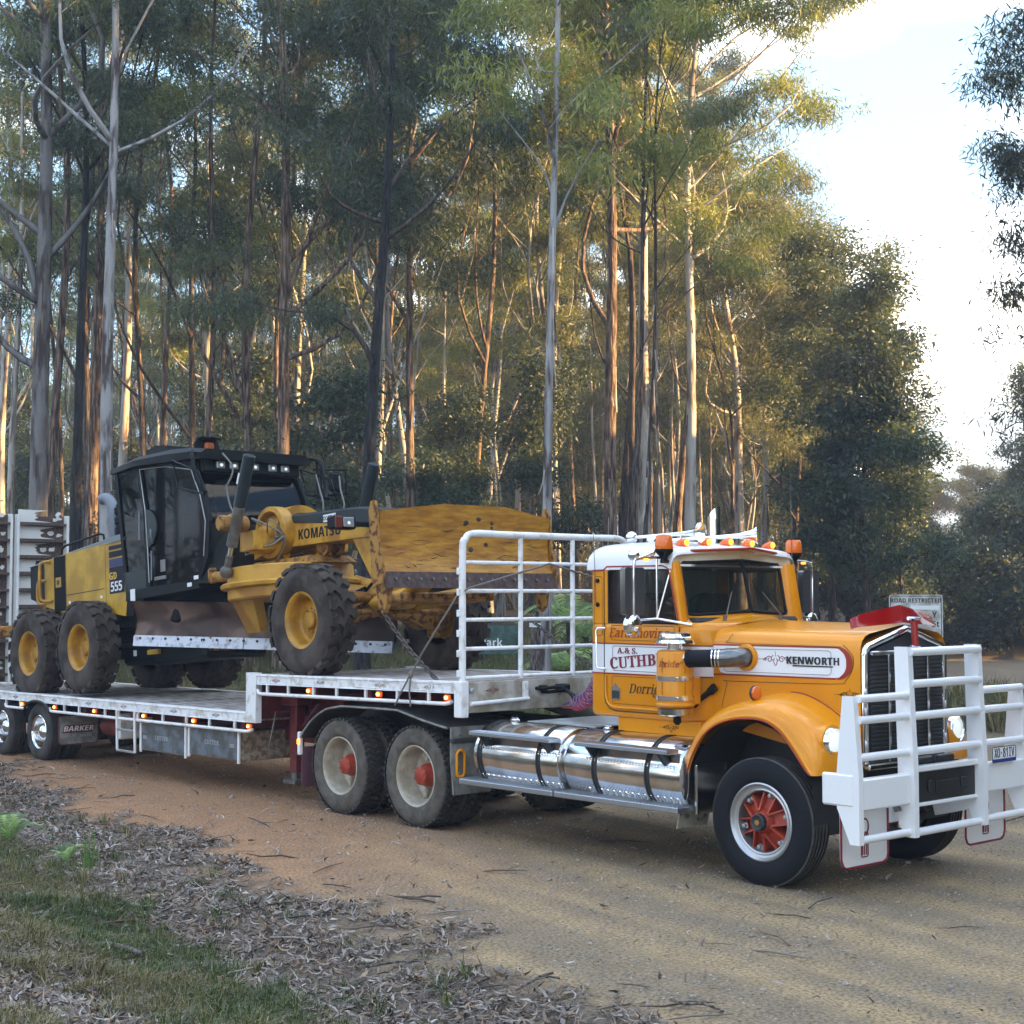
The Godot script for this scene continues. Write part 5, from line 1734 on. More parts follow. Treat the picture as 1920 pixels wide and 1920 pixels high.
func build_grader() -> void:
	var t := thing("motor_grader", "dusty yellow motor grader with dozer blade chained on the trailer decks", "grader", frame_at(-12.825, 0.955, 0), TRUCK_TURN)
	t.basis = Basis(Vector3.UP, TRUCK_TURN) * Basis(Vector3.BACK, deg_to_rad(4.62))
	var b: Mb
	var w := grader_wheel(t)
	w.position = Vector3(6.33, 0.635, 1.0)
	for q in [[0.85, 1.0, 0.0], [-0.74, 1.0, 0.0], [6.33, -1.0, PI], [0.85, -1.0, PI], [-0.74, -1.0, PI]]: again(w, Vector3(q[0], 0.635, q[1]), q[2])
	# --- rear frame and tandem cases
	for s in [-1.0, 1.0]:
		b = Mb.new()
		b.bx(Vector3(0.05, 0.63, s * 0.70), Vector3(2.0, 0.42, 0.18), 0.05)
		put("tandem_case", b, M.grader_dark, t)
	b = Mb.new()
	b.bx(Vector3(0.4, 0.86, 0), Vector3(3.6, 0.36, 1.0), 0.04)
	b.cyl(Vector3(0.05, 0.63, -0.75), Vector3(0.05, 0.63, 0.75), 0.16, 18)
	put("rear_frame", b, M.grader_dark, t)
	b = Mb.new()
	b.bx(Vector3(2.1, 0.50, 0.05), Vector3(2.2, 0.30, 1.0), 0.05)
	b.bx(Vector3(1.55, 1.0, 0.0), Vector3(2.4, 0.30, 1.35), 0.03)
	put("transmission", b, M.grader_dark, t)
	b = Mb.new()
	b.bx(Vector3(1.95, 0.50, 0.58), Vector3(0.30, 0.07, 0.06), 0.01)
	put("yellow_stay", b, M.grader_panel, t)
	b = Mb.new()
	b.bx(Vector3(1.40, 0.51, 0.57), Vector3(0.07, 0.08, 0.02), 0.004)
	put("warning_label", b, M.decal_white, t)
	b = Mb.new()
	b.hexa([Vector3(2.7, 0.36, 0.45), Vector3(3.15, 0.36, 0.45), Vector3(3.15, 0.36, -0.4), Vector3(2.7, 0.36, -0.4), Vector3(2.6, 0.62, 0.5), Vector3(3.3, 0.62, 0.5), Vector3(3.3, 0.62, -0.45), Vector3(2.6, 0.62, -0.45)])
	put("frame_foot", b, M.rusty_yellow, t)
	# --- engine housing
	var side := [[-0.93, 1.34], [-0.30, 1.20], [0.95, 1.12], [1.55, 1.02], [1.62, 1.30], [1.53, 2.10], [-0.30, 2.06], [-0.62, 2.045], [-0.93, 2.00]]
	var en := node_part("engine_housing", t)
	b = Mb.new()
	b.prism(side, -0.78, 0.78)
	put("engine_panel", b, M.grader_panel, en)
	b = Mb.new()
	b.prism([[-1.58, 1.50], [-1.58, 1.98], [-0.93, 2.0], [-0.93, 1.34], [-1.16, 1.38]], -0.70, 0.70)
	put("radiator_box", b, M.grader_dark, en)
	b = Mb.new()
	b.hexa([Vector3(-1.60, 1.985, 0.72), Vector3(1.60, 2.085, 0.80), Vector3(1.60, 2.085, -0.80), Vector3(-1.60, 1.985, -0.72), Vector3(-1.45, 2.03, 0.66), Vector3(1.60, 2.20, 0.74), Vector3(1.60, 2.20, -0.74), Vector3(-1.45, 2.03, -0.66)])
	put("engine_cover", b, M.grader_cover, en)
	for s in [-1.0, 1.0]:
		b = Mb.new()
		b.bx(Vector3(-0.42, 1.64, s * 0.782), Vector3(0.36, 0.82, 0.012), 0.003)
		var lv := put("louver_panel", b, M.louver, en)
		for i in 9:
			b = Mb.new()
			b.bx(Vector3(-0.58 + i * 0.04, 1.64, s * 0.79), Vector3(0.014, 0.80, 0.012), 0.003)
			put("louver_slat", b, M.grader_dark, lv if i < 0 else en)
		b = Mb.new()
		b.bx(Vector3(-0.44, 1.66, s * 0.798), Vector3(0.17, 0.15, 0.008), 0.004)
		put("latch_plate", b, M.grader_panel, en)
		b = Mb.new()
		b.bx(Vector3(-0.44, 1.66, s * 0.803), Vector3(0.08, 0.07, 0.006), 0.003)
		put("latch", b, M.dark_hub, en)
		b = Mb.new()
		b.bx(Vector3(0.37, 1.452, s * 0.779), Vector3(1.18, 0.012, 0.006))
		for x in [-0.225, 1.0]: b.bx(Vector3(x, 1.62, s * 0.779), Vector3(0.008, 0.88, 0.006))
		put("panel_seam", b, M.pin_black, en)
		for x in [-0.12, 0.86]:
			b = Mb.new()
			b.bx(Vector3(x, 1.34, s * 0.782), Vector3(0.06, 0.04, 0.006), 0.002)
			put("label", b, M.decal_white, en)
		# handles at the rear corner
		b = Mb.new()
		b.tube(bezier([Vector3(-0.70, 2.0, s * 0.79), Vector3(-0.86, 1.98, s * 0.86), Vector3(-0.88, 1.85, s * 0.88), Vector3(-0.88, 1.55, s * 0.88), Vector3(-0.85, 1.42, s * 0.86), Vector3(-0.65, 1.40, s * 0.79)], 4), 0.025, 8)
		b.tube(bezier([Vector3(-0.90, 1.72, s * 0.78), Vector3(-1.02, 1.72, s * 0.82), Vector3(-1.06, 1.65, s * 0.83), Vector3(-1.06, 1.45, s * 0.83), Vector3(-1.0, 1.38, s * 0.82), Vector3(-0.90, 1.38, s * 0.78)], 4), 0.025, 8)
		put("grab_handle", b, M.grader_rim, en)
		# stripes and the model number
		for q in [[2.005, 0.055, M.decal_navy], [1.91, 0.085, M.decal_navy], [1.79, 0.11, M.decal_blue], [1.545, 0.37, M.decal_navy]]:
			b = Mb.new()
			b.bx(Vector3(1.33, q[0], s * 0.783), Vector3(0.42, q[1], 0.006))
			put("decal_stripe", b, q[2], en)
		var fc := Basis.IDENTITY if s > 0 else Basis(Vector3.UP, PI)
		letters("model_number", "GD", 0.10, M.decal_yellow, en, Transform3D(fc, Vector3(1.23, 1.605, s * 0.788)), "Droid Sans", true, 0.003, 1.15)
		letters("model_number", "555", 0.135, M.decal_white, en, Transform3D(fc, Vector3(1.32, 1.455, s * 0.788)), "Droid Sans", true, 0.003, 1.1)
	b = Mb.new()
	b.tube([Vector3(-0.86, 2.06, 0.55), Vector3(-0.80, 2.20, 0.55), Vector3(-0.70, 2.24, 0.55), Vector3(0.40, 2.30, 0.55), Vector3(0.52, 2.27, 0.55), Vector3(0.55, 2.14, 0.55)], 0.018, 8)
	b.rod(Vector3(-0.15, 2.1, 0.55), Vector3(-0.15, 2.27, 0.55), 0.014, 6)
	put("hand_rail", b, M.grader_dark, en)
	# --- exhaust: ribbed muffler and bent tail pipe
	b = Mb.new()
	b.tube(bezier([Vector3(0.22, 2.1, 0.20), Vector3(0.20, 2.55, 0.20), Vector3(0.14, 2.76, 0.20), Vector3(0.0, 2.88, 0.20), Vector3(-0.15, 2.89, 0.20)], 4), 0.085, 16, false)
	var ex := put("exhaust_pipe", b, M.pipe_grey, t)
	b = Mb.new()
	for i in 4: b.lathe(Vector3(0.42, 2.14 + i * 0.15, 0.18), Vector3.UP, [[0.10, 0.0], [0.125, 0.02], [0.125, 0.10], [0.10, 0.12]], 18)
	b.cyl(Vector3(0.42, 2.1, 0.18), Vector3(0.42, 2.74, 0.18), 0.10, 18)
	put("muffler", b, M.grader_dark, ex)
	# --- rear ripper frame
	b = Mb.new()
	for s in [-1.0, 1.0]:
		b.bx(Vector3(-2.1, 1.10, s * 0.45), Vector3(1.5, 0.14, 0.12), 0.02)
		b.hexa([Vector3(-1.75, 1.1, s * 0.45 - 0.05), Vector3(-1.6, 1.1, s * 0.45 - 0.05), Vector3(-1.6, 1.1, s * 0.45 + 0.05), Vector3(-1.75, 1.1, s * 0.45 + 0.05), Vector3(-1.52, 1.62, s * 0.45 - 0.05), Vector3(-1.38, 1.62, s * 0.45 - 0.05), Vector3(-1.38, 1.62, s * 0.45 + 0.05), Vector3(-1.52, 1.62, s * 0.45 + 0.05)])
		b.hexa([Vector3(-1.3, 1.15, s * 0.45 - 0.05), Vector3(-1.18, 1.15, s * 0.45 - 0.05), Vector3(-1.18, 1.15, s * 0.45 + 0.05), Vector3(-1.3, 1.15, s * 0.45 + 0.05), Vector3(-1.50, 1.60, s * 0.45 - 0.05), Vector3(-1.38, 1.62, s * 0.45 - 0.05), Vector3(-1.38, 1.62, s * 0.45 + 0.05), Vector3(-1.50, 1.60, s * 0.45 + 0.05)])
	b.bx(Vector3(-2.8, 1.08, 0), Vector3(0.16, 0.18, 2.0), 0.02)
	put("ripper_frame", b, M.rusty_yellow, t)
	build_grader_cab(t)
	build_grader_front(t)

func build_grader_cab(t: Node3D) -> void:
	var b: Mb
	var outline := [[1.62, 1.34], [1.38, 3.02], [2.0, 3.03], [2.85, 2.96], [3.50, 2.80], [3.70, 2.43], [3.80, 2.08], [3.73, 1.64], [3.50, 1.34]]
	var ca := node_part("cab", t)
	# floor and lower walls
	b = Mb.new()
	b.prism([[1.60, 1.22], [1.62, 1.38], [3.52, 1.34], [3.55, 1.24]], -0.80, 0.80)
	b.prism([[1.58, 1.02], [1.60, 1.30], [2.1, 1.30], [2.0, 1.02]], -0.78, 0.78)
	b.prism([[1.9, 1.0], [1.9, 1.30], [3.5, 1.30], [3.4, 1.05]], -0.60, 0.35)
	put("cab_base", b, M.grader_dark, ca)
	b = Mb.new()
	b.prism([[1.60, 1.34], [1.565, 1.62], [2.21, 1.60], [2.21, 1.36]], 0.775, 0.80)
	put("lower_panel", b, M.grader_cover, ca)
	for s in [-1.0, 1.0]:
		var z: float = s * 0.80
		# pillars
		b = Mb.new()
		b.prism([[1.60, 1.36], [1.36, 3.03], [1.44, 3.03], [1.67, 1.36]], z - s * 0.05, z)
		b.prism([[2.19, 1.36], [2.16, 2.42], [1.97, 3.03], [2.11, 3.03], [2.25, 2.42], [2.30, 1.36]], z - s * 0.05, z + s * 0.006)
		b.prism([[3.50, 1.36], [3.70, 1.64], [3.77, 2.08], [3.67, 2.43], [3.46, 2.82], [3.54, 2.82], [3.76, 2.43], [3.86, 2.08], [3.79, 1.62], [3.58, 1.34]], z - s * 0.05, z)
		b.prism([[1.40, 3.03], [2.85, 2.97], [3.52, 2.82], [3.56, 2.93], [1.36, 3.10]], z - s * 0.05, z)
		put("pillar", b, M.grader_dark, ca)
		b = Mb.new()
		b.prism(outline, z - s * 0.030, z - s * 0.022)
		put("side_window", b, M.glass_dark, ca)
		# bright rubber edge round the door glass, door lock and rail
		b = Mb.new()
		b.tube([Vector3(2.28, 1.42, z + s * 0.008), Vector3(2.26, 1.95, z + s * 0.008), Vector3(2.22, 2.42, z + s * 0.008), Vector3(2.10, 2.99, z + s * 0.008), Vector3(2.80, 2.93, z + s * 0.008), Vector3(3.45, 2.80, z + s * 0.008), Vector3(3.66, 2.43, z + s * 0.008), Vector3(3.77, 2.08, z + s * 0.008), Vector3(3.70, 1.64, z + s * 0.008)], 0.008, 5)
		put("door_edge", b, M.rim_silver, ca)
		b = Mb.new()
		var plate := []
		for i in 13:
			var a := lerpf(-PI / 2, PI / 2, i / 12.0)
			plate.append([2.22 + cos(a) * 0.30, 2.16 + sin(a) * 0.26])
		b.prism(plate, z - s * 0.006, z + s * 0.012)
		put("door_plate", b, M.grader_cover, ca)
		b = Mb.new()
		b.tube(bezier([Vector3(2.34, 2.02, z + s * 0.02), Vector3(2.44, 2.12, z + s * 0.06), Vector3(2.46, 2.02, z + s * 0.06), Vector3(2.42, 1.94, z + s * 0.02)], 4), 0.012, 6)
		put("door_handle", b, M.pipe_grey, ca)
		b = Mb.new()
		b.rod(Vector3(2.10, 2.02, z + s * 0.04), Vector3(2.12, 2.42, z + s * 0.04), 0.015, 6)
		put("door_rail", b, M.pipe_grey, ca)
		b = Mb.new()
		b.tube([Vector3(2.32, 1.78, z + s * 0.01), Vector3(2.42, 1.84, z + s * 0.04), Vector3(2.40, 1.44, z + s * 0.04)], 0.011, 6)
		put("door_rail", b, M.pipe_grey, ca)
	b = Mb.new()
	b.bx(Vector3(2.55, 1.46, 0.79), Vector3(0.30, 0.05, 0.02), 0.006)
	b.bx(Vector3(2.62, 1.62, 0.785), Vector3(0.13, 0.16, 0.01), 0.003)
	put("door_sticker", b, M.hose_grey, ca)
	b = Mb.new()
	b.bx(Vector3(1.82, 1.27, 0.81), Vector3(0.13, 0.20, 0.008), 0.003)
	put("warning_label", b, M.decal_white, ca)
	for q in [[3.35, 1.30], [3.52, 1.38]]:
		b = Mb.new()
		b.bx(Vector3(q[0], q[1], 0.82), Vector3(0.11, 0.05, 0.008), 0.002)
		put("warning_label", b, M.decal_white, ca)
	# front and rear glass
	b = Mb.new()
	b.skin([[Vector3(3.55, 1.4, 0.74), Vector3(3.75, 1.64, 0.76), Vector3(3.81, 2.08, 0.76), Vector3(3.70, 2.43, 0.76), Vector3(3.50, 2.80, 0.76)], [Vector3(3.55, 1.4, -0.74), Vector3(3.75, 1.64, -0.76), Vector3(3.81, 2.08, -0.76), Vector3(3.70, 2.43, -0.76), Vector3(3.50, 2.80, -0.76)]], false, false)
	put("windscreen", b, M.glass_dark, ca)
	b = Mb.new()
	b.flat()
	b.quad(Vector3(1.62, 1.4, 0.76), Vector3(1.40, 3.02, 0.76), Vector3(1.40, 3.02, -0.76), Vector3(1.62, 1.4, -0.76))
	put("rear_window", b, M.glass_dark, ca)
	# lower front panel beside the windscreen
	b = Mb.new()
	b.hexa([Vector3(3.52, 1.30, 0.82), Vector3(3.95, 1.30, 0.62), Vector3(3.95, 1.30, -0.62), Vector3(3.52, 1.30, -0.82), Vector3(3.84, 2.05, 0.80), Vector3(4.02, 2.02, 0.60), Vector3(4.02, 2.02, -0.60), Vector3(3.84, 2.05, -0.80)])
	put("front_panel", b, M.louver, ca)
	# inside: seat, console, wheel column
	b = Mb.new()
	b.bx(Vector3(2.35, 1.65, 0), Vector3(0.5, 0.20, 0.52), 0.05)
	b.bx(Vector3(2.10, 2.05, 0), Vector3(0.16, 0.75, 0.50), 0.06)
	b.bx(Vector3(2.05, 2.50, 0), Vector3(0.12, 0.22, 0.28), 0.05)
	put("seat", b, M.dark_inside, ca)
	b = Mb.new()
	b.bx(Vector3(3.3, 1.85, 0), Vector3(0.20, 0.75, 0.35), 0.05)
	b.tube([Vector3(3.1, 2.3, 0.2), Vector3(3.02, 2.34, 0.0), Vector3(3.1, 2.3, -0.2), Vector3(3.2, 2.24, 0)], 0.015, 6, false, true)
	put("console", b, M.dark_inside, ca)
	# --- roof
	b = Mb.new()
	var rr := []
	for q in [[1.20, 0.70, 3.05, 3.09], [1.28, 0.82, 3.03, 3.13], [2.10, 0.90, 3.03, 3.16], [3.0, 0.90, 2.96, 3.13], [3.50, 0.88, 2.93, 3.08], [3.78, 0.84, 2.90, 3.03]]:
		rr.append([Vector3(q[0], q[2], q[1]), Vector3(q[0], lerpf(q[2], q[3], 0.6), q[1]), Vector3(q[0], q[3], q[1] - 0.07), Vector3(q[0], q[3], -q[1] + 0.07), Vector3(q[0], lerpf(q[2], q[3], 0.6), -q[1]), Vector3(q[0], q[2], -q[1])])
	rr.reverse()
	b.skin(rr, true, true, [0, 1, 2, 3, 4, 5])
	var rf := put("cab_roof", b, M.grader_dark, t)
	b = Mb.new()
	b.bx(Vector3(3.62, 2.84, 0), Vector3(0.10, 0.20, 1.5), 0.02, Basis(Vector3.BACK, 0.1))
	put("lamp_bar", b, M.grader_dark, rf)
	for z in [0.50, 0.30, -0.02, -0.30, -0.50]:
		b = Mb.new()
		b.bx(Vector3(3.68, 2.845, z), Vector3(0.05, 0.10, 0.13), 0.012)
		var wl := put("work_lamp", b, M.lamp_clear, rf)
		b = Mb.new()
		b.ball(Vector3(3.708, 2.84, z), Vector3(0.008, 0.022, 0.025), 10, 6)
		put("lens", b, M.lamp_lens, rf)
	b = Mb.new()
	b.prism([[1.75, 3.10], [1.75, 3.33], [2.0, 3.36], [2.32, 3.31], [2.36, 3.10]], 0.06, 0.50)
	put("air_conditioner", b, M.grader_dark, rf)
	b = Mb.new()
	b.prism([[0.62, 3.05], [0.62, 3.20], [0.58, 3.27], [0.30, 3.27], [0.26, 3.20], [0.26, 3.05]], 3.22, 3.26, Transform3D(Basis(Vector3(0, 0, 1), Vector3(0, 1, 0), Vector3(1, 0, 0)), Vector3.ZERO))
	b.bx(Vector3(3.30, 3.26, 0.44), Vector3(0.16, 0.02, 0.30), 0.004)
	put("beacon_guard", b, M.grader_dark, rf)
	b = Mb.new()
	b.bx(Vector3(3.31, 3.15, 0.44), Vector3(0.08, 0.10, 0.13), 0.02)
	put("beacon_lens", b, mat("amber_dull", lin(0.32, 0.07, 0.015), 0.4), rf)
	# mirror frames either side
	for s in [-1.0, 1.0]:
		var mf := node_part("mirror_frame", t)
		b = Mb.new()
		b.tube(bezier([Vector3(3.45, 3.02, s * 0.82), Vector3(3.72, 3.0, s * 0.95), Vector3(3.82, 2.9, s * 1.0), Vector3(3.90, 2.60, s * 1.0), Vector3(4.0, 2.42, s * 0.92)], 4), 0.024, 8)
		b.tube([Vector3(3.33, 2.92, s * 1.0), Vector3(4.0, 2.68, s * 1.02), Vector3(4.12, 2.38, s * 1.02), Vector3(3.45, 2.55, s * 1.0)], 0.014, 6, false, true)
		put("frame_tube", b, M.grader_dark, mf)
		if s < 0:
			b = Mb.new()
			b.bx(Vector3(3.72, 2.70, s * 1.30), Vector3(0.08, 0.28, 0.22), 0.04)
			b.rod(Vector3(3.70, 2.86, s * 0.95), Vector3(3.72, 2.88, s * 1.50), 0.016, 6)
			b.rod(Vector3(3.70, 2.50, s * 0.95), Vector3(3.72, 2.54, s * 1.50), 0.016, 6)
			b.rod(Vector3(3.72, 2.52, s * 1.48), Vector3(3.72, 2.90, s * 1.48), 0.016, 6)
			b.rod(Vector3(3.72, 2.45, s * 1.0), Vector3(3.72, 2.98, s * 1.0), 0.020, 6)
			b.rod(Vector3(3.72, 2.45, s * 1.06), Vector3(3.72, 2.98, s * 1.06), 0.014, 6)
			put("mirror", b, M.grader_dark, mf)

func build_grader_front(t: Node3D) -> void:
	var b: Mb
	# --- box-section boom
	b = Mb.new()
	var br := []
	for q in [[3.70, 1.50, 1.80, 0.22], [4.2, 1.62, 1.92, 0.23], [4.7, 1.655, 1.965, 0.24], [6.16, 1.615, 1.80, 0.24], [6.55, 1.60, 1.78, 0.24]]:
		br.append([Vector3(q[0], q[1], q[3]), Vector3(q[0], q[2], q[3]), Vector3(q[0], q[2], -q[3]), Vector3(q[0], q[1], -q[3])])
	br.reverse()
	b.skin(br, true, true, [0, 1, 2, 3])
	var boom := put("boom", b, M.grader_yellow, t)
	b = Mb.new()
	br = []
	for q in [[4.50, 1.955, 2.06, 0.20], [4.75, 1.962, 2.065, 0.22], [6.20, 1.80, 1.99, 0.22], [6.40, 1.78, 1.97, 0.23], [6.95, 1.74, 1.88, 0.22]]:
		br.append([Vector3(q[0], q[1], q[3] + 0.03), Vector3(q[0], q[2] - 0.03, q[3] + 0.03), Vector3(q[0], q[2], q[3] - 0.02), Vector3(q[0], q[2], -q[3] + 0.02), Vector3(q[0], q[2] - 0.03, -q[3] - 0.03), Vector3(q[0], q[1], -q[3] - 0.03)])
	br.reverse()
	b.skin(br, true, true, [0, 1, 2, 3, 4, 5])
	put("boom_cover", b, M.grader_cover, boom)
	b = Mb.new()
	b.prism([[6.12, 1.62], [6.55, 0.98], [6.85, 0.86], [7.05, 0.95], [7.0, 1.78], [6.2, 1.80]], -0.22, 0.22)
	put("nose_frame", b, M.grader_yellow, boom)
	b = Mb.new()
	b.bx(Vector3(6.72, 1.60, 0.225), Vector3(0.26, 0.30, 0.02), 0.01)
	b.bx(Vector3(7.02, 1.45, 0), Vector3(0.10, 0.65, 0.40), 0.02)
	put("nose_cover", b, M.grader_cover, boom)
	for s in [-1.0, 1.0]:
		letters("maker_name", "KOMATSU", 0.125, M.decal_navy, boom, Transform3D((Basis.IDENTITY if s > 0 else Basis(Vector3.UP, PI)) * Basis(Vector3.BACK, -0.035 * s), Vector3(5.47, 1.765, s * 0.243)), "Droid Sans", true, 0.004, 1.12)
	b = Mb.new()
	for z in [0.10, -0.10]: b.prism([[5.22, 1.64], [5.50, 1.63], [5.46, 1.52], [5.38, 1.48], [5.30, 1.50]], z - 0.03, z + 0.03)
	put("lifting_lug", b, M.rusty_yellow, boom)
	b = Mb.new()
	b.bx(Vector3(5.72, 1.915, 0.257), Vector3(0.26, 0.09, 0.006), 0.002)
	put("number_label", b, M.decal_white, boom)
	letters("label_text", "OOEII-C", 0.05, M.sign_green, boom, Transform3D(Basis.IDENTITY, Vector3(5.72, 1.915, 0.261)), "Droid Sans", true)
	# --- head lamps on outriggers
	for s in [-1.0, 1.0]:
		var hl := node_part("headlight", t)
		b = Mb.new()
		b.bx(Vector3(6.52, 1.745, s * 0.66), Vector3(0.16, 0.155, 0.32), 0.02)
		b.bx(Vector3(6.50, 1.74, s * 0.36), Vector3(0.08, 0.06, 0.30), 0.01)
		put("lamp_case", b, M.grader_dark, hl)
		b = Mb.new()
		b.bx(Vector3(6.605, 1.745, s * 0.62), Vector3(0.012, 0.11, 0.15), 0.005)
		put("lens", b, M.lamp_clear, hl)
		b = Mb.new()
		b.ball(Vector3(6.612, 1.735, s * 0.62), Vector3(0.006, 0.018, 0.022), 10, 6)
		put("lamp_bulb", b, M.lamp_lens, hl)
		b = Mb.new()
		b.bx(Vector3(6.60, 1.745, s * 0.76), Vector3(0.02, 0.13, 0.10), 0.006)
		put("turn_lens", b, mat("turn_red", lin(0.12, 0.02, 0.012), 0.35), hl)
		b = Mb.new()
		b.tube(bezier([Vector3(5.45, 2.03, s * 0.15), Vector3(5.46, 2.15, s * 0.16), Vector3(5.40, 2.32, s * 0.16), Vector3(5.36, 2.5, s * 0.18)], 3), 0.011, 6)
		put("cable", b, M.hose_grey, hl)
	# --- saddle ring that carries the lift cylinders
	b = Mb.new()
	var band := []
	for i in 25:
		var a := lerpf(-0.9, PI + 0.9, i / 24.0)
		var d := Vector3(0, sin(a), cos(a))
		var o := Vector3(4.62, 1.80, 0)
		band.append([o + d * 0.30 + Vector3(-0.14, 0, 0), o + d * 0.40 + Vector3(-0.14, 0, 0), o + d * 0.40 + Vector3(0.14, 0, 0), o + d * 0.30 + Vector3(0.14, 0, 0)])
	b.skin(band, true, true, [0, 1, 2, 3])
	var sad := put("saddle", b, M.grader_yellow, t)
	b = Mb.new()
	b.lathe(Vector3(4.62, 1.85, 0.24), Vector3.BACK, [[0.31, -0.02], [0.33, 0.0], [0.33, 0.16], [0.27, 0.17], [0.26, 0.02], [0.0, 0.02]], 40)
	put("saddle_ring", b, M.grader_rim, sad)
	b = Mb.new()
	b.cyl(Vector3(4.62, 1.85, 0.25), Vector3(4.62, 1.85, 0.48), 0.12, 22, 0.015)
	b.lathe(Vector3(4.62, 1.85, 0.48), Vector3.BACK, [[0.085, 0.0], [0.085, 0.05], [0.04, 0.055], [0.0, 0.055]], 6)
	put("lock_motor", b, M.grader_yellow, sad)
	b = Mb.new()
	for q in [[0.0, 0.6], [1.9, 0.55], [3.6, 0.5]]:
		b.tube(bezier([Vector3(4.62 + cos(q[0]) * 0.1, 1.85 + sin(q[0]) * 0.1, 0.50), Vector3(4.66 + cos(q[0]) * 0.3, 1.83 + sin(q[0] + 0.5) * 0.3, 0.62), Vector3(4.95, 1.66 + q[1] * 0.2, 0.40), Vector3(4.72, 1.50, 0.36)], 4), 0.010, 6)
	b.tube(bezier([Vector3(4.20, 2.5, 0.75), Vector3(4.25, 2.2, 0.72), Vector3(4.45, 1.95, 0.66), Vector3(4.55, 1.72, 0.60), Vector3(4.85, 1.66, 0.55), Vector3(4.95, 1.78, 0.4)], 4), 0.011, 6)
	b.tube(bezier([Vector3(4.22, 2.9, 0.80), Vector3(4.30, 2.7, 0.70), Vector3(4.22, 2.5, 0.74)], 4), 0.012, 6)
	put("hydraulic_hose", b, M.hose_grey, sad)
	b = Mb.new()
	for i in 5: b.bx(Vector3(4.86 + 0.03 * (i % 2), 1.70 + i * 0.035, 0.36 + 0.05 * (i % 3)), Vector3(0.06, 0.05, 0.06), 0.01)
	put("hose_fitting", b, M.steel, sad)
	for s in [-1.0, 1.0]:
		b = Mb.new()
		b.hexa([Vector3(4.42, 1.62, s * 0.62 - 0.10), Vector3(4.74, 1.62, s * 0.62 - 0.10), Vector3(4.74, 1.62, s * 0.62 + 0.10), Vector3(4.42, 1.62, s * 0.62 + 0.10), Vector3(4.45, 1.86, s * 0.62 - 0.10), Vector3(4.74, 1.86, s * 0.62 - 0.10), Vector3(4.74, 1.86, s * 0.62 + 0.10), Vector3(4.45, 1.86, s * 0.62 + 0.10)])
		b.bx(Vector3(4.58, 1.72, s * 0.40), Vector3(0.26, 0.26, 0.5), 0.04)
		put("lift_arm", b, M.grader_yellow, sad)
		b = Mb.new()
		b.cyl(Vector3(4.60, 1.95, s * 0.72), Vector3(4.60, 1.95, s * 1.12), 0.10, 18, 0.02)
		b.bx(Vector3(4.56, 1.97, s * 0.86), Vector3(0.22, 0.22, 0.20), 0.05)
		put("trunnion", b, M.rusty_yellow, sad)
		var lc := node_part("lift_cylinder", t)
		b = Mb.new()
		var p0 := Vector3(4.47, 1.36, s * 0.95)
		var p1 := Vector3(5.08, 2.74, s * 0.95)
		b.cyl(p0.lerp(p1, 0.56), p1, 0.078, 16, 0.012)
		put("cylinder_barrel", b, M.grader_cover, lc)
		b = Mb.new()
		b.cyl(p0.lerp(p1, 0.22), p0.lerp(p1, 0.56), 0.072, 16, 0.01)
		put("cylinder_end", b, M.steel, lc)
		b = Mb.new()
		b.cyl(p0.lerp(p1, 0.08), p0.lerp(p1, 0.24), 0.032, 12)
		put("cylinder_rod", b, M.rod_bright, lc)
		b = Mb.new()
		b.ball(p0, Vector3(0.085, 0.085, 0.085), 14, 10)
		b.cyl(p0, p0.lerp(p1, 0.14), 0.045, 12)
		put("ball_joint", b, M.steel, lc)
		b = Mb.new()
		b.bx(p0.lerp(p1, 0.80) + Vector3(-0.03, 0, s * 0.08), Vector3(0.03, 0.14, 0.01), 0.002, Basis(Vector3.BACK, -0.42))
		put("label", b, M.decal_white, lc)
	# --- turntable ring (circle) with its flange and top plate, drawbar
	var ci := node_part("blade_circle", t)
	b = Mb.new()
	b.lathe(Vector3(4.62, 0, 0.10), Vector3.UP, [[0.0, 1.01], [0.78, 1.01], [0.80, 1.03], [0.80, 1.14], [0.88, 1.16], [0.89, 1.20], [0.86, 1.225], [0.80, 1.23], [0.79, 1.40], [0.77, 1.415], [0.0, 1.42]], 64)
	put("ring_gear_case", b, M.grader_yellow, ci)
	b = Mb.new()
	b.hexa([Vector3(4.2, 1.42, 0.45), Vector3(5.5, 1.40, 0.30), Vector3(5.5, 1.40, -0.30), Vector3(4.2, 1.42, -0.45), Vector3(4.25, 1.50, 0.40), Vector3(5.35, 1.50, 0.28), Vector3(5.35, 1.50, -0.28), Vector3(4.25, 1.50, -0.40)])
	put("top_plate", b, M.rusty_yellow, ci)
	b = Mb.new()
	b.cyl(Vector3(3.80, 1.36, 0.72), Vector3(4.2, 1.34, 0.66), 0.07, 16, 0.015)
	b.bx(Vector3(3.78, 1.38, 0.73), Vector3(0.10, 0.20, 0.12), 0.03)
	put("ring_bracket", b, M.rusty_yellow, ci)
	b = Mb.new()
	for s in [-1.0, 1.0]:
		b.tube([Vector3(4.9, 1.18, s * 0.70), Vector3(5.8, 1.02, s * 0.42), Vector3(6.75, 0.86, s * 0.08)], [0.12, 0.11, 0.10], 4)
	b.bx(Vector3(6.7, 0.84, 0), Vector3(0.3, 0.22, 0.3), 0.04)
	put("drawbar", b, M.grader_yellow, ci)
	b = Mb.new()
	b.tube(bezier([Vector3(5.75, 1.28, 0.48), Vector3(6.0, 1.10, 0.52), Vector3(6.25, 0.95, 0.40), Vector3(6.45, 1.0, 0.30)], 4), 0.022, 6)
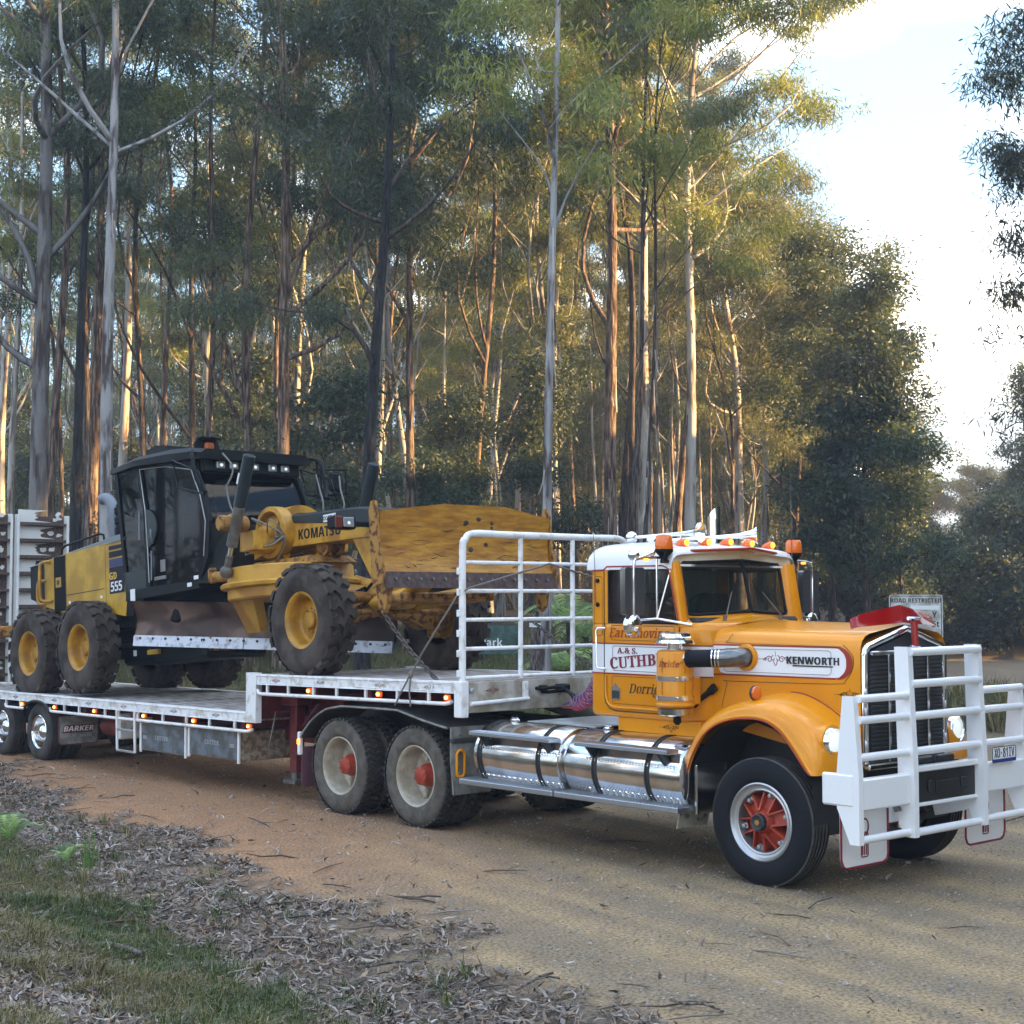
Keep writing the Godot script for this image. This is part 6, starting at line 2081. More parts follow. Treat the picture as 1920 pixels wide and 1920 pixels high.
	b.tube(bezier([Vector3(5.7, 1.24, 0.42), Vector3(6.05, 1.0, 0.46), Vector3(6.3, 0.90, 0.32), Vector3(6.5, 1.05, 0.24)], 4), 0.018, 6)
	put("hydraulic_hose", b, M.rubber_black, ci)
	for s in [-1.0, 1.0]:
		b = Mb.new()
		b.hexa([Vector3(4.05, 0.62, s * 0.35 - 0.06), Vector3(4.35, 0.62, s * 0.35 - 0.06), Vector3(4.35, 0.62, s * 0.35 + 0.06), Vector3(4.05, 0.62, s * 0.35 + 0.06), Vector3(4.1, 1.05, s * 0.6 - 0.08), Vector3(4.6, 1.05, s * 0.6 - 0.08), Vector3(4.6, 1.05, s * 0.6 + 0.08), Vector3(4.1, 1.05, s * 0.6 + 0.08)])
		put("blade_carrier", b, M.grader_yellow, ci)
	# --- moldboard: curved blade swung nearly along the machine
	var mo := node_part("moldboard", t)
	var e0 := Vector3(2.05, 0.645, 0.92)
	var e1 := Vector3(5.92, 0.30, -0.50)
	var along := (e1 - e0).normalized()
	var face := along.cross(Vector3.UP).normalized() * -1.0
	if face.z < 0: face = -face
	var prof := []
	for q in [[0.10, 0.545], [0.045, 0.52], [-0.02, 0.42], [-0.05, 0.30], [-0.035, 0.18], [0.0, 0.07]]: prof.append(q)
	b = Mb.new()
	var rows := []
	for e in [e0, e1]:
		var row := []
		for q in prof: row.append(e + face * q[0] + Vector3(0, q[1], 0))
		for i in range(prof.size() - 1, -1, -1): row.append(e + face * (prof[i][0] - 0.03) + Vector3(0, prof[i][1], 0))
		rows.append(row)
	b.skin(rows, true, true, [5, 6, 11])
	put("blade_plate", b, M.mold_steel, mo)
	var L := e0.distance_to(e1)
	for q in [[0.0, 0.445], [0.45, 0.995]]:
		b = Mb.new()
		var a: Vector3 = e0 + along * L * q[0]
		var c: Vector3 = e0 + along * L * q[1]
		b.hexa([a + face * 0.045 + Vector3(0, -0.06, 0), c + face * 0.045 + Vector3(0, -0.06, 0), c + face * 0.02 + Vector3(0, -0.06, 0), a + face * 0.02 + Vector3(0, -0.06, 0), a + face * 0.018 + Vector3(0, 0.085, 0), c + face * 0.018 + Vector3(0, 0.085, 0), c + face * -0.006 + Vector3(0, 0.085, 0), a + face * -0.006 + Vector3(0, 0.085, 0)])
		put("cutting_edge", b, M.cutting_edge, mo)
	for i in 19:
		b = Mb.new()
		var p := e0 + along * (0.12 + i * (L - 0.24) / 18.0) + Vector3(0, 0.045, 0) + face * 0.024
		b.cyl(p, p + face * 0.012, 0.018, 8)
		put("edge_bolt", b, M.blade_rust, mo)
	# --- front axle
	b = Mb.new()
	var ax := []
	for q in [[0.86, 0.62], [0.62, 0.60], [0.35, 0.72], [0.0, 0.78], [-0.35, 0.72], [-0.62, 0.60], [-0.86, 0.62]]:
		ax.append([Vector3(6.22, q[1] - 0.10, q[0]), Vector3(6.22, q[1] + 0.10, q[0]), Vector3(6.42, q[1] + 0.10, q[0]), Vector3(6.42, q[1] - 0.10, q[0])])
	b.skin(ax, true, true, [0, 1, 2, 3])
	var fa := put("front_axle", b, M.rusty_yellow, t)
	for s in [-1.0, 1.0]:
		b = Mb.new()
		b.cyl(Vector3(6.33, 0.40, s * 0.80), Vector3(6.33, 0.86, s * 0.80), 0.09, 16, 0.02)
		b.cyl(Vector3(6.33, 0.635, s * 0.74), Vector3(6.33, 0.635, s * 0.98), 0.15, 18, 0.02)
		put("knuckle", b, M.rusty_yellow, fa)
	b = Mb.new()
	b.tube([Vector3(6.50, 0.68, 0.80), Vector3(6.58, 0.72, 0.3), Vector3(6.58, 0.72, -0.3), Vector3(6.50, 0.68, -0.80)], 0.035, 8)
	b.cyl(Vector3(6.52, 0.90, 0.55), Vector3(6.52, 0.84, -0.1), 0.06, 14, 0.01)
	put("tie_rod", b, M.rusty_yellow, fa)
	# --- dozer blade across the front
	var dz := node_part("dozer_blade", t)
	var top := [[1.24, 1.685], [0.36, 1.79], [-0.55, 1.79], [-1.24, 1.675]]
	b = Mb.new()
	rows = []
	for q in top:
		var y1: float = q[1]
		rows.append([Vector3(8.02, 1.03, q[0]), Vector3(7.955, 1.18, q[0]), Vector3(7.955, 1.42, q[0]), Vector3(8.02, y1, q[0]), Vector3(7.99, y1, q[0]), Vector3(7.925, 1.42, q[0]), Vector3(7.925, 1.18, q[0]), Vector3(7.99, 1.03, q[0])])
	b.skin(rows, true, true, [3, 4, 7])
	put("blade_plate", b, M.blade_yellow, dz)
	b = Mb.new()
	b.hexa([Vector3(8.05, 0.86, 1.245), Vector3(8.075, 0.86, 1.245), Vector3(8.075, 0.86, -1.245), Vector3(8.05, 0.86, -1.245), Vector3(8.00, 1.035, 1.245), Vector3(8.032, 1.035, 1.245), Vector3(8.032, 1.035, -1.245), Vector3(8.00, 1.035, -1.245)])
	put("cutting_edge", b, M.blade_rust, dz)
	for i in 14:
		b = Mb.new()
		var p := Vector3(8.052, 0.955, 1.10 - i * 0.17)
		b.cyl(p, p + Vector3(0.014, 0.004, 0), 0.020, 8)
		put("edge_bolt", b, M.steel, dz)
	for s in [-1.0, 1.0]:
		b = Mb.new()
		b.prism([[7.86, 0.92], [7.86, 1.70], [7.90, 1.80], [7.97, 1.80], [8.0, 1.70], [8.0, 1.40], [8.07, 1.02], [8.03, 0.90]], s * 1.245, s * 1.275)
		put("end_plate", b, M.rusty_yellow, dz)
		b = Mb.new()
		b.prism([[7.80, 1.05], [8.0, 1.0], [8.02, 0.86], [7.96, 0.66], [7.90, 0.60], [7.84, 0.66], [7.80, 0.90]], s * 1.12, s * 1.18)
		put("blade_bracket", b, M.rusty_yellow, dz)
		b = Mb.new()
		b.tube([Vector3(7.9, 1.0, s * 0.55), Vector3(7.3, 0.84, s * 0.40), Vector3(6.6, 0.80, s * 0.30)], 0.085, 4)
		put("push_arm", b, M.grader_yellow, dz)
	b = Mb.new()
	b.bx(Vector3(7.86, 1.00, 0), Vector3(0.14, 0.14, 2.3), 0.02)
	b.bx(Vector3(7.40, 0.80, 0), Vector3(0.5, 0.10, 1.3), 0.02)
	put("blade_beam", b, M.rusty_yellow, dz)
	b = Mb.new()
	for q in [[0.02, 1.60, 0.03], [0.04, 1.58, 0.02], [-0.16, 1.64, 0.028], [-0.36, 1.60, 0.022], [-0.36, 1.55, 0.018], [-0.05, 1.30, 0.03], [-0.28, 1.36, 0.025]]:
		b.ball(Vector3(7.955 + 0.065 * maxf(0, (q[1] - 1.42) / 0.37), q[1], q[0]), Vector3(0.006, q[2], q[2] * 1.3), 10, 6)
	rng.seed = 444
	for i in 46:
		# scrapes that run across the blade
		var z := rng.randf_range(-1.15, 1.0)
		var yy := 1.08 + 0.5 * pow(rng.randf(), 1.5)
		var run := rng.randf_range(0.04, 0.30)
		var x := 7.957 + 0.065 * maxf(0, (yy - 1.42) / 0.37) + 0.065 * maxf(0, (1.18 - yy) / 0.15)
		b.tube([Vector3(x, yy, z), Vector3(x, yy + rng.randf_range(-0.02, 0.02), z + run * 0.5), Vector3(x, yy + rng.randf_range(-0.04, 0.04), z + run)], [0.0008, rng.randf_range(0.002, 0.006), 0.0008], 4)
	var dent := put("bare_patch", b, M.blade_rust, dz)
	dent.set_meta("kind", "stuff")

# ---------------------------------------------------------------- the ground
var lumps := FastNoiseLite.new()
var fine := FastNoiseLite.new()

func bank_side(x: float, z: float) -> float:
	# metres beyond the foot of the near bank (positive on the bank)
	return (x + 1.2) * -0.853 + (z + 8.7) * 0.522

func behind(x: float, z: float) -> float:
	# metres beyond the trailer's centre line, away from the viewer
	return (x - 2.852) * 0.742 - (z + 13.527) * 0.670

func wheel_track(x: float, z: float) -> float:
	# 1 in the middle of a wheel track worn along the way the truck goes, 0 between
	var c := x * 0.86 - z * 0.5 + 0.35 * lumps.get_noise_2d(x * 0.35, z * 0.35)
	var best := 0.0
	for q in [[4.55, 0.16], [5.05, 0.14], [6.05, 0.24], [6.55, 0.12], [7.40, 0.26], [7.95, 0.14], [8.75, 0.22], [9.6, 0.24], [11.0, 0.28], [12.6, 0.26]]:
		best = maxf(best, exp(-pow((c - q[0]) / q[1], 2.0)))
	return best

func side_road(x: float, z: float) -> float:
	# distance from the middle of the road that goes on to the right
	var p := Vector2(x, z)
	var best := 99.0
	var line := [Vector2(1.5, -13), Vector2(7, -22), Vector2(11.5, -36), Vector2(15.5, -55)]
	for i in line.size() - 1:
		best = minf(best, p.distance_to(Geometry2D.get_closest_point_to_segment(p, line[i], line[i + 1])))
	return best

func ground_y(x: float, z: float) -> float:
	var b := bank_side(x, z)
	var y := 0.52 * smoothstep(0.0, 2.4, b) - 0.09 * exp(-pow((b + 0.55) / 0.55, 2.0))
	var s := behind(x, z)
	var rd := smoothstep(4.0, 8.0, side_road(x, z))
	var rise := clampf((s - 4.5) * 0.075, 0.0, 1.5)
	y += rise * rd * smoothstep(-60.0, 10.0, -x + 6.0)
	y += 0.55 * exp(-(pow((x - 8.7) / 1.1, 2.0) + pow((z + 28.0) / 2.4, 2.0)))
	if z < -50.0 or x > 14.0:
		# the forested ridge on the right and the rising country far behind
		y += 11.0 * exp(-(pow((x - 66.0) / 30.0, 2.0) + pow((z + 105.0) / 60.0, 2.0))) * smoothstep(-56.0, -84.0, z)
		y += 12.0 * exp(-(pow((x - 50.0) / 60.0, 2.0) + pow((z + 260.0) / 60.0, 2.0)))
	# unseen ridge added right of the road to keep low sun off the ground
	y += 12.5 * smoothstep(15.0, 36.0, x + minf(0.0, z + 40.0) * 0.9) * smoothstep(-62.0, -40.0, z)
	var rough := smoothstep(-1.8, 0.3, b) + smoothstep(4.0, 6.0, s) * rd
	y += lumps.get_noise_2d(x * 0.5, z * 0.5) * 0.10 * minf(rough, 1.0) + lumps.get_noise_2d(x * 2.2, z * 2.2) * 0.05 * minf(rough, 1.0)
	if b < 0.0 and s < 6.0: y += 0.010 - 0.022 * wheel_track(x, z)
	y += lumps.get_noise_2d(x * 1.3, z * 1.3) * 0.012
	return y

func ground_color(x: float, z: float) -> Color:
	var n1 := lumps.get_noise_2d(x * 0.8, z * 0.8)
	var n2 := fine.get_noise_2d(x * 3.0, z * 3.0)
	var n3 := lumps.get_noise_2d(x * 4.0 + 50.0, z * 4.0)
	var b := bank_side(x, z)
	var s := behind(x, z)
	# gravel: tan clay with greyer stony patches, wheel tracks along the way the truck goes
	var c := Color(0.250, 0.190, 0.122)
	var tr := wheel_track(x, z)
	var streak := fine.get_noise_2d((x * 0.86 - z * 0.5) * 9.0, (x * 0.5 + z * 0.86) * 0.5)
	c = c.lerp(Color(0.350, 0.262, 0.150), clampf(tr * 0.85 + streak * 0.45 * (0.4 + tr), 0.0, 1.0))
	c = c.lerp(Color(0.190, 0.158, 0.120), clampf((1.0 - tr) * 0.55 + n3 * 0.5 - streak * 0.5 + n1 * 0.25, 0.0, 1.0) * 0.75)
	# warm patch of sunlight painted into the gravel colour by the trailer
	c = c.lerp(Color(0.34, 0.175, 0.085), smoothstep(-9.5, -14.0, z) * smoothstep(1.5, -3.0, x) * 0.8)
	# leaf litter and soil along the ditch
	var lit := smoothstep(-1.95, -1.3, b + n1 * 0.7 + n3 * 0.4)
	c = c.lerp(Color(0.115, 0.092, 0.072), lit)
	# the bank: soil under grass and leaves
	c = c.lerp(Color(0.125, 0.098, 0.064), smoothstep(-0.3, 0.4, b + n3 * 0.4))
	var verge := smoothstep(3.4, 4.6, s + n1 * 1.2) * smoothstep(3.6, 5.2, side_road(x, z) + n1)
	c = c.lerp(Color(0.105, 0.095, 0.048), verge)
	c = c.lerp(Color(0.085, 0.062, 0.042), smoothstep(11.0, 16.0, s + n1 * 3.0) * smoothstep(4.5, 7.0, side_road(x, z)))
	return c * (1.0 + 0.16 * n2) * Color(1.02, 0.98, 0.88)

func spread(lo: float, a: float, b: float, hi: float, step: float) -> PackedFloat32Array:
	# fine steps between a and b, growing steps out to lo and hi
	var mid := PackedFloat32Array()
	var v := a
	while v <= b:
		mid.append(v); v += step
	var d := step
	v = mid[-1]
	while v < hi:
		d *= 1.12; v += d; mid.append(v)
	d = step
	v = mid[0]
	var left := PackedFloat32Array()
	while v > lo:
		d *= 1.12; v -= d; left.append(v)
	left.reverse()
	left.append_array(mid)
	return left

func build_ground() -> void:
	lumps.seed = 7; lumps.frequency = 0.35; lumps.fractal_octaves = 3
	fine.seed = 8; fine.frequency = 0.8; fine.fractal_octaves = 3
	var xs := spread(-600, -9.0, 11.0, 600, 0.085)
	var zs := spread(-900, -34.0, -6.5, 120, 0.10)
	var nx := xs.size()
	var nz := zs.size()
	var v := PackedVector3Array()
	var col := PackedColorArray()
	v.resize(nx * nz); col.resize(nx * nz)
	for j in nz:
		for i in nx:
			v[j * nx + i] = Vector3(xs[i], ground_y(xs[i], zs[j]), zs[j])
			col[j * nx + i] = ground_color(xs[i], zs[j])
	var nor := PackedVector3Array()
	nor.resize(nx * nz)
	for j in nz:
		for i in nx:
			var a := v[j * nx + mini(i + 1, nx - 1)] - v[j * nx + maxi(i - 1, 0)]
			var b := v[mini(j + 1, nz - 1) * nx + i] - v[maxi(j - 1, 0) * nx + i]
			nor[j * nx + i] = b.cross(a).normalized()
	var ids := PackedInt32Array()
	for j in nz - 1:
		for i in nx - 1:
			var k := j * nx + i
			ids.append_array([k, k + 1, k + nx, k + 1, k + nx + 1, k + nx])
	var arr := []
	arr.resize(Mesh.ARRAY_MAX)
	arr[Mesh.ARRAY_VERTEX] = v
	arr[Mesh.ARRAY_NORMAL] = nor
	arr[Mesh.ARRAY_COLOR] = col
	arr[Mesh.ARRAY_INDEX] = ids
	var m := ArrayMesh.new()
	m.add_surface_from_arrays(Mesh.PRIMITIVE_TRIANGLES, arr)
	var grit := noise_tex(0.09, Color(0.66, 0.64, 0.62), Color(1, 1, 1), {"oct": 5, "gain": 0.7, "seed": 51, "from": 0.25, "to": 0.6, "size": 512})
	var bump := noise_tex(0.06, Color.WHITE, Color.WHITE, {"oct": 5, "gain": 0.7, "seed": 52, "normal": 7.0, "size": 512})
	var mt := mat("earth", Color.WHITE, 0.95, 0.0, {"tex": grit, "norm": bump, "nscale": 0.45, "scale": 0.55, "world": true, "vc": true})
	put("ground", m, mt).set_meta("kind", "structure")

# ---------------------------------------------------------------- scattered cover
func scatter(called: String, mesh: Mesh, places: Array, m: Material) -> MultiMeshInstance3D:
	# places: [Transform3D, Color]
	var mm := MultiMesh.new()
	mm.transform_format = MultiMesh.TRANSFORM_3D
	mm.use_colors = true
	mm.mesh = mesh
	mm.instance_count = places.size()
	for i in places.size():
		mm.set_instance_transform(i, places[i][0])
		mm.set_instance_color(i, places[i][1])
	mesh.surface_set_material(0, m)
	var o := MultiMeshInstance3D.new()
	o.multimesh = mm
	o.name = called
	o.set_meta("kind", "stuff")
	return o

func strip_leaf(v: PackedVector3Array, nrm: PackedVector3Array, p: Vector3, d: Vector3, side: Vector3, L: float, w: float, sag: Vector3) -> void:
	# one lance-shaped leaf folded from two triangle pairs
	var up := side.cross(d).normalized()
	var a := p
	var m := p + d * L * 0.45 + sag * 0.25
	var e := p + d * L + sag
	var l := m + side * w * 0.5 + up * w * 0.12
	var r := m - side * w * 0.5 + up * w * 0.12
	for q in [a, l, e, a, e, r]:
		v.append(q); nrm.append(up)

func leaf_clump(count: int, size: float, L: float, w: float, droop: float, sd: int) -> ArrayMesh:
	rng.seed = sd
	var v := PackedVector3Array()
	var nr := PackedVector3Array()
	for i in count:
		var p := Vector3(rng.randfn(), rng.randfn() * 0.75, rng.randfn()) * size * 0.42
		var d := Vector3(rng.randfn(), rng.randfn() * 0.6 - droop, rng.randfn()).normalized()
		var side := d.cross(Vector3(rng.randfn(), rng.randfn(), rng.randfn())).normalized()
		strip_leaf(v, nr, p, d, side, L * rng.randf_range(0.7, 1.25), w * rng.randf_range(0.8, 1.2), Vector3(0, -0.12 * L, 0))
	return from_arrays(v, nr)

func from_arrays(v: PackedVector3Array, nr: PackedVector3Array) -> ArrayMesh:
	for i in range(0, v.size(), 3):
		# front faces run clockwise about the given normals
		if (v[i + 2] - v[i]).cross(v[i + 1] - v[i]).dot(nr[i]) < 0.0:
			var q := v[i + 1]
			v[i + 1] = v[i + 2]
			v[i + 2] = q
			var nq := nr[i + 1]
			nr[i + 1] = nr[i + 2]
			nr[i + 2] = nq
	var arr := []
	arr.resize(Mesh.ARRAY_MAX)
	arr[Mesh.ARRAY_VERTEX] = v
	arr[Mesh.ARRAY_NORMAL] = nr
	var m := ArrayMesh.new()
	m.add_surface_from_arrays(Mesh.PRIMITIVE_TRIANGLES, arr)
	return m

func tuft(count: int, tall: float, out: float, w: float, sd: int) -> ArrayMesh:
	rng.seed = sd
	var v := PackedVector3Array()
	var nr := PackedVector3Array()
	for i in count:
		var a := rng.randf() * TAU
		var d := Vector3(cos(a), 0, sin(a))
		var side := Vector3(-d.z, 0, d.x) * w * 0.5
		var p := d * rng.randf() * out * 0.35
		var h := tall * rng.randf_range(0.5, 1.2)
		var m := p + d * out * rng.randf_range(0.1, 0.5) + Vector3(0, h * 0.6, 0)
		var e := m + d * out * rng.randf_range(0.1, 0.9) + Vector3(0, h * 0.4 * rng.randf_range(-0.2, 1.0), 0)
		for q in [p - side, p + side, m + side * 0.7, p - side, m + side * 0.7, m - side * 0.7, m - side * 0.7, m + side * 0.7, e]:
			v.append(q); nr.append((d * 0.6 + Vector3.UP * 0.6).normalized())
	return from_arrays(v, nr)

func pebble(sd: int) -> ArrayMesh:
	rng.seed = sd
	var b := Mb.new()
	b.smooth()
	var rows := []
	for j in 4:
		var row := []
		for i in 6:
			var t := PI * j / 3.0
			var f := TAU * i / 6.0
			row.append(Vector3(sin(t) * cos(f), cos(t) * 0.55, sin(t) * sin(f)) * rng.randf_range(0.75, 1.1))
		rows.append(row)
	for j in 3:
		for i in 6:
			var k := (i + 1) % 6
			b.quad(rows[j][i], rows[j][k], rows[j + 1][k], rows[j + 1][i])
	return b.done()

func lying(x: float, z: float, size: float, lift := 0.01, tilt := 0.35) -> Transform3D:
	var bs := Basis(Vector3.UP, rng.randf() * TAU) * Basis(Vector3.RIGHT, rng.randfn() * tilt) * Basis(Vector3.BACK, rng.randfn() * tilt)
	return Transform3D(bs.scaled(Vector3.ONE * size), Vector3(x, ground_y(x, z) + lift, z))

func build_cover() -> void:
	var leaf_m := mat("dead_leaf", Color.WHITE, 0.75, 0.0, {"vc": true})
	var grass_m := mat("grass", Color.WHITE, 0.7, 0.0, {"vc": true, "back": lin(0.5, 0.5, 0.2)})
	var stone_m := mat("stone", Color.WHITE, 0.9, 0.0, {"vc": true})
	# leaf litter: curled gum leaves along the ditch, over the bank, thinning out on the road
	var dry := [Color(0.19, 0.155, 0.13), Color(0.25, 0.215, 0.185), Color(0.13, 0.095, 0.07), Color(0.085, 0.058, 0.042), Color(0.19, 0.115, 0.065), Color(0.33, 0.29, 0.245), Color(0.11, 0.088, 0.075), Color(0.22, 0.15, 0.09)]
	for kind in 3:
		rng.seed = 300 + kind
		var v := PackedVector3Array()
		var nr := PackedVector3Array()
		var L := [0.12, 0.085, 0.16][kind] as float
		var w := [0.020, 0.027, 0.015][kind] as float
		var bend := [0.6, -0.5, 1.1][kind] as float
		var last_l := Vector3.ZERO
		var last_r := Vector3.ZERO
		for i in 5:
			var t := i / 4.0 - 0.5
			var c := Vector3(t * L, absf(t) * t * t * L * 1.2 + 0.008 * cos(t * 4.0), t * t * bend * L)
			var half := w * 0.5 * sin(PI * (0.04 + 0.92 * (t + 0.5)))
			var l := c + Vector3(0, half * 0.5, half)
			var r := c + Vector3(0, half * 0.5, -half)
			if i > 0:
				for q in [last_l, l, r, last_l, r, last_r]:
					v.append(q); nr.append(Vector3.UP)
			last_l = l; last_r = r
		var leaf := from_arrays(v, nr)
		var pl := []
		var tries := 0
		while pl.size() < 12500 and tries < 120000:
			tries += 1
			var x := rng.randf_range(-9.0, 4.0)
			var z := rng.randf_range(-24.0, -6.8)
			if absf(x) > -z * 0.36: continue
			var b := bank_side(x, z)
			var n := lumps.get_noise_2d(x * 0.8, z * 0.8)
			var n3 := lumps.get_noise_2d(x * 4.0 + 50.0, z * 4.0)
			var p := smoothstep(-1.85, -1.25, b + n * 0.7 + n3 * 0.5) * clampf(0.8 + n3 * 0.9 + n * 0.4, 0.25, 1.0)
			if b < -1.9: p = maxf(p, 0.008)
			if rng.randf() > p: continue
			var cc: Color = dry[rng.randi() % dry.size()] * rng.randf_range(0.75, 1.25)
			pl.append([lying(x, z, rng.randf_range(0.45, 0.8) * (1.6 if rng.randf() < 0.12 else 1.0), 0.005 + rng.randf() * 0.025, 0.45), cc])
		add_child(scatter("leaf_litter" if kind == 0 else "leaf_litter_%03d" % kind, leaf, pl, leaf_m))
	# twigs and bark strips
	rng.seed = 320
	var tb := Mb.new()
	tb.tube([Vector3(-0.5, 0, 0), Vector3(-0.15, 0.03, 0.05), Vector3(0.2, 0.01, 0.01), Vector3(0.5, 0.02, 0.09)], [0.012, 0.016, 0.013, 0.006], 5)
	tb.tube([Vector3(0.05, 0.02, 0.03), Vector3(0.25, 0.05, -0.12)], [0.009, 0.004], 4)
	var tw := []
	while tw.size() < 420:
		var x := rng.randf_range(-9.0, 6.5)
		var z := rng.randf_range(-23.0, -6.8)
		var b := bank_side(x, z)
		if b < -2.2 and rng.randf() > 0.07: continue
		if b > 0.2 and rng.randf() > 0.4: continue
		var cc: Color = dry[rng.randi() % dry.size()] * rng.randf_range(0.5, 1.0)
		tw.append([lying(x, z, rng.randf_range(0.15, 0.55), 0.015, 0.08), cc])
	add_child(scatter("twig_litter", tb.done(), tw, leaf_m))
	# pebbles on the road
	for kind in 2:
		rng.seed = 340 + kind
		var pb := []
		while pb.size() < 6000:
			var x := rng.randf_range(-8.0, 13.0)
			var z := -6.8 - 26.0 * pow(rng.randf(), 1.4)
			if absf(x) > -z * 0.37 or bank_side(x, z) > -0.9: continue
			if behind(x, z) > 4.0 and side_road(x, z) > 4.5: continue
			if lumps.get_noise_2d(x * 4.0 + 50.0, z * 4.0) + rng.randf_range(-0.5, 0.5) < -0.1: continue
			if rng.randf() < wheel_track(x, z) * 0.8: continue
			var g := rng.randf_range(0.17, 0.40)
			var r := rng.randf_range(0.004, 0.013) * (2.2 if rng.randf() < 0.03 else 1.0)
			pb.append([lying(x, z, r, r * 0.25, 0.3), Color(g * 1.08, g * 0.95, g * 0.80)])
		add_child(scatter("road_gravel" if kind == 0 else "road_gravel_001", pebble(kind + 1), pb, stone_m))
	# grass on the bank, short and mixed with straw
	var green := [Color(0.12, 0.165, 0.05), Color(0.15, 0.18, 0.06), Color(0.30, 0.26, 0.13), Color(0.23, 0.20, 0.10), Color(0.09, 0.14, 0.045)]
	for kind in 2:
		rng.seed = 360 + kind
		var gr := []
		var tries := 0
		while gr.size() < 1700 and tries < 60000:
			tries += 1
			var x := rng.randf_range(-8.0, 1.5)
			var z := rng.randf_range(-19.0, -6.6)
			if absf(x) > -z * 0.37: continue
			var b := bank_side(x, z)
			var n := lumps.get_noise_2d(x * 1.5 + 20.0, z * 1.5)
			var p := 0.9 * exp(-pow((b - 0.25) / 0.45, 2.0)) + smoothstep(0.0, 0.5, b) * clampf(0.08 + n * 1.1, 0.02, 0.55)
			if b < -0.5: p = 0.02 if b > -1.4 else 0.0
			if rng.randf() > p: continue
			var strawy := clampf(0.45 + n * 1.4 + (0.25 if b > 0.6 else -0.2), 0.0, 1.0)
			var cc: Color = green[2 + rng.randi() % 2] if rng.randf() < strawy else green[[0, 1, 4][rng.randi() % 3]]
			gr.append([Transform3D(Basis(Vector3.UP, rng.randf() * TAU).scaled(Vector3.ONE * rng.randf_range(0.5, 1.3)), Vector3(x, ground_y(x, z) - 0.01, z)), cc * rng.randf_range(0.75, 1.2)])
		add_child(scatter("bank_grass" if kind == 0 else "bank_grass_001", tuft(22, 0.09 + 0.05 * kind, 0.12, 0.006, 365 + kind), gr, grass_m))
	# long grass on the verge behind the trailer and on the mound by the road
	for kind in 2:
		rng.seed = 380 + kind
		var gr := []
		var tries := 0
		while gr.size() < 5200 and tries < 120000:
			tries += 1
			var z := rng.randf_range(-52.0, -16.0)
			var x := rng.randf_range(-0.36, 0.36) * -z
			var s := behind(x, z)
			if s < 3.8 or s > 20.0: continue
			var sr := side_road(x, z)
			if sr < 4.6 and Vector2((x - 8.7) / 1.5, (z + 28.0) / 2.8).length() > 1.0: continue
			if rng.randf() > (1.0 if s < 13.0 else 0.35): continue
			var n := lumps.get_noise_2d(x * 0.7, z * 0.7)
			var cc: Color = green[2 + rng.randi() % 2] if rng.randf() < 0.55 + n else green[rng.randi() % 2]
			gr.append([Transform3D(Basis(Vector3.UP, rng.randf() * TAU).scaled(Vector3.ONE * rng.randf_range(0.6, 1.4)), Vector3(x, ground_y(x, z) - 0.02, z)), cc * rng.randf_range(0.7, 1.15)])
		add_child(scatter("verge_grass" if kind == 0 else "verge_grass_001", tuft(26, 0.42, 0.30, 0.012, 385 + kind), gr, grass_m))

# ---------------------------------------------------------------- trees
var clumps := {}
var bark := {}
var seen_labels := {}
const AHEAD := 2900.0

func tree_materials() -> void:
	var W := Color.WHITE
	var streak := Vector3(2.2, 0.22, 2.2)
	var ridge := noise_tex(0.03, W, W, {"oct": 4, "normal": 9.0, "seed": 61})
	bark.grey = mat("bark_grey", lin(0.29, 0.29, 0.29), 0.85, 0.0, {"tex": noise_tex(0.012, Color(0.44, 0.36, 0.32), W, {"oct": 5, "seed": 62, "from": 0.28, "to": 0.5, "mid": Color(0.86, 0.86, 0.88)}), "norm": ridge, "nscale": 0.25, "scale": Vector3(0.9, 0.16, 0.9)})
	bark.stone = mat("bark_stone", lin(0.155, 0.150, 0.148), 0.88, 0.0, {"tex": noise_tex(0.012, Color(0.5, 0.42, 0.38), W, {"oct": 5, "seed": 67, "from": 0.28, "to": 0.5}), "norm": ridge, "nscale": 0.35, "scale": Vector3(0.9, 0.16, 0.9)})
	bark.pale = mat("bark_pale", lin(0.42, 0.395, 0.36), 0.8, 0.0, {"tex": noise_tex(0.012, Color(0.5, 0.4, 0.33), W, {"oct": 5, "seed": 63, "from": 0.25, "to": 0.46}), "norm": ridge, "nscale": 0.2, "scale": Vector3(1.0, 0.14, 1.0)})
	bark.brown = mat("bark_brown", lin(0.26, 0.19, 0.145), 0.95, 0.0, {"tex": noise_tex(0.02, Color(0.38, 0.33, 0.3), W, {"oct": 5, "seed": 64}), "norm": ridge, "nscale": 1.2, "scale": streak})
	bark.char = mat("bark_charcoal", lin(0.028, 0.027, 0.028), 0.95, 0.0, {"tex": noise_tex(0.02, Color(0.4, 0.38, 0.36), W, {"oct": 5, "seed": 65}), "norm": ridge, "nscale": 1.2, "scale": streak})
	bark.dark = mat("bark_dark", lin(0.11, 0.088, 0.074), 0.95, 0.0, {"tex": noise_tex(0.02, Color(0.45, 0.4, 0.38), W, {"oct": 5, "seed": 66}), "norm": ridge, "nscale": 1.0, "scale": streak})
	mat("gum_leaf", Color.WHITE, 0.5, 0.0, {"vc": true, "back": lin(0.75, 0.80, 0.30)})
	clumps.gum = [leaf_clump(84, 0.66, 0.25, 0.042, 0.9, 71), leaf_clump(84, 0.74, 0.23, 0.042, 0.75, 72), leaf_clump(76, 0.62, 0.28, 0.040, 1.05, 73)]
	clumps.broad = [leaf_clump(84, 0.66, 0.17, 0.064, 0.4, 74), leaf_clump(84, 0.74, 0.16, 0.060, 0.3, 75)]

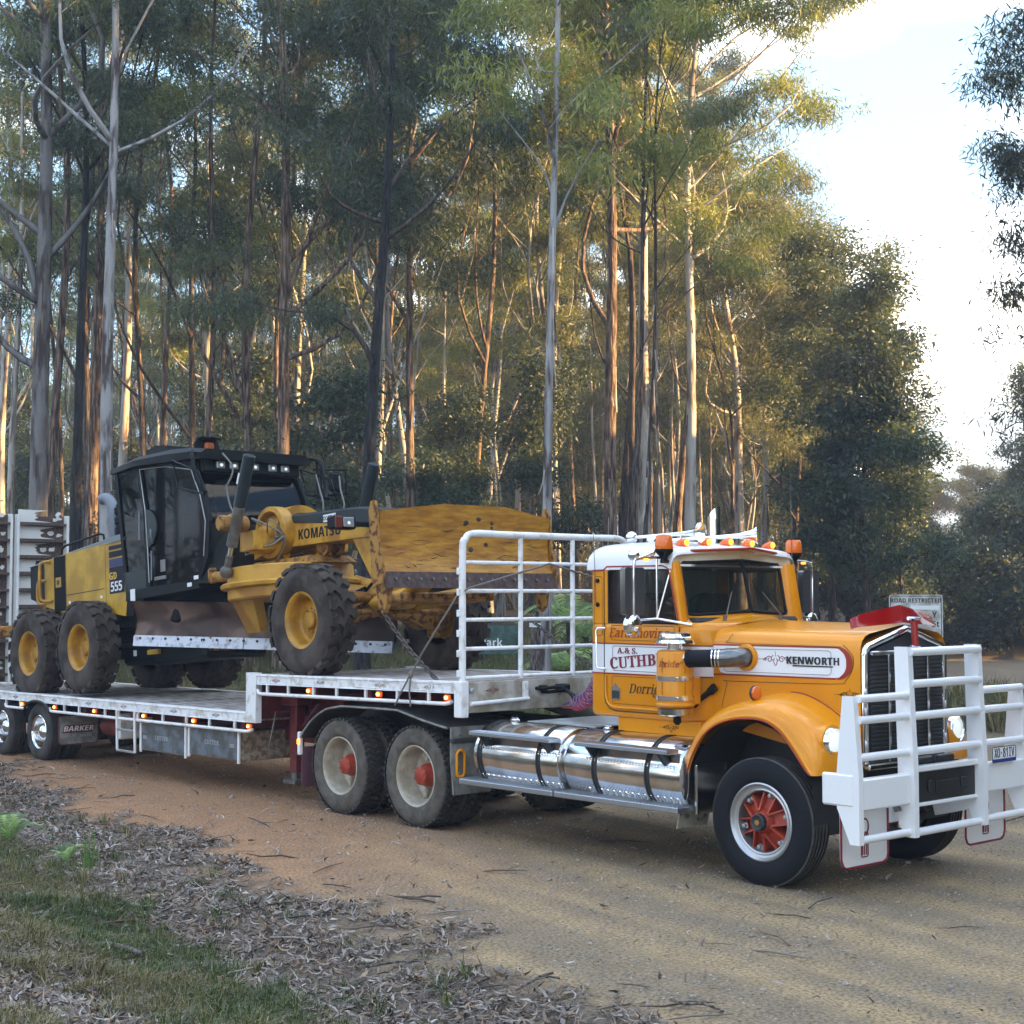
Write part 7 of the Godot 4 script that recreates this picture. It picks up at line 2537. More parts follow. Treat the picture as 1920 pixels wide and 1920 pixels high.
func tube_mesh(lines: Array) -> ArrayMesh:
	# lines: [path, radii, sides]; one mesh of joined tapered limbs
	var v := PackedVector3Array()
	var nr := PackedVector3Array()
	var ids := PackedInt32Array()
	for l in lines:
		var path: Array = l[0]
		var n: int = l[2]
		var base := v.size()
		var u := Vector3.ZERO
		for i in path.size():
			var d: Vector3 = (path[mini(i + 1, path.size() - 1)] - path[maxi(i - 1, 0)]).normalized()
			if u == Vector3.ZERO: u = d.cross(Vector3(0.3, 0.1, 1)).normalized()
			u = (u - d * u.dot(d)).normalized()
			var w := d.cross(u)
			for k in n:
				var a := TAU * k / n
				var e := u * cos(a) + w * sin(a)
				v.append(path[i] + e * l[1][i])
				nr.append(e)
		for i in path.size() - 1:
			for k in n:
				var a := base + i * n + k
				var b := base + i * n + (k + 1) % n
				ids.append_array([a, a + n, b, b, a + n, b + n])
	var arr := []
	arr.resize(Mesh.ARRAY_MAX)
	arr[Mesh.ARRAY_VERTEX] = v
	arr[Mesh.ARRAY_NORMAL] = nr
	arr[Mesh.ARRAY_INDEX] = ids
	var m := ArrayMesh.new()
	m.add_surface_from_arrays(Mesh.PRIMITIVE_TRIANGLES, arr)
	return m

func along(path: Array, t: float) -> Vector3:
	var f := clampf(t, 0, 1) * (path.size() - 1)
	var i := mini(int(f), path.size() - 2)
	return (path[i] as Vector3).lerp(path[i + 1], f - i)

func tree(called: String, label: String, category: String, group: String, o: Dictionary) -> Node3D:
	# o: x z h r bark; lean, wob (wander), cb (where the crown begins), sp (reach), nb (limbs), cl (leaf clumps per tip),
	#    cs (clump size), tint, kind of clump, seed, limbs (given limbs: [height share, azimuth, length, rise])
	rng.seed = o.seed
	var root := thing(called, label, category, Vector3(o.x, ground_y(o.x, o.z) - 0.15, o.z), 0.0, group)
	var h: float = o.h
	var r: float = o.r
	var lean: Vector2 = o.get("lean", Vector2.ZERO)
	var wob: float = o.get("wob", 0.25)
	var n := 14
	var path := []
	var rad := []
	var drift := Vector2.ZERO
	var ph := rng.randf() * TAU
	for i in n + 1:
		var t := float(i) / n
		drift = Vector2(sin(t * 5.0 + ph) + 0.5 * sin(t * 11.0 + ph * 2.0), cos(t * 4.3 + ph)) * wob * t
		path.append(Vector3(lean.x * t * h + drift.x, t * h, lean.y * t * h + drift.y))
		rad.append(r * (lerpf(1.0, 0.18, pow(t, 0.85)) + 0.30 * exp(-t * h / 0.5)))
	var sides := 12 if r > 0.16 else 8
	put("trunk", tube_mesh([[path, rad, sides]]), bark[o.bark], root)
	if o.get("ribbons", 0) > 0:
		var v := PackedVector3Array()
		var nr := PackedVector3Array()
		for i in int(o.ribbons):
			var t0 := rng.randf_range(0.04, 0.5)
			var a := rng.randf() * TAU
			var out := Vector3(cos(a), 0, sin(a))
			var side := Vector3(-out.z, 0, out.x) * rng.randf_range(0.008, 0.03)
			var p := along(path, t0) + out * r * lerpf(1.0, 0.18, pow(t0, 0.85))
			var L := rng.randf_range(0.3, 1.6)
			var flare := rng.randf_range(0.02, 0.22)
			for k in 4:
				var s0 := k / 4.0
				var s1 := (k + 1) / 4.0
				var c0 := p + Vector3(0, -L * s0, 0) + out * (0.004 + flare * s0 * s0)
				var c1 := p + Vector3(0, -L * s1, 0) + out * (0.004 + flare * s1 * s1)
				for q in [c0 - side, c0 + side, c1 + side * 0.8, c0 - side, c1 + side * 0.8, c1 - side * 0.8]:
					v.append(q); nr.append(out)
		var ribbon := from_arrays(v, nr)
		put("bark_ribbon", ribbon, bark.brown if rng.randf() < 0.6 else bark.pale, root).set_meta("kind", "stuff")
	var lines := []
	var spots := []
	var cb: float = o.get("cb", 0.5)
	var sp: float = o.get("sp", 3.0)
	var cl: int = int(o.get("cl", 6)) + 2
	var list := []
	for q in o.get("limbs", []): list.append(q)
	for i in int(o.get("forks", 0)):
		list.append([rng.randf_range(0.28, 0.62), rng.randf() * TAU, rng.randf_range(3.0, 6.5), rng.randf_range(1.2, 2.6), 0.62])
	for i in int(o.get("nb", 10)):
		var t := cb + (1.0 - cb) * (i + rng.randf()) / float(o.get("nb", 10))
		list.append([t, rng.randf() * TAU, sp * rng.randf_range(0.55, 1.1) * (1.0 - 0.45 * (t - cb) / (1.0 - cb)), rng.randf_range(0.35, 1.1)])
	list.append([0.985, rng.randf() * TAU, sp * 0.4, 2.0])
	for q in list:
		var t: float = q[0]
		var from := along(path, t)
		var az := Vector3(cos(q[1]), 0, sin(q[1]))
		var d := (az + Vector3.UP * float(q[3])).normalized()
		var L: float = q[2]
		var r0 := maxf(r * lerpf(1.0, 0.18, pow(t, 0.85)) * (q[4] if q.size() > 4 else 0.55), 0.016)
		var bp := []
		var br := []
		var bend := Vector3(rng.randfn(), rng.randfn() * 0.6, rng.randfn()) * L * 0.10
		for i in 7:
			var s := i / 6.0
			bp.append(from + d * L * s + bend * sin(s * PI * 1.3) + Vector3.UP * L * 0.14 * s * s)
			br.append(lerpf(r0, r0 * 0.22, s))
		lines.append([bp, br, 6 if r0 > 0.04 else 5])
		# twigs that carry the leaf clumps
		for k in int(o.get("tw", 2)):
			var s := rng.randf_range(0.40, 1.0) if k > 0 else 1.0
			var p0 := along(bp, s)
			var side := Vector3(rng.randfn(), rng.randf_range(-0.3, 0.9), rng.randfn()).normalized()
			var l2 := L * rng.randf_range(0.18, 0.42)
			var p1 := p0 + (side + d * 0.5).normalized() * l2
			lines.append([[p0, p0.lerp(p1, 0.5) + Vector3.UP * l2 * 0.06, p1], [r0 * 0.24, r0 * 0.15, r0 * 0.07], 4])
			for j in cl:
				var c := p1.lerp(p0, rng.randf() * 0.35) + Vector3(rng.randfn(), rng.randfn() * 0.38, rng.randfn()) * float(o.get("puff", 0.34))
				spots.append(c)
	put("branchwork", tube_mesh(lines), bark[o.get("limb_bark", o.bark)], root).set_meta("kind", "stuff")
	var tint: Color = o.get("tint", Color(0.085, 0.105, 0.040))
	var kinds: Array = clumps[o.get("kind", "gum")]
	var pl := []
	for c in spots:
		var sc: float = float(o.get("cs", 0.8)) * rng.randf_range(0.7, 1.25)
		var bs := Basis(Vector3.UP, rng.randf() * TAU) * Basis(Vector3.RIGHT, rng.randfn() * 0.25)
		var warm := rng.randf()
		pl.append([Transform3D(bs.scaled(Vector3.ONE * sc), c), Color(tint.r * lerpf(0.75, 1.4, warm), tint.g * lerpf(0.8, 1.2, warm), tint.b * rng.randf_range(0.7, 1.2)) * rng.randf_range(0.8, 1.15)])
	if pl.size() > 0:
		var cr := scatter("crown", kinds[int(o.seed) % kinds.size()], pl, M.gum_leaf)
		root.add_child(cr, true)
	return root

func px_x(x: float, z: float) -> float:
	return 960.0 + x / -z * AHEAD

func at_px(u: float, depth: float) -> Vector2:
	# a spot on the ground u pixels across a 1920 pixel wide view, depth metres ahead
	return Vector2((u - 960.0) / AHEAD * depth, -depth)

func build_forest() -> void:
	tree_materials()
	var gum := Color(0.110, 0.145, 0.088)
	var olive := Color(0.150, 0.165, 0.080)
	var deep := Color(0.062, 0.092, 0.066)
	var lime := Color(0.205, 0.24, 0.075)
	# the trunks that stand out along the forest edge, from the left
	var own := [
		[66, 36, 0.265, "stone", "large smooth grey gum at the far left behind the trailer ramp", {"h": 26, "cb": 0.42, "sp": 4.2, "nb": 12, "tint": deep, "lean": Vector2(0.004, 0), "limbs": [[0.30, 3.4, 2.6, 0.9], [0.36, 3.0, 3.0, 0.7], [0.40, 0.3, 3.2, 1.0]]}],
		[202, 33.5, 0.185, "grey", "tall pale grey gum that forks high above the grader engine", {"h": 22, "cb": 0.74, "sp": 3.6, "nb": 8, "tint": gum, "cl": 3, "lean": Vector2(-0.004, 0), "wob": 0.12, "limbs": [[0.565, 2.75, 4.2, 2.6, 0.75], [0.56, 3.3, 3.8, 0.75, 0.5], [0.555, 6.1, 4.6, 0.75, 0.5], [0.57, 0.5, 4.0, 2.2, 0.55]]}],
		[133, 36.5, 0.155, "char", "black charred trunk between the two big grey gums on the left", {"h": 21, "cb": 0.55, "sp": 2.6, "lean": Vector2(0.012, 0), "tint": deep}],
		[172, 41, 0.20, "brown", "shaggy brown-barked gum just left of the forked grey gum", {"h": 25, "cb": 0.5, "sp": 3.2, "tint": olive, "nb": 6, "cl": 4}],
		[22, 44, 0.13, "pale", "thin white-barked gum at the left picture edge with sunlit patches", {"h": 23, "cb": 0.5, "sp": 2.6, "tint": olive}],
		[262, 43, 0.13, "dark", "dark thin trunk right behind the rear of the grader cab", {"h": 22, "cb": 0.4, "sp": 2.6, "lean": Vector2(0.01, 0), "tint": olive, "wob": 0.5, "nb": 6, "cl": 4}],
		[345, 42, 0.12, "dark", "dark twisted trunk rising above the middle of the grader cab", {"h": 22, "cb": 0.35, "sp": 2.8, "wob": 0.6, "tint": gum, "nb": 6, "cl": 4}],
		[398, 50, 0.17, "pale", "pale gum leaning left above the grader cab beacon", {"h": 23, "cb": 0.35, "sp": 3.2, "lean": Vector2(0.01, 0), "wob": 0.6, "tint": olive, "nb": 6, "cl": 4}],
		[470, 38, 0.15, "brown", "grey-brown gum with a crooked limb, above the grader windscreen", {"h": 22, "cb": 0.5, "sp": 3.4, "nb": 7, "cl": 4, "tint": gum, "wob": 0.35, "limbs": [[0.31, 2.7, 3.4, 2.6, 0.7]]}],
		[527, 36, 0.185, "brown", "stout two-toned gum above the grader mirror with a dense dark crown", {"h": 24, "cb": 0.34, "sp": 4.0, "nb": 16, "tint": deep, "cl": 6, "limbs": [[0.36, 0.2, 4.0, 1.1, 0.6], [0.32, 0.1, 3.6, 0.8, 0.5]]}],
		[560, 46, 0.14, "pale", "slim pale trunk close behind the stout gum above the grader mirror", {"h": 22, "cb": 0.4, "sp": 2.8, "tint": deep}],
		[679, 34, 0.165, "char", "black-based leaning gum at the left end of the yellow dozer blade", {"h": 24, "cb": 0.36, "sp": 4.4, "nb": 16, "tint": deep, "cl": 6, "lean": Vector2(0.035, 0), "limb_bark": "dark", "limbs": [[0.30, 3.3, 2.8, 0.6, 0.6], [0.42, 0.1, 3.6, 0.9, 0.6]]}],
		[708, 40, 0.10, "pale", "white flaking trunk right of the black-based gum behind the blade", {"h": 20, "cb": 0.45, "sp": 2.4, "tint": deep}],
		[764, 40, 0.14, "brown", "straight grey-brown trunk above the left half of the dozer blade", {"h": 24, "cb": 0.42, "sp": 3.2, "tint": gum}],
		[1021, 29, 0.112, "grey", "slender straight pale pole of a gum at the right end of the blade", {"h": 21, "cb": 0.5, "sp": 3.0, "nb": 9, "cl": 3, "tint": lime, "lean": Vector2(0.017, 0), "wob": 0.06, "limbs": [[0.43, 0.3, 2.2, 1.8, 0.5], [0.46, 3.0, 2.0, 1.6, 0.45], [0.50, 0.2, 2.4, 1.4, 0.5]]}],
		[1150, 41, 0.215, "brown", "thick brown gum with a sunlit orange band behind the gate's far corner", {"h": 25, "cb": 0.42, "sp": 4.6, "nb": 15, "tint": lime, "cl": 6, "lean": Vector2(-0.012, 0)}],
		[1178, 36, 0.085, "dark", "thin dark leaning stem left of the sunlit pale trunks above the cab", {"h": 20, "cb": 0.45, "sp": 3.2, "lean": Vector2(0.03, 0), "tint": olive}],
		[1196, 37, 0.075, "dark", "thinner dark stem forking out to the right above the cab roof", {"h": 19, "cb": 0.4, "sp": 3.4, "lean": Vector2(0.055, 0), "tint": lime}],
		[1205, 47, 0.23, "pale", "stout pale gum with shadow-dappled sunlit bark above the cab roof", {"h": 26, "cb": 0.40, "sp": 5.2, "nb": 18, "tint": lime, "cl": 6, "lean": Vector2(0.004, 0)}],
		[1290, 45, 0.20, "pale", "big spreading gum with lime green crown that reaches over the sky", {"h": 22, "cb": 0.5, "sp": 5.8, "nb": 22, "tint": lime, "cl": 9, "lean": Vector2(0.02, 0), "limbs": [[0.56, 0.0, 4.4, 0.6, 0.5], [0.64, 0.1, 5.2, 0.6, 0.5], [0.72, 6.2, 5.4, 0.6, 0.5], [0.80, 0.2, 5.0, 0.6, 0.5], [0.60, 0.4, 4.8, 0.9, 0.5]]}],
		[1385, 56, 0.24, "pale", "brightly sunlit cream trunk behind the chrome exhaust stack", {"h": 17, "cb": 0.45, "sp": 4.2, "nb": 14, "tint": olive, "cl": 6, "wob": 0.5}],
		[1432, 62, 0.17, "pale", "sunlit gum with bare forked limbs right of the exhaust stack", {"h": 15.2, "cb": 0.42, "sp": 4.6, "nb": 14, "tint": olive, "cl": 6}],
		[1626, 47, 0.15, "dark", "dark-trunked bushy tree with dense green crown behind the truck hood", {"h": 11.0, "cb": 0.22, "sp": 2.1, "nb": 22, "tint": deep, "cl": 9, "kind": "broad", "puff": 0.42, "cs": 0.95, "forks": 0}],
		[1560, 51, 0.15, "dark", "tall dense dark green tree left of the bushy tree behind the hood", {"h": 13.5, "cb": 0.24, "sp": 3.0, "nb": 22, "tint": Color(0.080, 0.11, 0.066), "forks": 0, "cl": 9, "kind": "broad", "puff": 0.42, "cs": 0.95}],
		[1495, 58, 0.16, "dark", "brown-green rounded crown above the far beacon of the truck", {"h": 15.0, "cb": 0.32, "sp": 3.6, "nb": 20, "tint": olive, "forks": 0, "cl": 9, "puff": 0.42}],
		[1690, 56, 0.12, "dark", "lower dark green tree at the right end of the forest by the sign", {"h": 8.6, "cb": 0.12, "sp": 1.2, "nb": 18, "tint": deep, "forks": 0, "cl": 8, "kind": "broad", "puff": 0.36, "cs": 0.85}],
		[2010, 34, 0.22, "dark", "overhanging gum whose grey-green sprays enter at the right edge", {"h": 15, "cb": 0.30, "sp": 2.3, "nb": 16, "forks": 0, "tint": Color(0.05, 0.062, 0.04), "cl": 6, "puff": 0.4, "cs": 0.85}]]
	var k := 0
	for q in own:
		var p := at_px(q[0], q[1])
		var o: Dictionary = q[5]
		o.merge({"x": p.x, "z": p.y, "r": q[2], "bark": q[3], "seed": 1000 + k, "ribbons": 0 if q[3] == "char" else 16})
		if not o.has("forks"): o.forks = 0 if q[0] in [202, 1021] else 2
		tree("gum_tree", q[4], "tree", "trees of the forest edge", o)
		k += 1
	# the far trees between and behind them
	rng.seed = 77
	var spots := []
	var tries := 0
	while spots.size() < 112 and tries < 4000:
		tries += 1
		var d := 38.0 + 62.0 * pow(rng.randf(), 0.9)
		var u := rng.randf_range(-30.0, 1560.0)
		var p := at_px(u, d)
		if side_road(p.x, p.y) < 7.0: continue
		var ok := true
		for s in spots:
			if (s as Vector2).distance_to(p) < 2.3: ok = false
		if ok: spots.append(p)
	spots.sort_custom(func(a, b): return px_x(a.x, a.y) < px_x(b.x, b.y))
	var zones := [[60, "above the tail ramp"], [200, "above the grader engine"], [330, "above the grader cab's left half"], [480, "above the grader cab's right half"], [700, "above the grader boom"], [850, "above the dozer blade's left half"], [1030, "above the dozer blade's right half"], [1150, "above the front gate"], [1280, "above the truck cab roof"], [1450, "above the roof lamps"], [1700, "above the truck hood"]]
	var looks := {"pale": "pale", "grey": "grey", "brown": "brown", "dark": "dark"}
	var ord := ["first", "second", "third", "fourth", "fifth", "sixth", "seventh", "eighth", "ninth", "tenth", "eleventh", "twelfth", "thirteenth", "fourteenth", "fifteenth", "sixteenth"]
	var count := {}
	k = 0
	for p in spots:
		rng.seed = 5000 + k
		var u := px_x(p.x, p.y)
		var where: String = zones[-1][1]
		for zn in zones:
			if u < zn[0]:
				where = zn[1]
				break
		var bk: String = ["pale", "grey", "brown", "brown", "dark", "pale"][rng.randi() % 6]
		var key := bk + where
		count[key] = count.get(key, 0) + 1
		var label := "slender %s-barked gum, %s such from left of those %s" % [looks[bk], ord[count[key] - 1], where]
		var tall := rng.randf_range(19, 26)
		if u > 1350: tall = rng.randf_range(13, 16)
		var t2: Color = [gum, olive, olive, lime, deep][rng.randi() % 5]
		var rr := rng.randf_range(0.07, 0.17)
		var cbv := rng.randf_range(0.36, 0.62) + (0.13 if u < 760.0 else 0.0)
		var ln := Vector2(rng.randfn() * 0.02, rng.randfn() * 0.01)
		var wb := rng.randf_range(0.3, 1.0)
		tree("gum_tree", label, "tree", "slender trees deep in the forest", {"x": p.x, "z": p.y, "h": tall, "r": rr, "bark": bk, "cb": cbv, "sp": rng.randf_range(2.2, 3.6), "nb": 5 if u < 760.0 else 9, "tw": 2, "cl": 4 if u < 520.0 else 6, "tint": t2, "lean": ln, "wob": wb, "forks": 2, "seed": 2000 + k, "cs": 0.95})
		k += 1
	# dark shrubs and saplings under the trees
	rng.seed = 88
	var shrubs := []
	tries = 0
	while shrubs.size() < 34 and tries < 3000:
		tries += 1
		var us := rng.randf_range(-40.0, 1640.0)
		if us > 1090.0 and us < 1470.0: continue
		var p := at_px(us, rng.randf_range(36.0, 74.0))
		if side_road(p.x, p.y) < 6.5: continue
		var ok := true
		for s in shrubs:
			if (s as Vector2).distance_to(p) < 2.6: ok = false
		if ok: shrubs.append(p)
	shrubs.sort_custom(func(a, b): return px_x(a.x, a.y) < px_x(b.x, b.y))
	count = {}
	k = 0
	for p in shrubs:
		rng.seed = 6000 + k
		var where: String = zones[-1][1]
		for zn in zones:
			if px_x(p.x, p.y) < zn[0]:
				where = zn[1]
				break
		count[where] = count.get(where, 0) + 1
		var hh := rng.randf_range(3.5, 9.0)
		tree("understory_tree", "dark understory tree, %s from left of those low %s" % [ord[count[where] - 1], where], "small tree", "understory trees among the trunks", {"x": p.x, "z": p.y, "h": hh, "r": 0.05, "bark": "dark", "cb": 0.2, "sp": rng.randf_range(1.0, 2.0), "nb": 11, "tw": 2, "cl": 5, "tint": deep * rng.randf_range(0.8, 1.3), "kind": "broad", "puff": 0.36, "cs": 0.85, "wob": 0.6, "seed": 3000 + k})
		k += 1
	# the slope right of the road
	rng.seed = 99
	var slope := []
	for row in [[12.5, -62.0, 25.0, -59.0, 8, 4.0], [20.5, -64.0, 30.0, -62.0, 4, 8.0], [24.0, -74.0, 42.0, -71.0, 7, 9.0], [30.0, -88.0, 62.0, -88.0, 8, 11.0], [33.0, -128.0, 66.0, -126.0, 8, 13.0]]:
		for i in int(row[4]):
			var t: float = (i + rng.randf_range(0.2, 0.8)) / row[4]
			slope.append([Vector2(lerpf(row[0], row[2], t), lerpf(row[1], row[3], t) + rng.randfn() * 1.5), row[5]])
	k = 0
	var rows := {4.0: "low behind the bend", 8.0: "just above the bend", 9.0: "in the slope's second row", 11.0: "high on the slope", 13.0: "on the far ridge"}
	count = {}
	for q in slope:
		rng.seed = 7000 + k
		var p: Vector2 = q[0]
		count[q[1]] = count.get(q[1], 0) + 1
		tree("slope_tree", "bushy tree %s right of the road, %s from left" % [rows[q[1]], ord[count[q[1]] - 1]], "tree", "trees on the slope right of the road", {"x": p.x, "z": p.y, "h": (q[1] if q[1] < 12.0 else 7.0) * rng.randf_range(0.85, 1.2), "r": 0.14, "bark": "dark", "cb": 0.08, "sp": rng.randf_range(2.0, 3.0) if q[1] > 5.0 else 1.5, "nb": 20, "tw": 2, "cl": 9, "tint": (Color(0.10, 0.125, 0.10) if q[1] < 12 else Color(0.19, 0.17, 0.08)) * rng.randf_range(0.85, 1.2), "kind": "broad", "puff": 0.5, "cs": 1.1, "seed": 4000 + k})
		k += 1
	build_far_forest()
	# unseen trees added across the road on the right to shade the machines
	rng.seed = 111
	k = 0
	for q in [[15.5, -22.0], [18.0, -15.0], [17.0, -8.5], [20.0, -2.0], [22.0, -27.0], [24.0, -18.5], [24.5, -9.0], [27.0, -1.0], [19.0, 5.0], [36.0, -31.0], [40.0, -26.0], [35.0, -22.0], [41.0, -17.0], [37.0, -12.0], [42.0, -7.0]]:
		rng.seed = 8000 + k
		tree("added_shade_tree", "added bushy shade tree beyond the right edge of the picture, %s along the road" % ord[k], "tree", "added shade trees across the road", {"x": q[0], "z": q[1], "h": rng.randf_range(8.5, 11.0) + (3.0 if q[0] > 30.0 else 0.0), "r": 0.16, "bark": "dark", "cb": 0.06, "sp": 3.2, "nb": 26, "tw": 4, "cl": 6, "tint": gum, "kind": "broad", "puff": 0.7, "cs": 1.2, "seed": 4500 + k})
		k += 1

func build_far_forest() -> void:
	# the wood goes on behind the trees one can tell apart, and across the road behind the viewer
	rng.seed = 121
	var pts := []
	for i in 430:
		var u := rng.randf_range(-150.0, 1540.0)
		var p := at_px(u, rng.randf_range(84.0, 150.0))
		if side_road(p.x, p.y) > 6.0: pts.append([p, rng.randf_range(13.0, 24.0) if u < 1350 else rng.randf_range(10.0, 14.0)])
	for i in 26:
		pts.append([Vector2(rng.randf_range(-46.0, 34.0), rng.randf_range(13.0, 40.0)), rng.randf_range(12.0, 20.0)])
	for i in 64:
		pts.append([Vector2(rng.randf_range(-62.0, -17.0), rng.randf_range(-62.0, -6.0)), rng.randf_range(12.0, 20.0)])
		if absf(pts[-1][0].x) < -pts[-1][0].y * 0.42 + 3.0: pts.pop_back()
	for i in 8:
		pts.append([Vector2(rng.randf_range(-46.0, -16.0), rng.randf_range(-22.0, 14.0)), rng.randf_range(12.0, 20.0)])
	var trunk := tube_mesh([[[Vector3(0, -0.03, 0), Vector3(0.006, 0.3, 0.004), Vector3(-0.006, 0.6, 0.0), Vector3(0.006, 1, 0.006)], [0.0085, 0.0065, 0.005, 0.0015], 7]])
	var tr := []
	var cr := []
	var tints := [Color(0.11, 0.14, 0.085), Color(0.15, 0.16, 0.08), Color(0.08, 0.11, 0.07), Color(0.165, 0.185, 0.075)]
	for q in pts:
		var p: Vector2 = q[0]
		var h: float = q[1]
		var base := Vector3(p.x, ground_y(p.x, p.y) - 0.1, p.y)
		var g := rng.randf_range(0.10, 0.40)
		var tilt := Basis(Vector3.RIGHT, rng.randfn() * 0.03) * Basis(Vector3.BACK, rng.randfn() * 0.03)
		tr.append([Transform3D(tilt.scaled(Vector3(h, h, h)), base), Color(g, g * 0.86, g * 0.75)])
		var tint: Color = tints[rng.randi() % 4]
		for k in (3 if px_x(p.x, p.y) < 800.0 and p.y < 0.0 else 7):
			var a := rng.randf() * TAU
			var t := rng.randf_range(0.42, 1.0)
			var o := Vector3(cos(a), 0, sin(a)) * rng.randf_range(0.2, 1.0) * 2.6 * (1.1 - 0.5 * t)
			for j in 5:
				var c := base + tilt * Vector3(0, h * t, 0) + o + Vector3(rng.randfn() * 0.7, rng.randfn() * 0.4, rng.randfn() * 0.7)
				cr.append([Transform3D(Basis(Vector3.UP, rng.randf() * TAU).scaled(Vector3.ONE * rng.randf_range(1.0, 1.7)), c), tint * rng.randf_range(0.7, 1.25)])
		if p.y < 0.0:
			# low growth about its foot
			for k in 5:
				var c := base + Vector3(rng.randfn() * 1.6, rng.randf_range(0.3, 4.5), rng.randfn() * 1.6)
				cr.append([Transform3D(Basis(Vector3.UP, rng.randf() * TAU).scaled(Vector3.ONE * rng.randf_range(1.2, 2.0)), c), Color(0.115, 0.115, 0.088) * rng.randf_range(0.7, 1.3)])
	add_child(scatter("far_forest", trunk, tr, mat("far_bark", Color.WHITE, 0.9, 0.0, {"vc": true})))
	add_child(scatter("far_forest_001", clumps.gum[0], cr, M.gum_leaf))

# ---------------------------------------------------------------- ferns, signs and small things
func frond_mesh(L: float, arch: float, sd: int) -> ArrayMesh:
	rng.seed = sd
	var v := PackedVector3Array()
	var nr := PackedVector3Array()
	var path := []
	for i in 12:
		var t := i / 11.0
		path.append(Vector3(L * t * (1.0 - 0.15 * t), arch * sin(t * 2.3) - arch * 0.9 * t * t, 0))
	for i in range(1, 12):
		var p: Vector3 = path[i]
		var d: Vector3 = (path[i] - path[i - 1]).normalized()
		var w := L * 0.24 * sin(PI * (0.12 + 0.85 * i / 12.0))
		for s in [-1.0, 1.0]:
			for h in 2:
				var q := p - d * h * L * 0.04
				strip_leaf(v, nr, q, (Vector3(0, -0.15, s) + d * 0.45).normalized(), d, w, L * 0.040, Vector3(0, -0.12 * w, 0))
		for q in [path[i - 1] + Vector3(0, 0, 0.006), path[i - 1] - Vector3(0, 0, 0.006), p]:
			v.append(q); nr.append(Vector3.UP)
	return from_arrays(v, nr)

func tree_fern(label: String, p: Vector2, tall: float, L: float, n: int, sd: int, called := "tree_fern") -> void:
	var t := thing(called, label, "fern", Vector3(p.x, ground_y(p.x, p.y), p.y), 0.0, "ferns")
	if tall > 0.25:
		put("trunk", tube_mesh([[[Vector3(0, -0.1, 0), Vector3(0.02, tall * 0.5, 0), Vector3(0, tall, 0)], [0.11, 0.08, 0.09], 8]]), bark.dark, t)
	var fm := frond_mesh(L, L * 0.36, sd)
	fm.surface_set_material(0, M.fern_leaf)
	rng.seed = sd + 1
	for i in n:
		var f := MeshInstance3D.new()
		f.mesh = fm
		f.name = "frond"
		t.add_child(f, true)
		f.transform = Transform3D(Basis(Vector3.UP, TAU * i / n + rng.randf() * 0.3) * Basis(Vector3.BACK, rng.randf_range(-0.25, 0.45) + (0.55 if called == "bank_fern" else 0.0)), Vector3(0, tall, 0)).scaled_local(Vector3.ONE * rng.randf_range(0.8, 1.1))

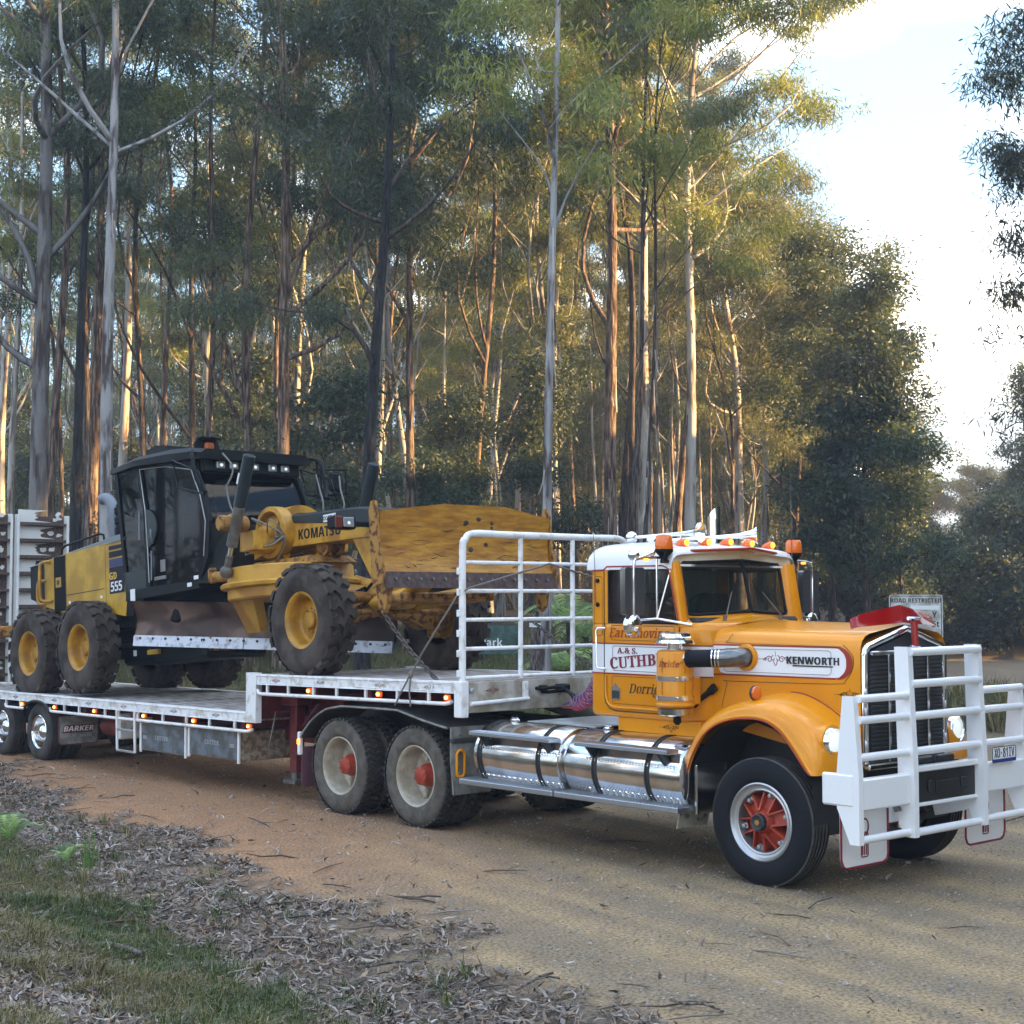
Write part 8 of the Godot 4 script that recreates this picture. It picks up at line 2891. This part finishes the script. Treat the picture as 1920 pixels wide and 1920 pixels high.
func build_small_things() -> void:
	mat("fern_leaf", lin(0.045, 0.085, 0.035), 0.55, 0.0, {"back": lin(0.6, 0.8, 0.3)})
	tree_fern("tall tree fern behind the front gate, its fronds highest there", at_px(1068, 33), 1.25, 1.35, 14, 21)
	tree_fern("spreading fern low behind the gate beside the wooden post", at_px(1056, 31), 0.45, 1.15, 13, 22)
	tree_fern("fern nearest the cab's rear edge, seen between the gate bars", at_px(1096, 34.5), 0.8, 1.2, 13, 23)
	tree_fern("pale green fern behind the truck hood, left of the road sign", at_px(1560, 40), 0.75, 1.3, 14, 24)
	tree_fern("small fern closest to the road sign behind the hood", at_px(1640, 42), 0.75, 1.0, 12, 25)
	tree_fern("fern by the tail of the trailer at the left edge", at_px(5, 36), 0.5, 1.2, 13, 26)
	tree_fern("dark fern behind the grader's front wheels", at_px(905, 36), 0.5, 1.1, 12, 27)
	tree_fern("bright young fern on the bank at the left edge", Vector2(-4.75, -14.75), 0.05, 0.42, 9, 28, "bank_fern")
	tree_fern("smaller young fern right of the bright one on the bank", Vector2(-4.05, -14.2), 0.04, 0.30, 8, 29, "bank_fern")
	# reeds
	var rd := thing("reed_clump", "upright green reeds on the bank beside the young ferns", "reeds", Vector3(-3.72, ground_y(-3.72, -13.8), -13.8))
	rng.seed = 31
	for i in 12:
		var b := Mb.new()
		var o := Vector3(rng.randfn() * 0.07, 0, rng.randfn() * 0.05)
		var hgt := rng.randf_range(0.22, 0.46)
		b.tube([o, o + Vector3(rng.randfn() * 0.02, hgt * 0.6, 0), o + Vector3(rng.randfn() * 0.05, hgt, 0)], [0.006, 0.005, 0.001], 4)
		put("reed", b, M.fern_leaf, rd)
	# road sign
	var p := at_px(1716, 27.5)
	var sg := thing("road_sign", "grey-white road restricted sign standing behind the truck's red bug deflector", "sign", Vector3(p.x, ground_y(p.x, p.y), p.y), -0.12)
	var b := Mb.new()
	b.prism(round_rect(0.93, 0.80, 0.05), -0.006, 0.006, Transform3D(Basis.IDENTITY, Vector3(0, 1.92, 0)))
	var panel := put("sign_panel", b, M.sign_white, sg)
	b = Mb.new()
	frame_line(b, Vector3(0, 1.92, 0.008), 0.88, 0.75, 0.04, 0.006)
	put("sign_border", b, M.sign_ink, panel)
	b = Mb.new()
	b.bx(Vector3(0.16, 2.09, 0.010), Vector3(0.50, 0.075, 0.004))
	put("blank_strip", b, M.decal_white, panel)
	letters("sign_text", "ROAD RESTRICTED", 0.075, M.sign_ink, panel, Transform3D(Basis.IDENTITY, Vector3(0, 2.215, 0.009)), "Droid Sans", true, 0.004, 0.98)
	letters("sign_text", "Y", 0.11, M.sign_ink, panel, Transform3D(Basis.IDENTITY, Vector3(0.32, 1.965, 0.009)), "Droid Sans", true, 0.004)
	letters("sign_text", "5t", 0.10, M.sign_ink, panel, Transform3D(Basis.IDENTITY, Vector3(0.34, 1.80, 0.009)), "Droid Sans", true, 0.004)
	for x in [-0.3, 0.3]:
		b = Mb.new()
		b.rod(Vector3(x, -0.2, -0.04), Vector3(x, 2.30, -0.04), 0.028, 10)
		put("sign_post", b, M.zinc, sg)
	# park sign of green boards
	p = at_px(912, 32)
	var pk := thing("park_sign", "green board park sign on posts behind the grader's far front wheel", "sign", Vector3(p.x, 0.82, p.y), 0.05)
	for i in 3:
		b = Mb.new()
		b.bx(Vector3(-0.05, 0.45 + i * 0.20, 0.03), Vector3(1.35, 0.192, 0.035), 0.006)
		put("sign_board", b, M.sign_green, pk)
	letters("sign_text", "Park", 0.15, M.decal_white, pk, Transform3D(Basis.IDENTITY, Vector3(0.10, 0.60, 0.05)), "Droid Sans", true, 0.004)
	for x in [-0.6, 0.66]:
		b = Mb.new()
		b.bx(Vector3(x, 0.40, -0.03), Vector3(0.09, 1.1, 0.08), 0.008)
		put("sign_post", b, M.sign_green, pk)
	# weathered post with a small tag
	p = at_px(1004, 30)
	var po := thing("wooden_post", "weathered wooden post with a small white tag behind the front gate", "post", Vector3(p.x, ground_y(p.x, p.y), p.y))
	put("post", tube_mesh([[[Vector3(-0.03, -0.1, 0), Vector3(0, 0.5, 0), Vector3(0.01, 1.0, 0.01), Vector3(0.03, 1.42, 0)], [0.15, 0.125, 0.12, 0.11], 9]]), M.post_wood, po)
	b = Mb.new()
	b.bx(Vector3(0.0, 1.50, 0.10), Vector3(0.24, 0.085, 0.01), 0.003)
	put("tag", b, M.decal_white, po)
	# fallen sticks on the road and bank
	var sticks := [[-0.72, -10.25, 0.5, 0.4, "forked grey stick lying on the gravel in front of the leaf litter"], [0.12, -9.55, 0.42, 1.1, "dark forked twig on the gravel near the bottom middle"], [1.05, -8.98, 0.34, 2.6, "short dark stick on the gravel at the bottom centre"], [-2.75, -10.4, 0.75, 2.7, "thick pale branch lying on the grassy bank"], [-1.75, -12.1, 0.55, 0.6, "grey branch in the leaf litter below the drive wheels"], [5.4, -16.6, 0.8, 0.9, "thin bent stick on the road under the far bull bar"]]
	var k := 0
	for q in sticks:
		rng.seed = 40 + k
		var st := thing("fallen_stick", q[4], "stick", Vector3(q[0], ground_y(q[0], q[1]) + 0.015, q[1]), q[3], "fallen sticks")
		var L: float = q[2]
		var r := 0.022 if k == 3 else 0.009
		b = Mb.new()
		b.tube(bezier([Vector3(-L / 2, 0, 0), Vector3(-L * 0.1, 0.02, L * 0.07), Vector3(L * 0.2, 0.01, 0), Vector3(L / 2, 0.015, L * 0.1)], 3), r, 6)
		var main := put("stem", b, M.post_wood, st)
		if k in [0, 1, 4]:
			b = Mb.new()
			b.tube([Vector3(-L * 0.05, 0.02, L * 0.06), Vector3(L * 0.15, 0.03, L * 0.22), Vector3(L * 0.2, 0.02, L * 0.36)], r * 0.7, 5)
			put("side_shoot", b, M.post_wood, st)
		k += 1
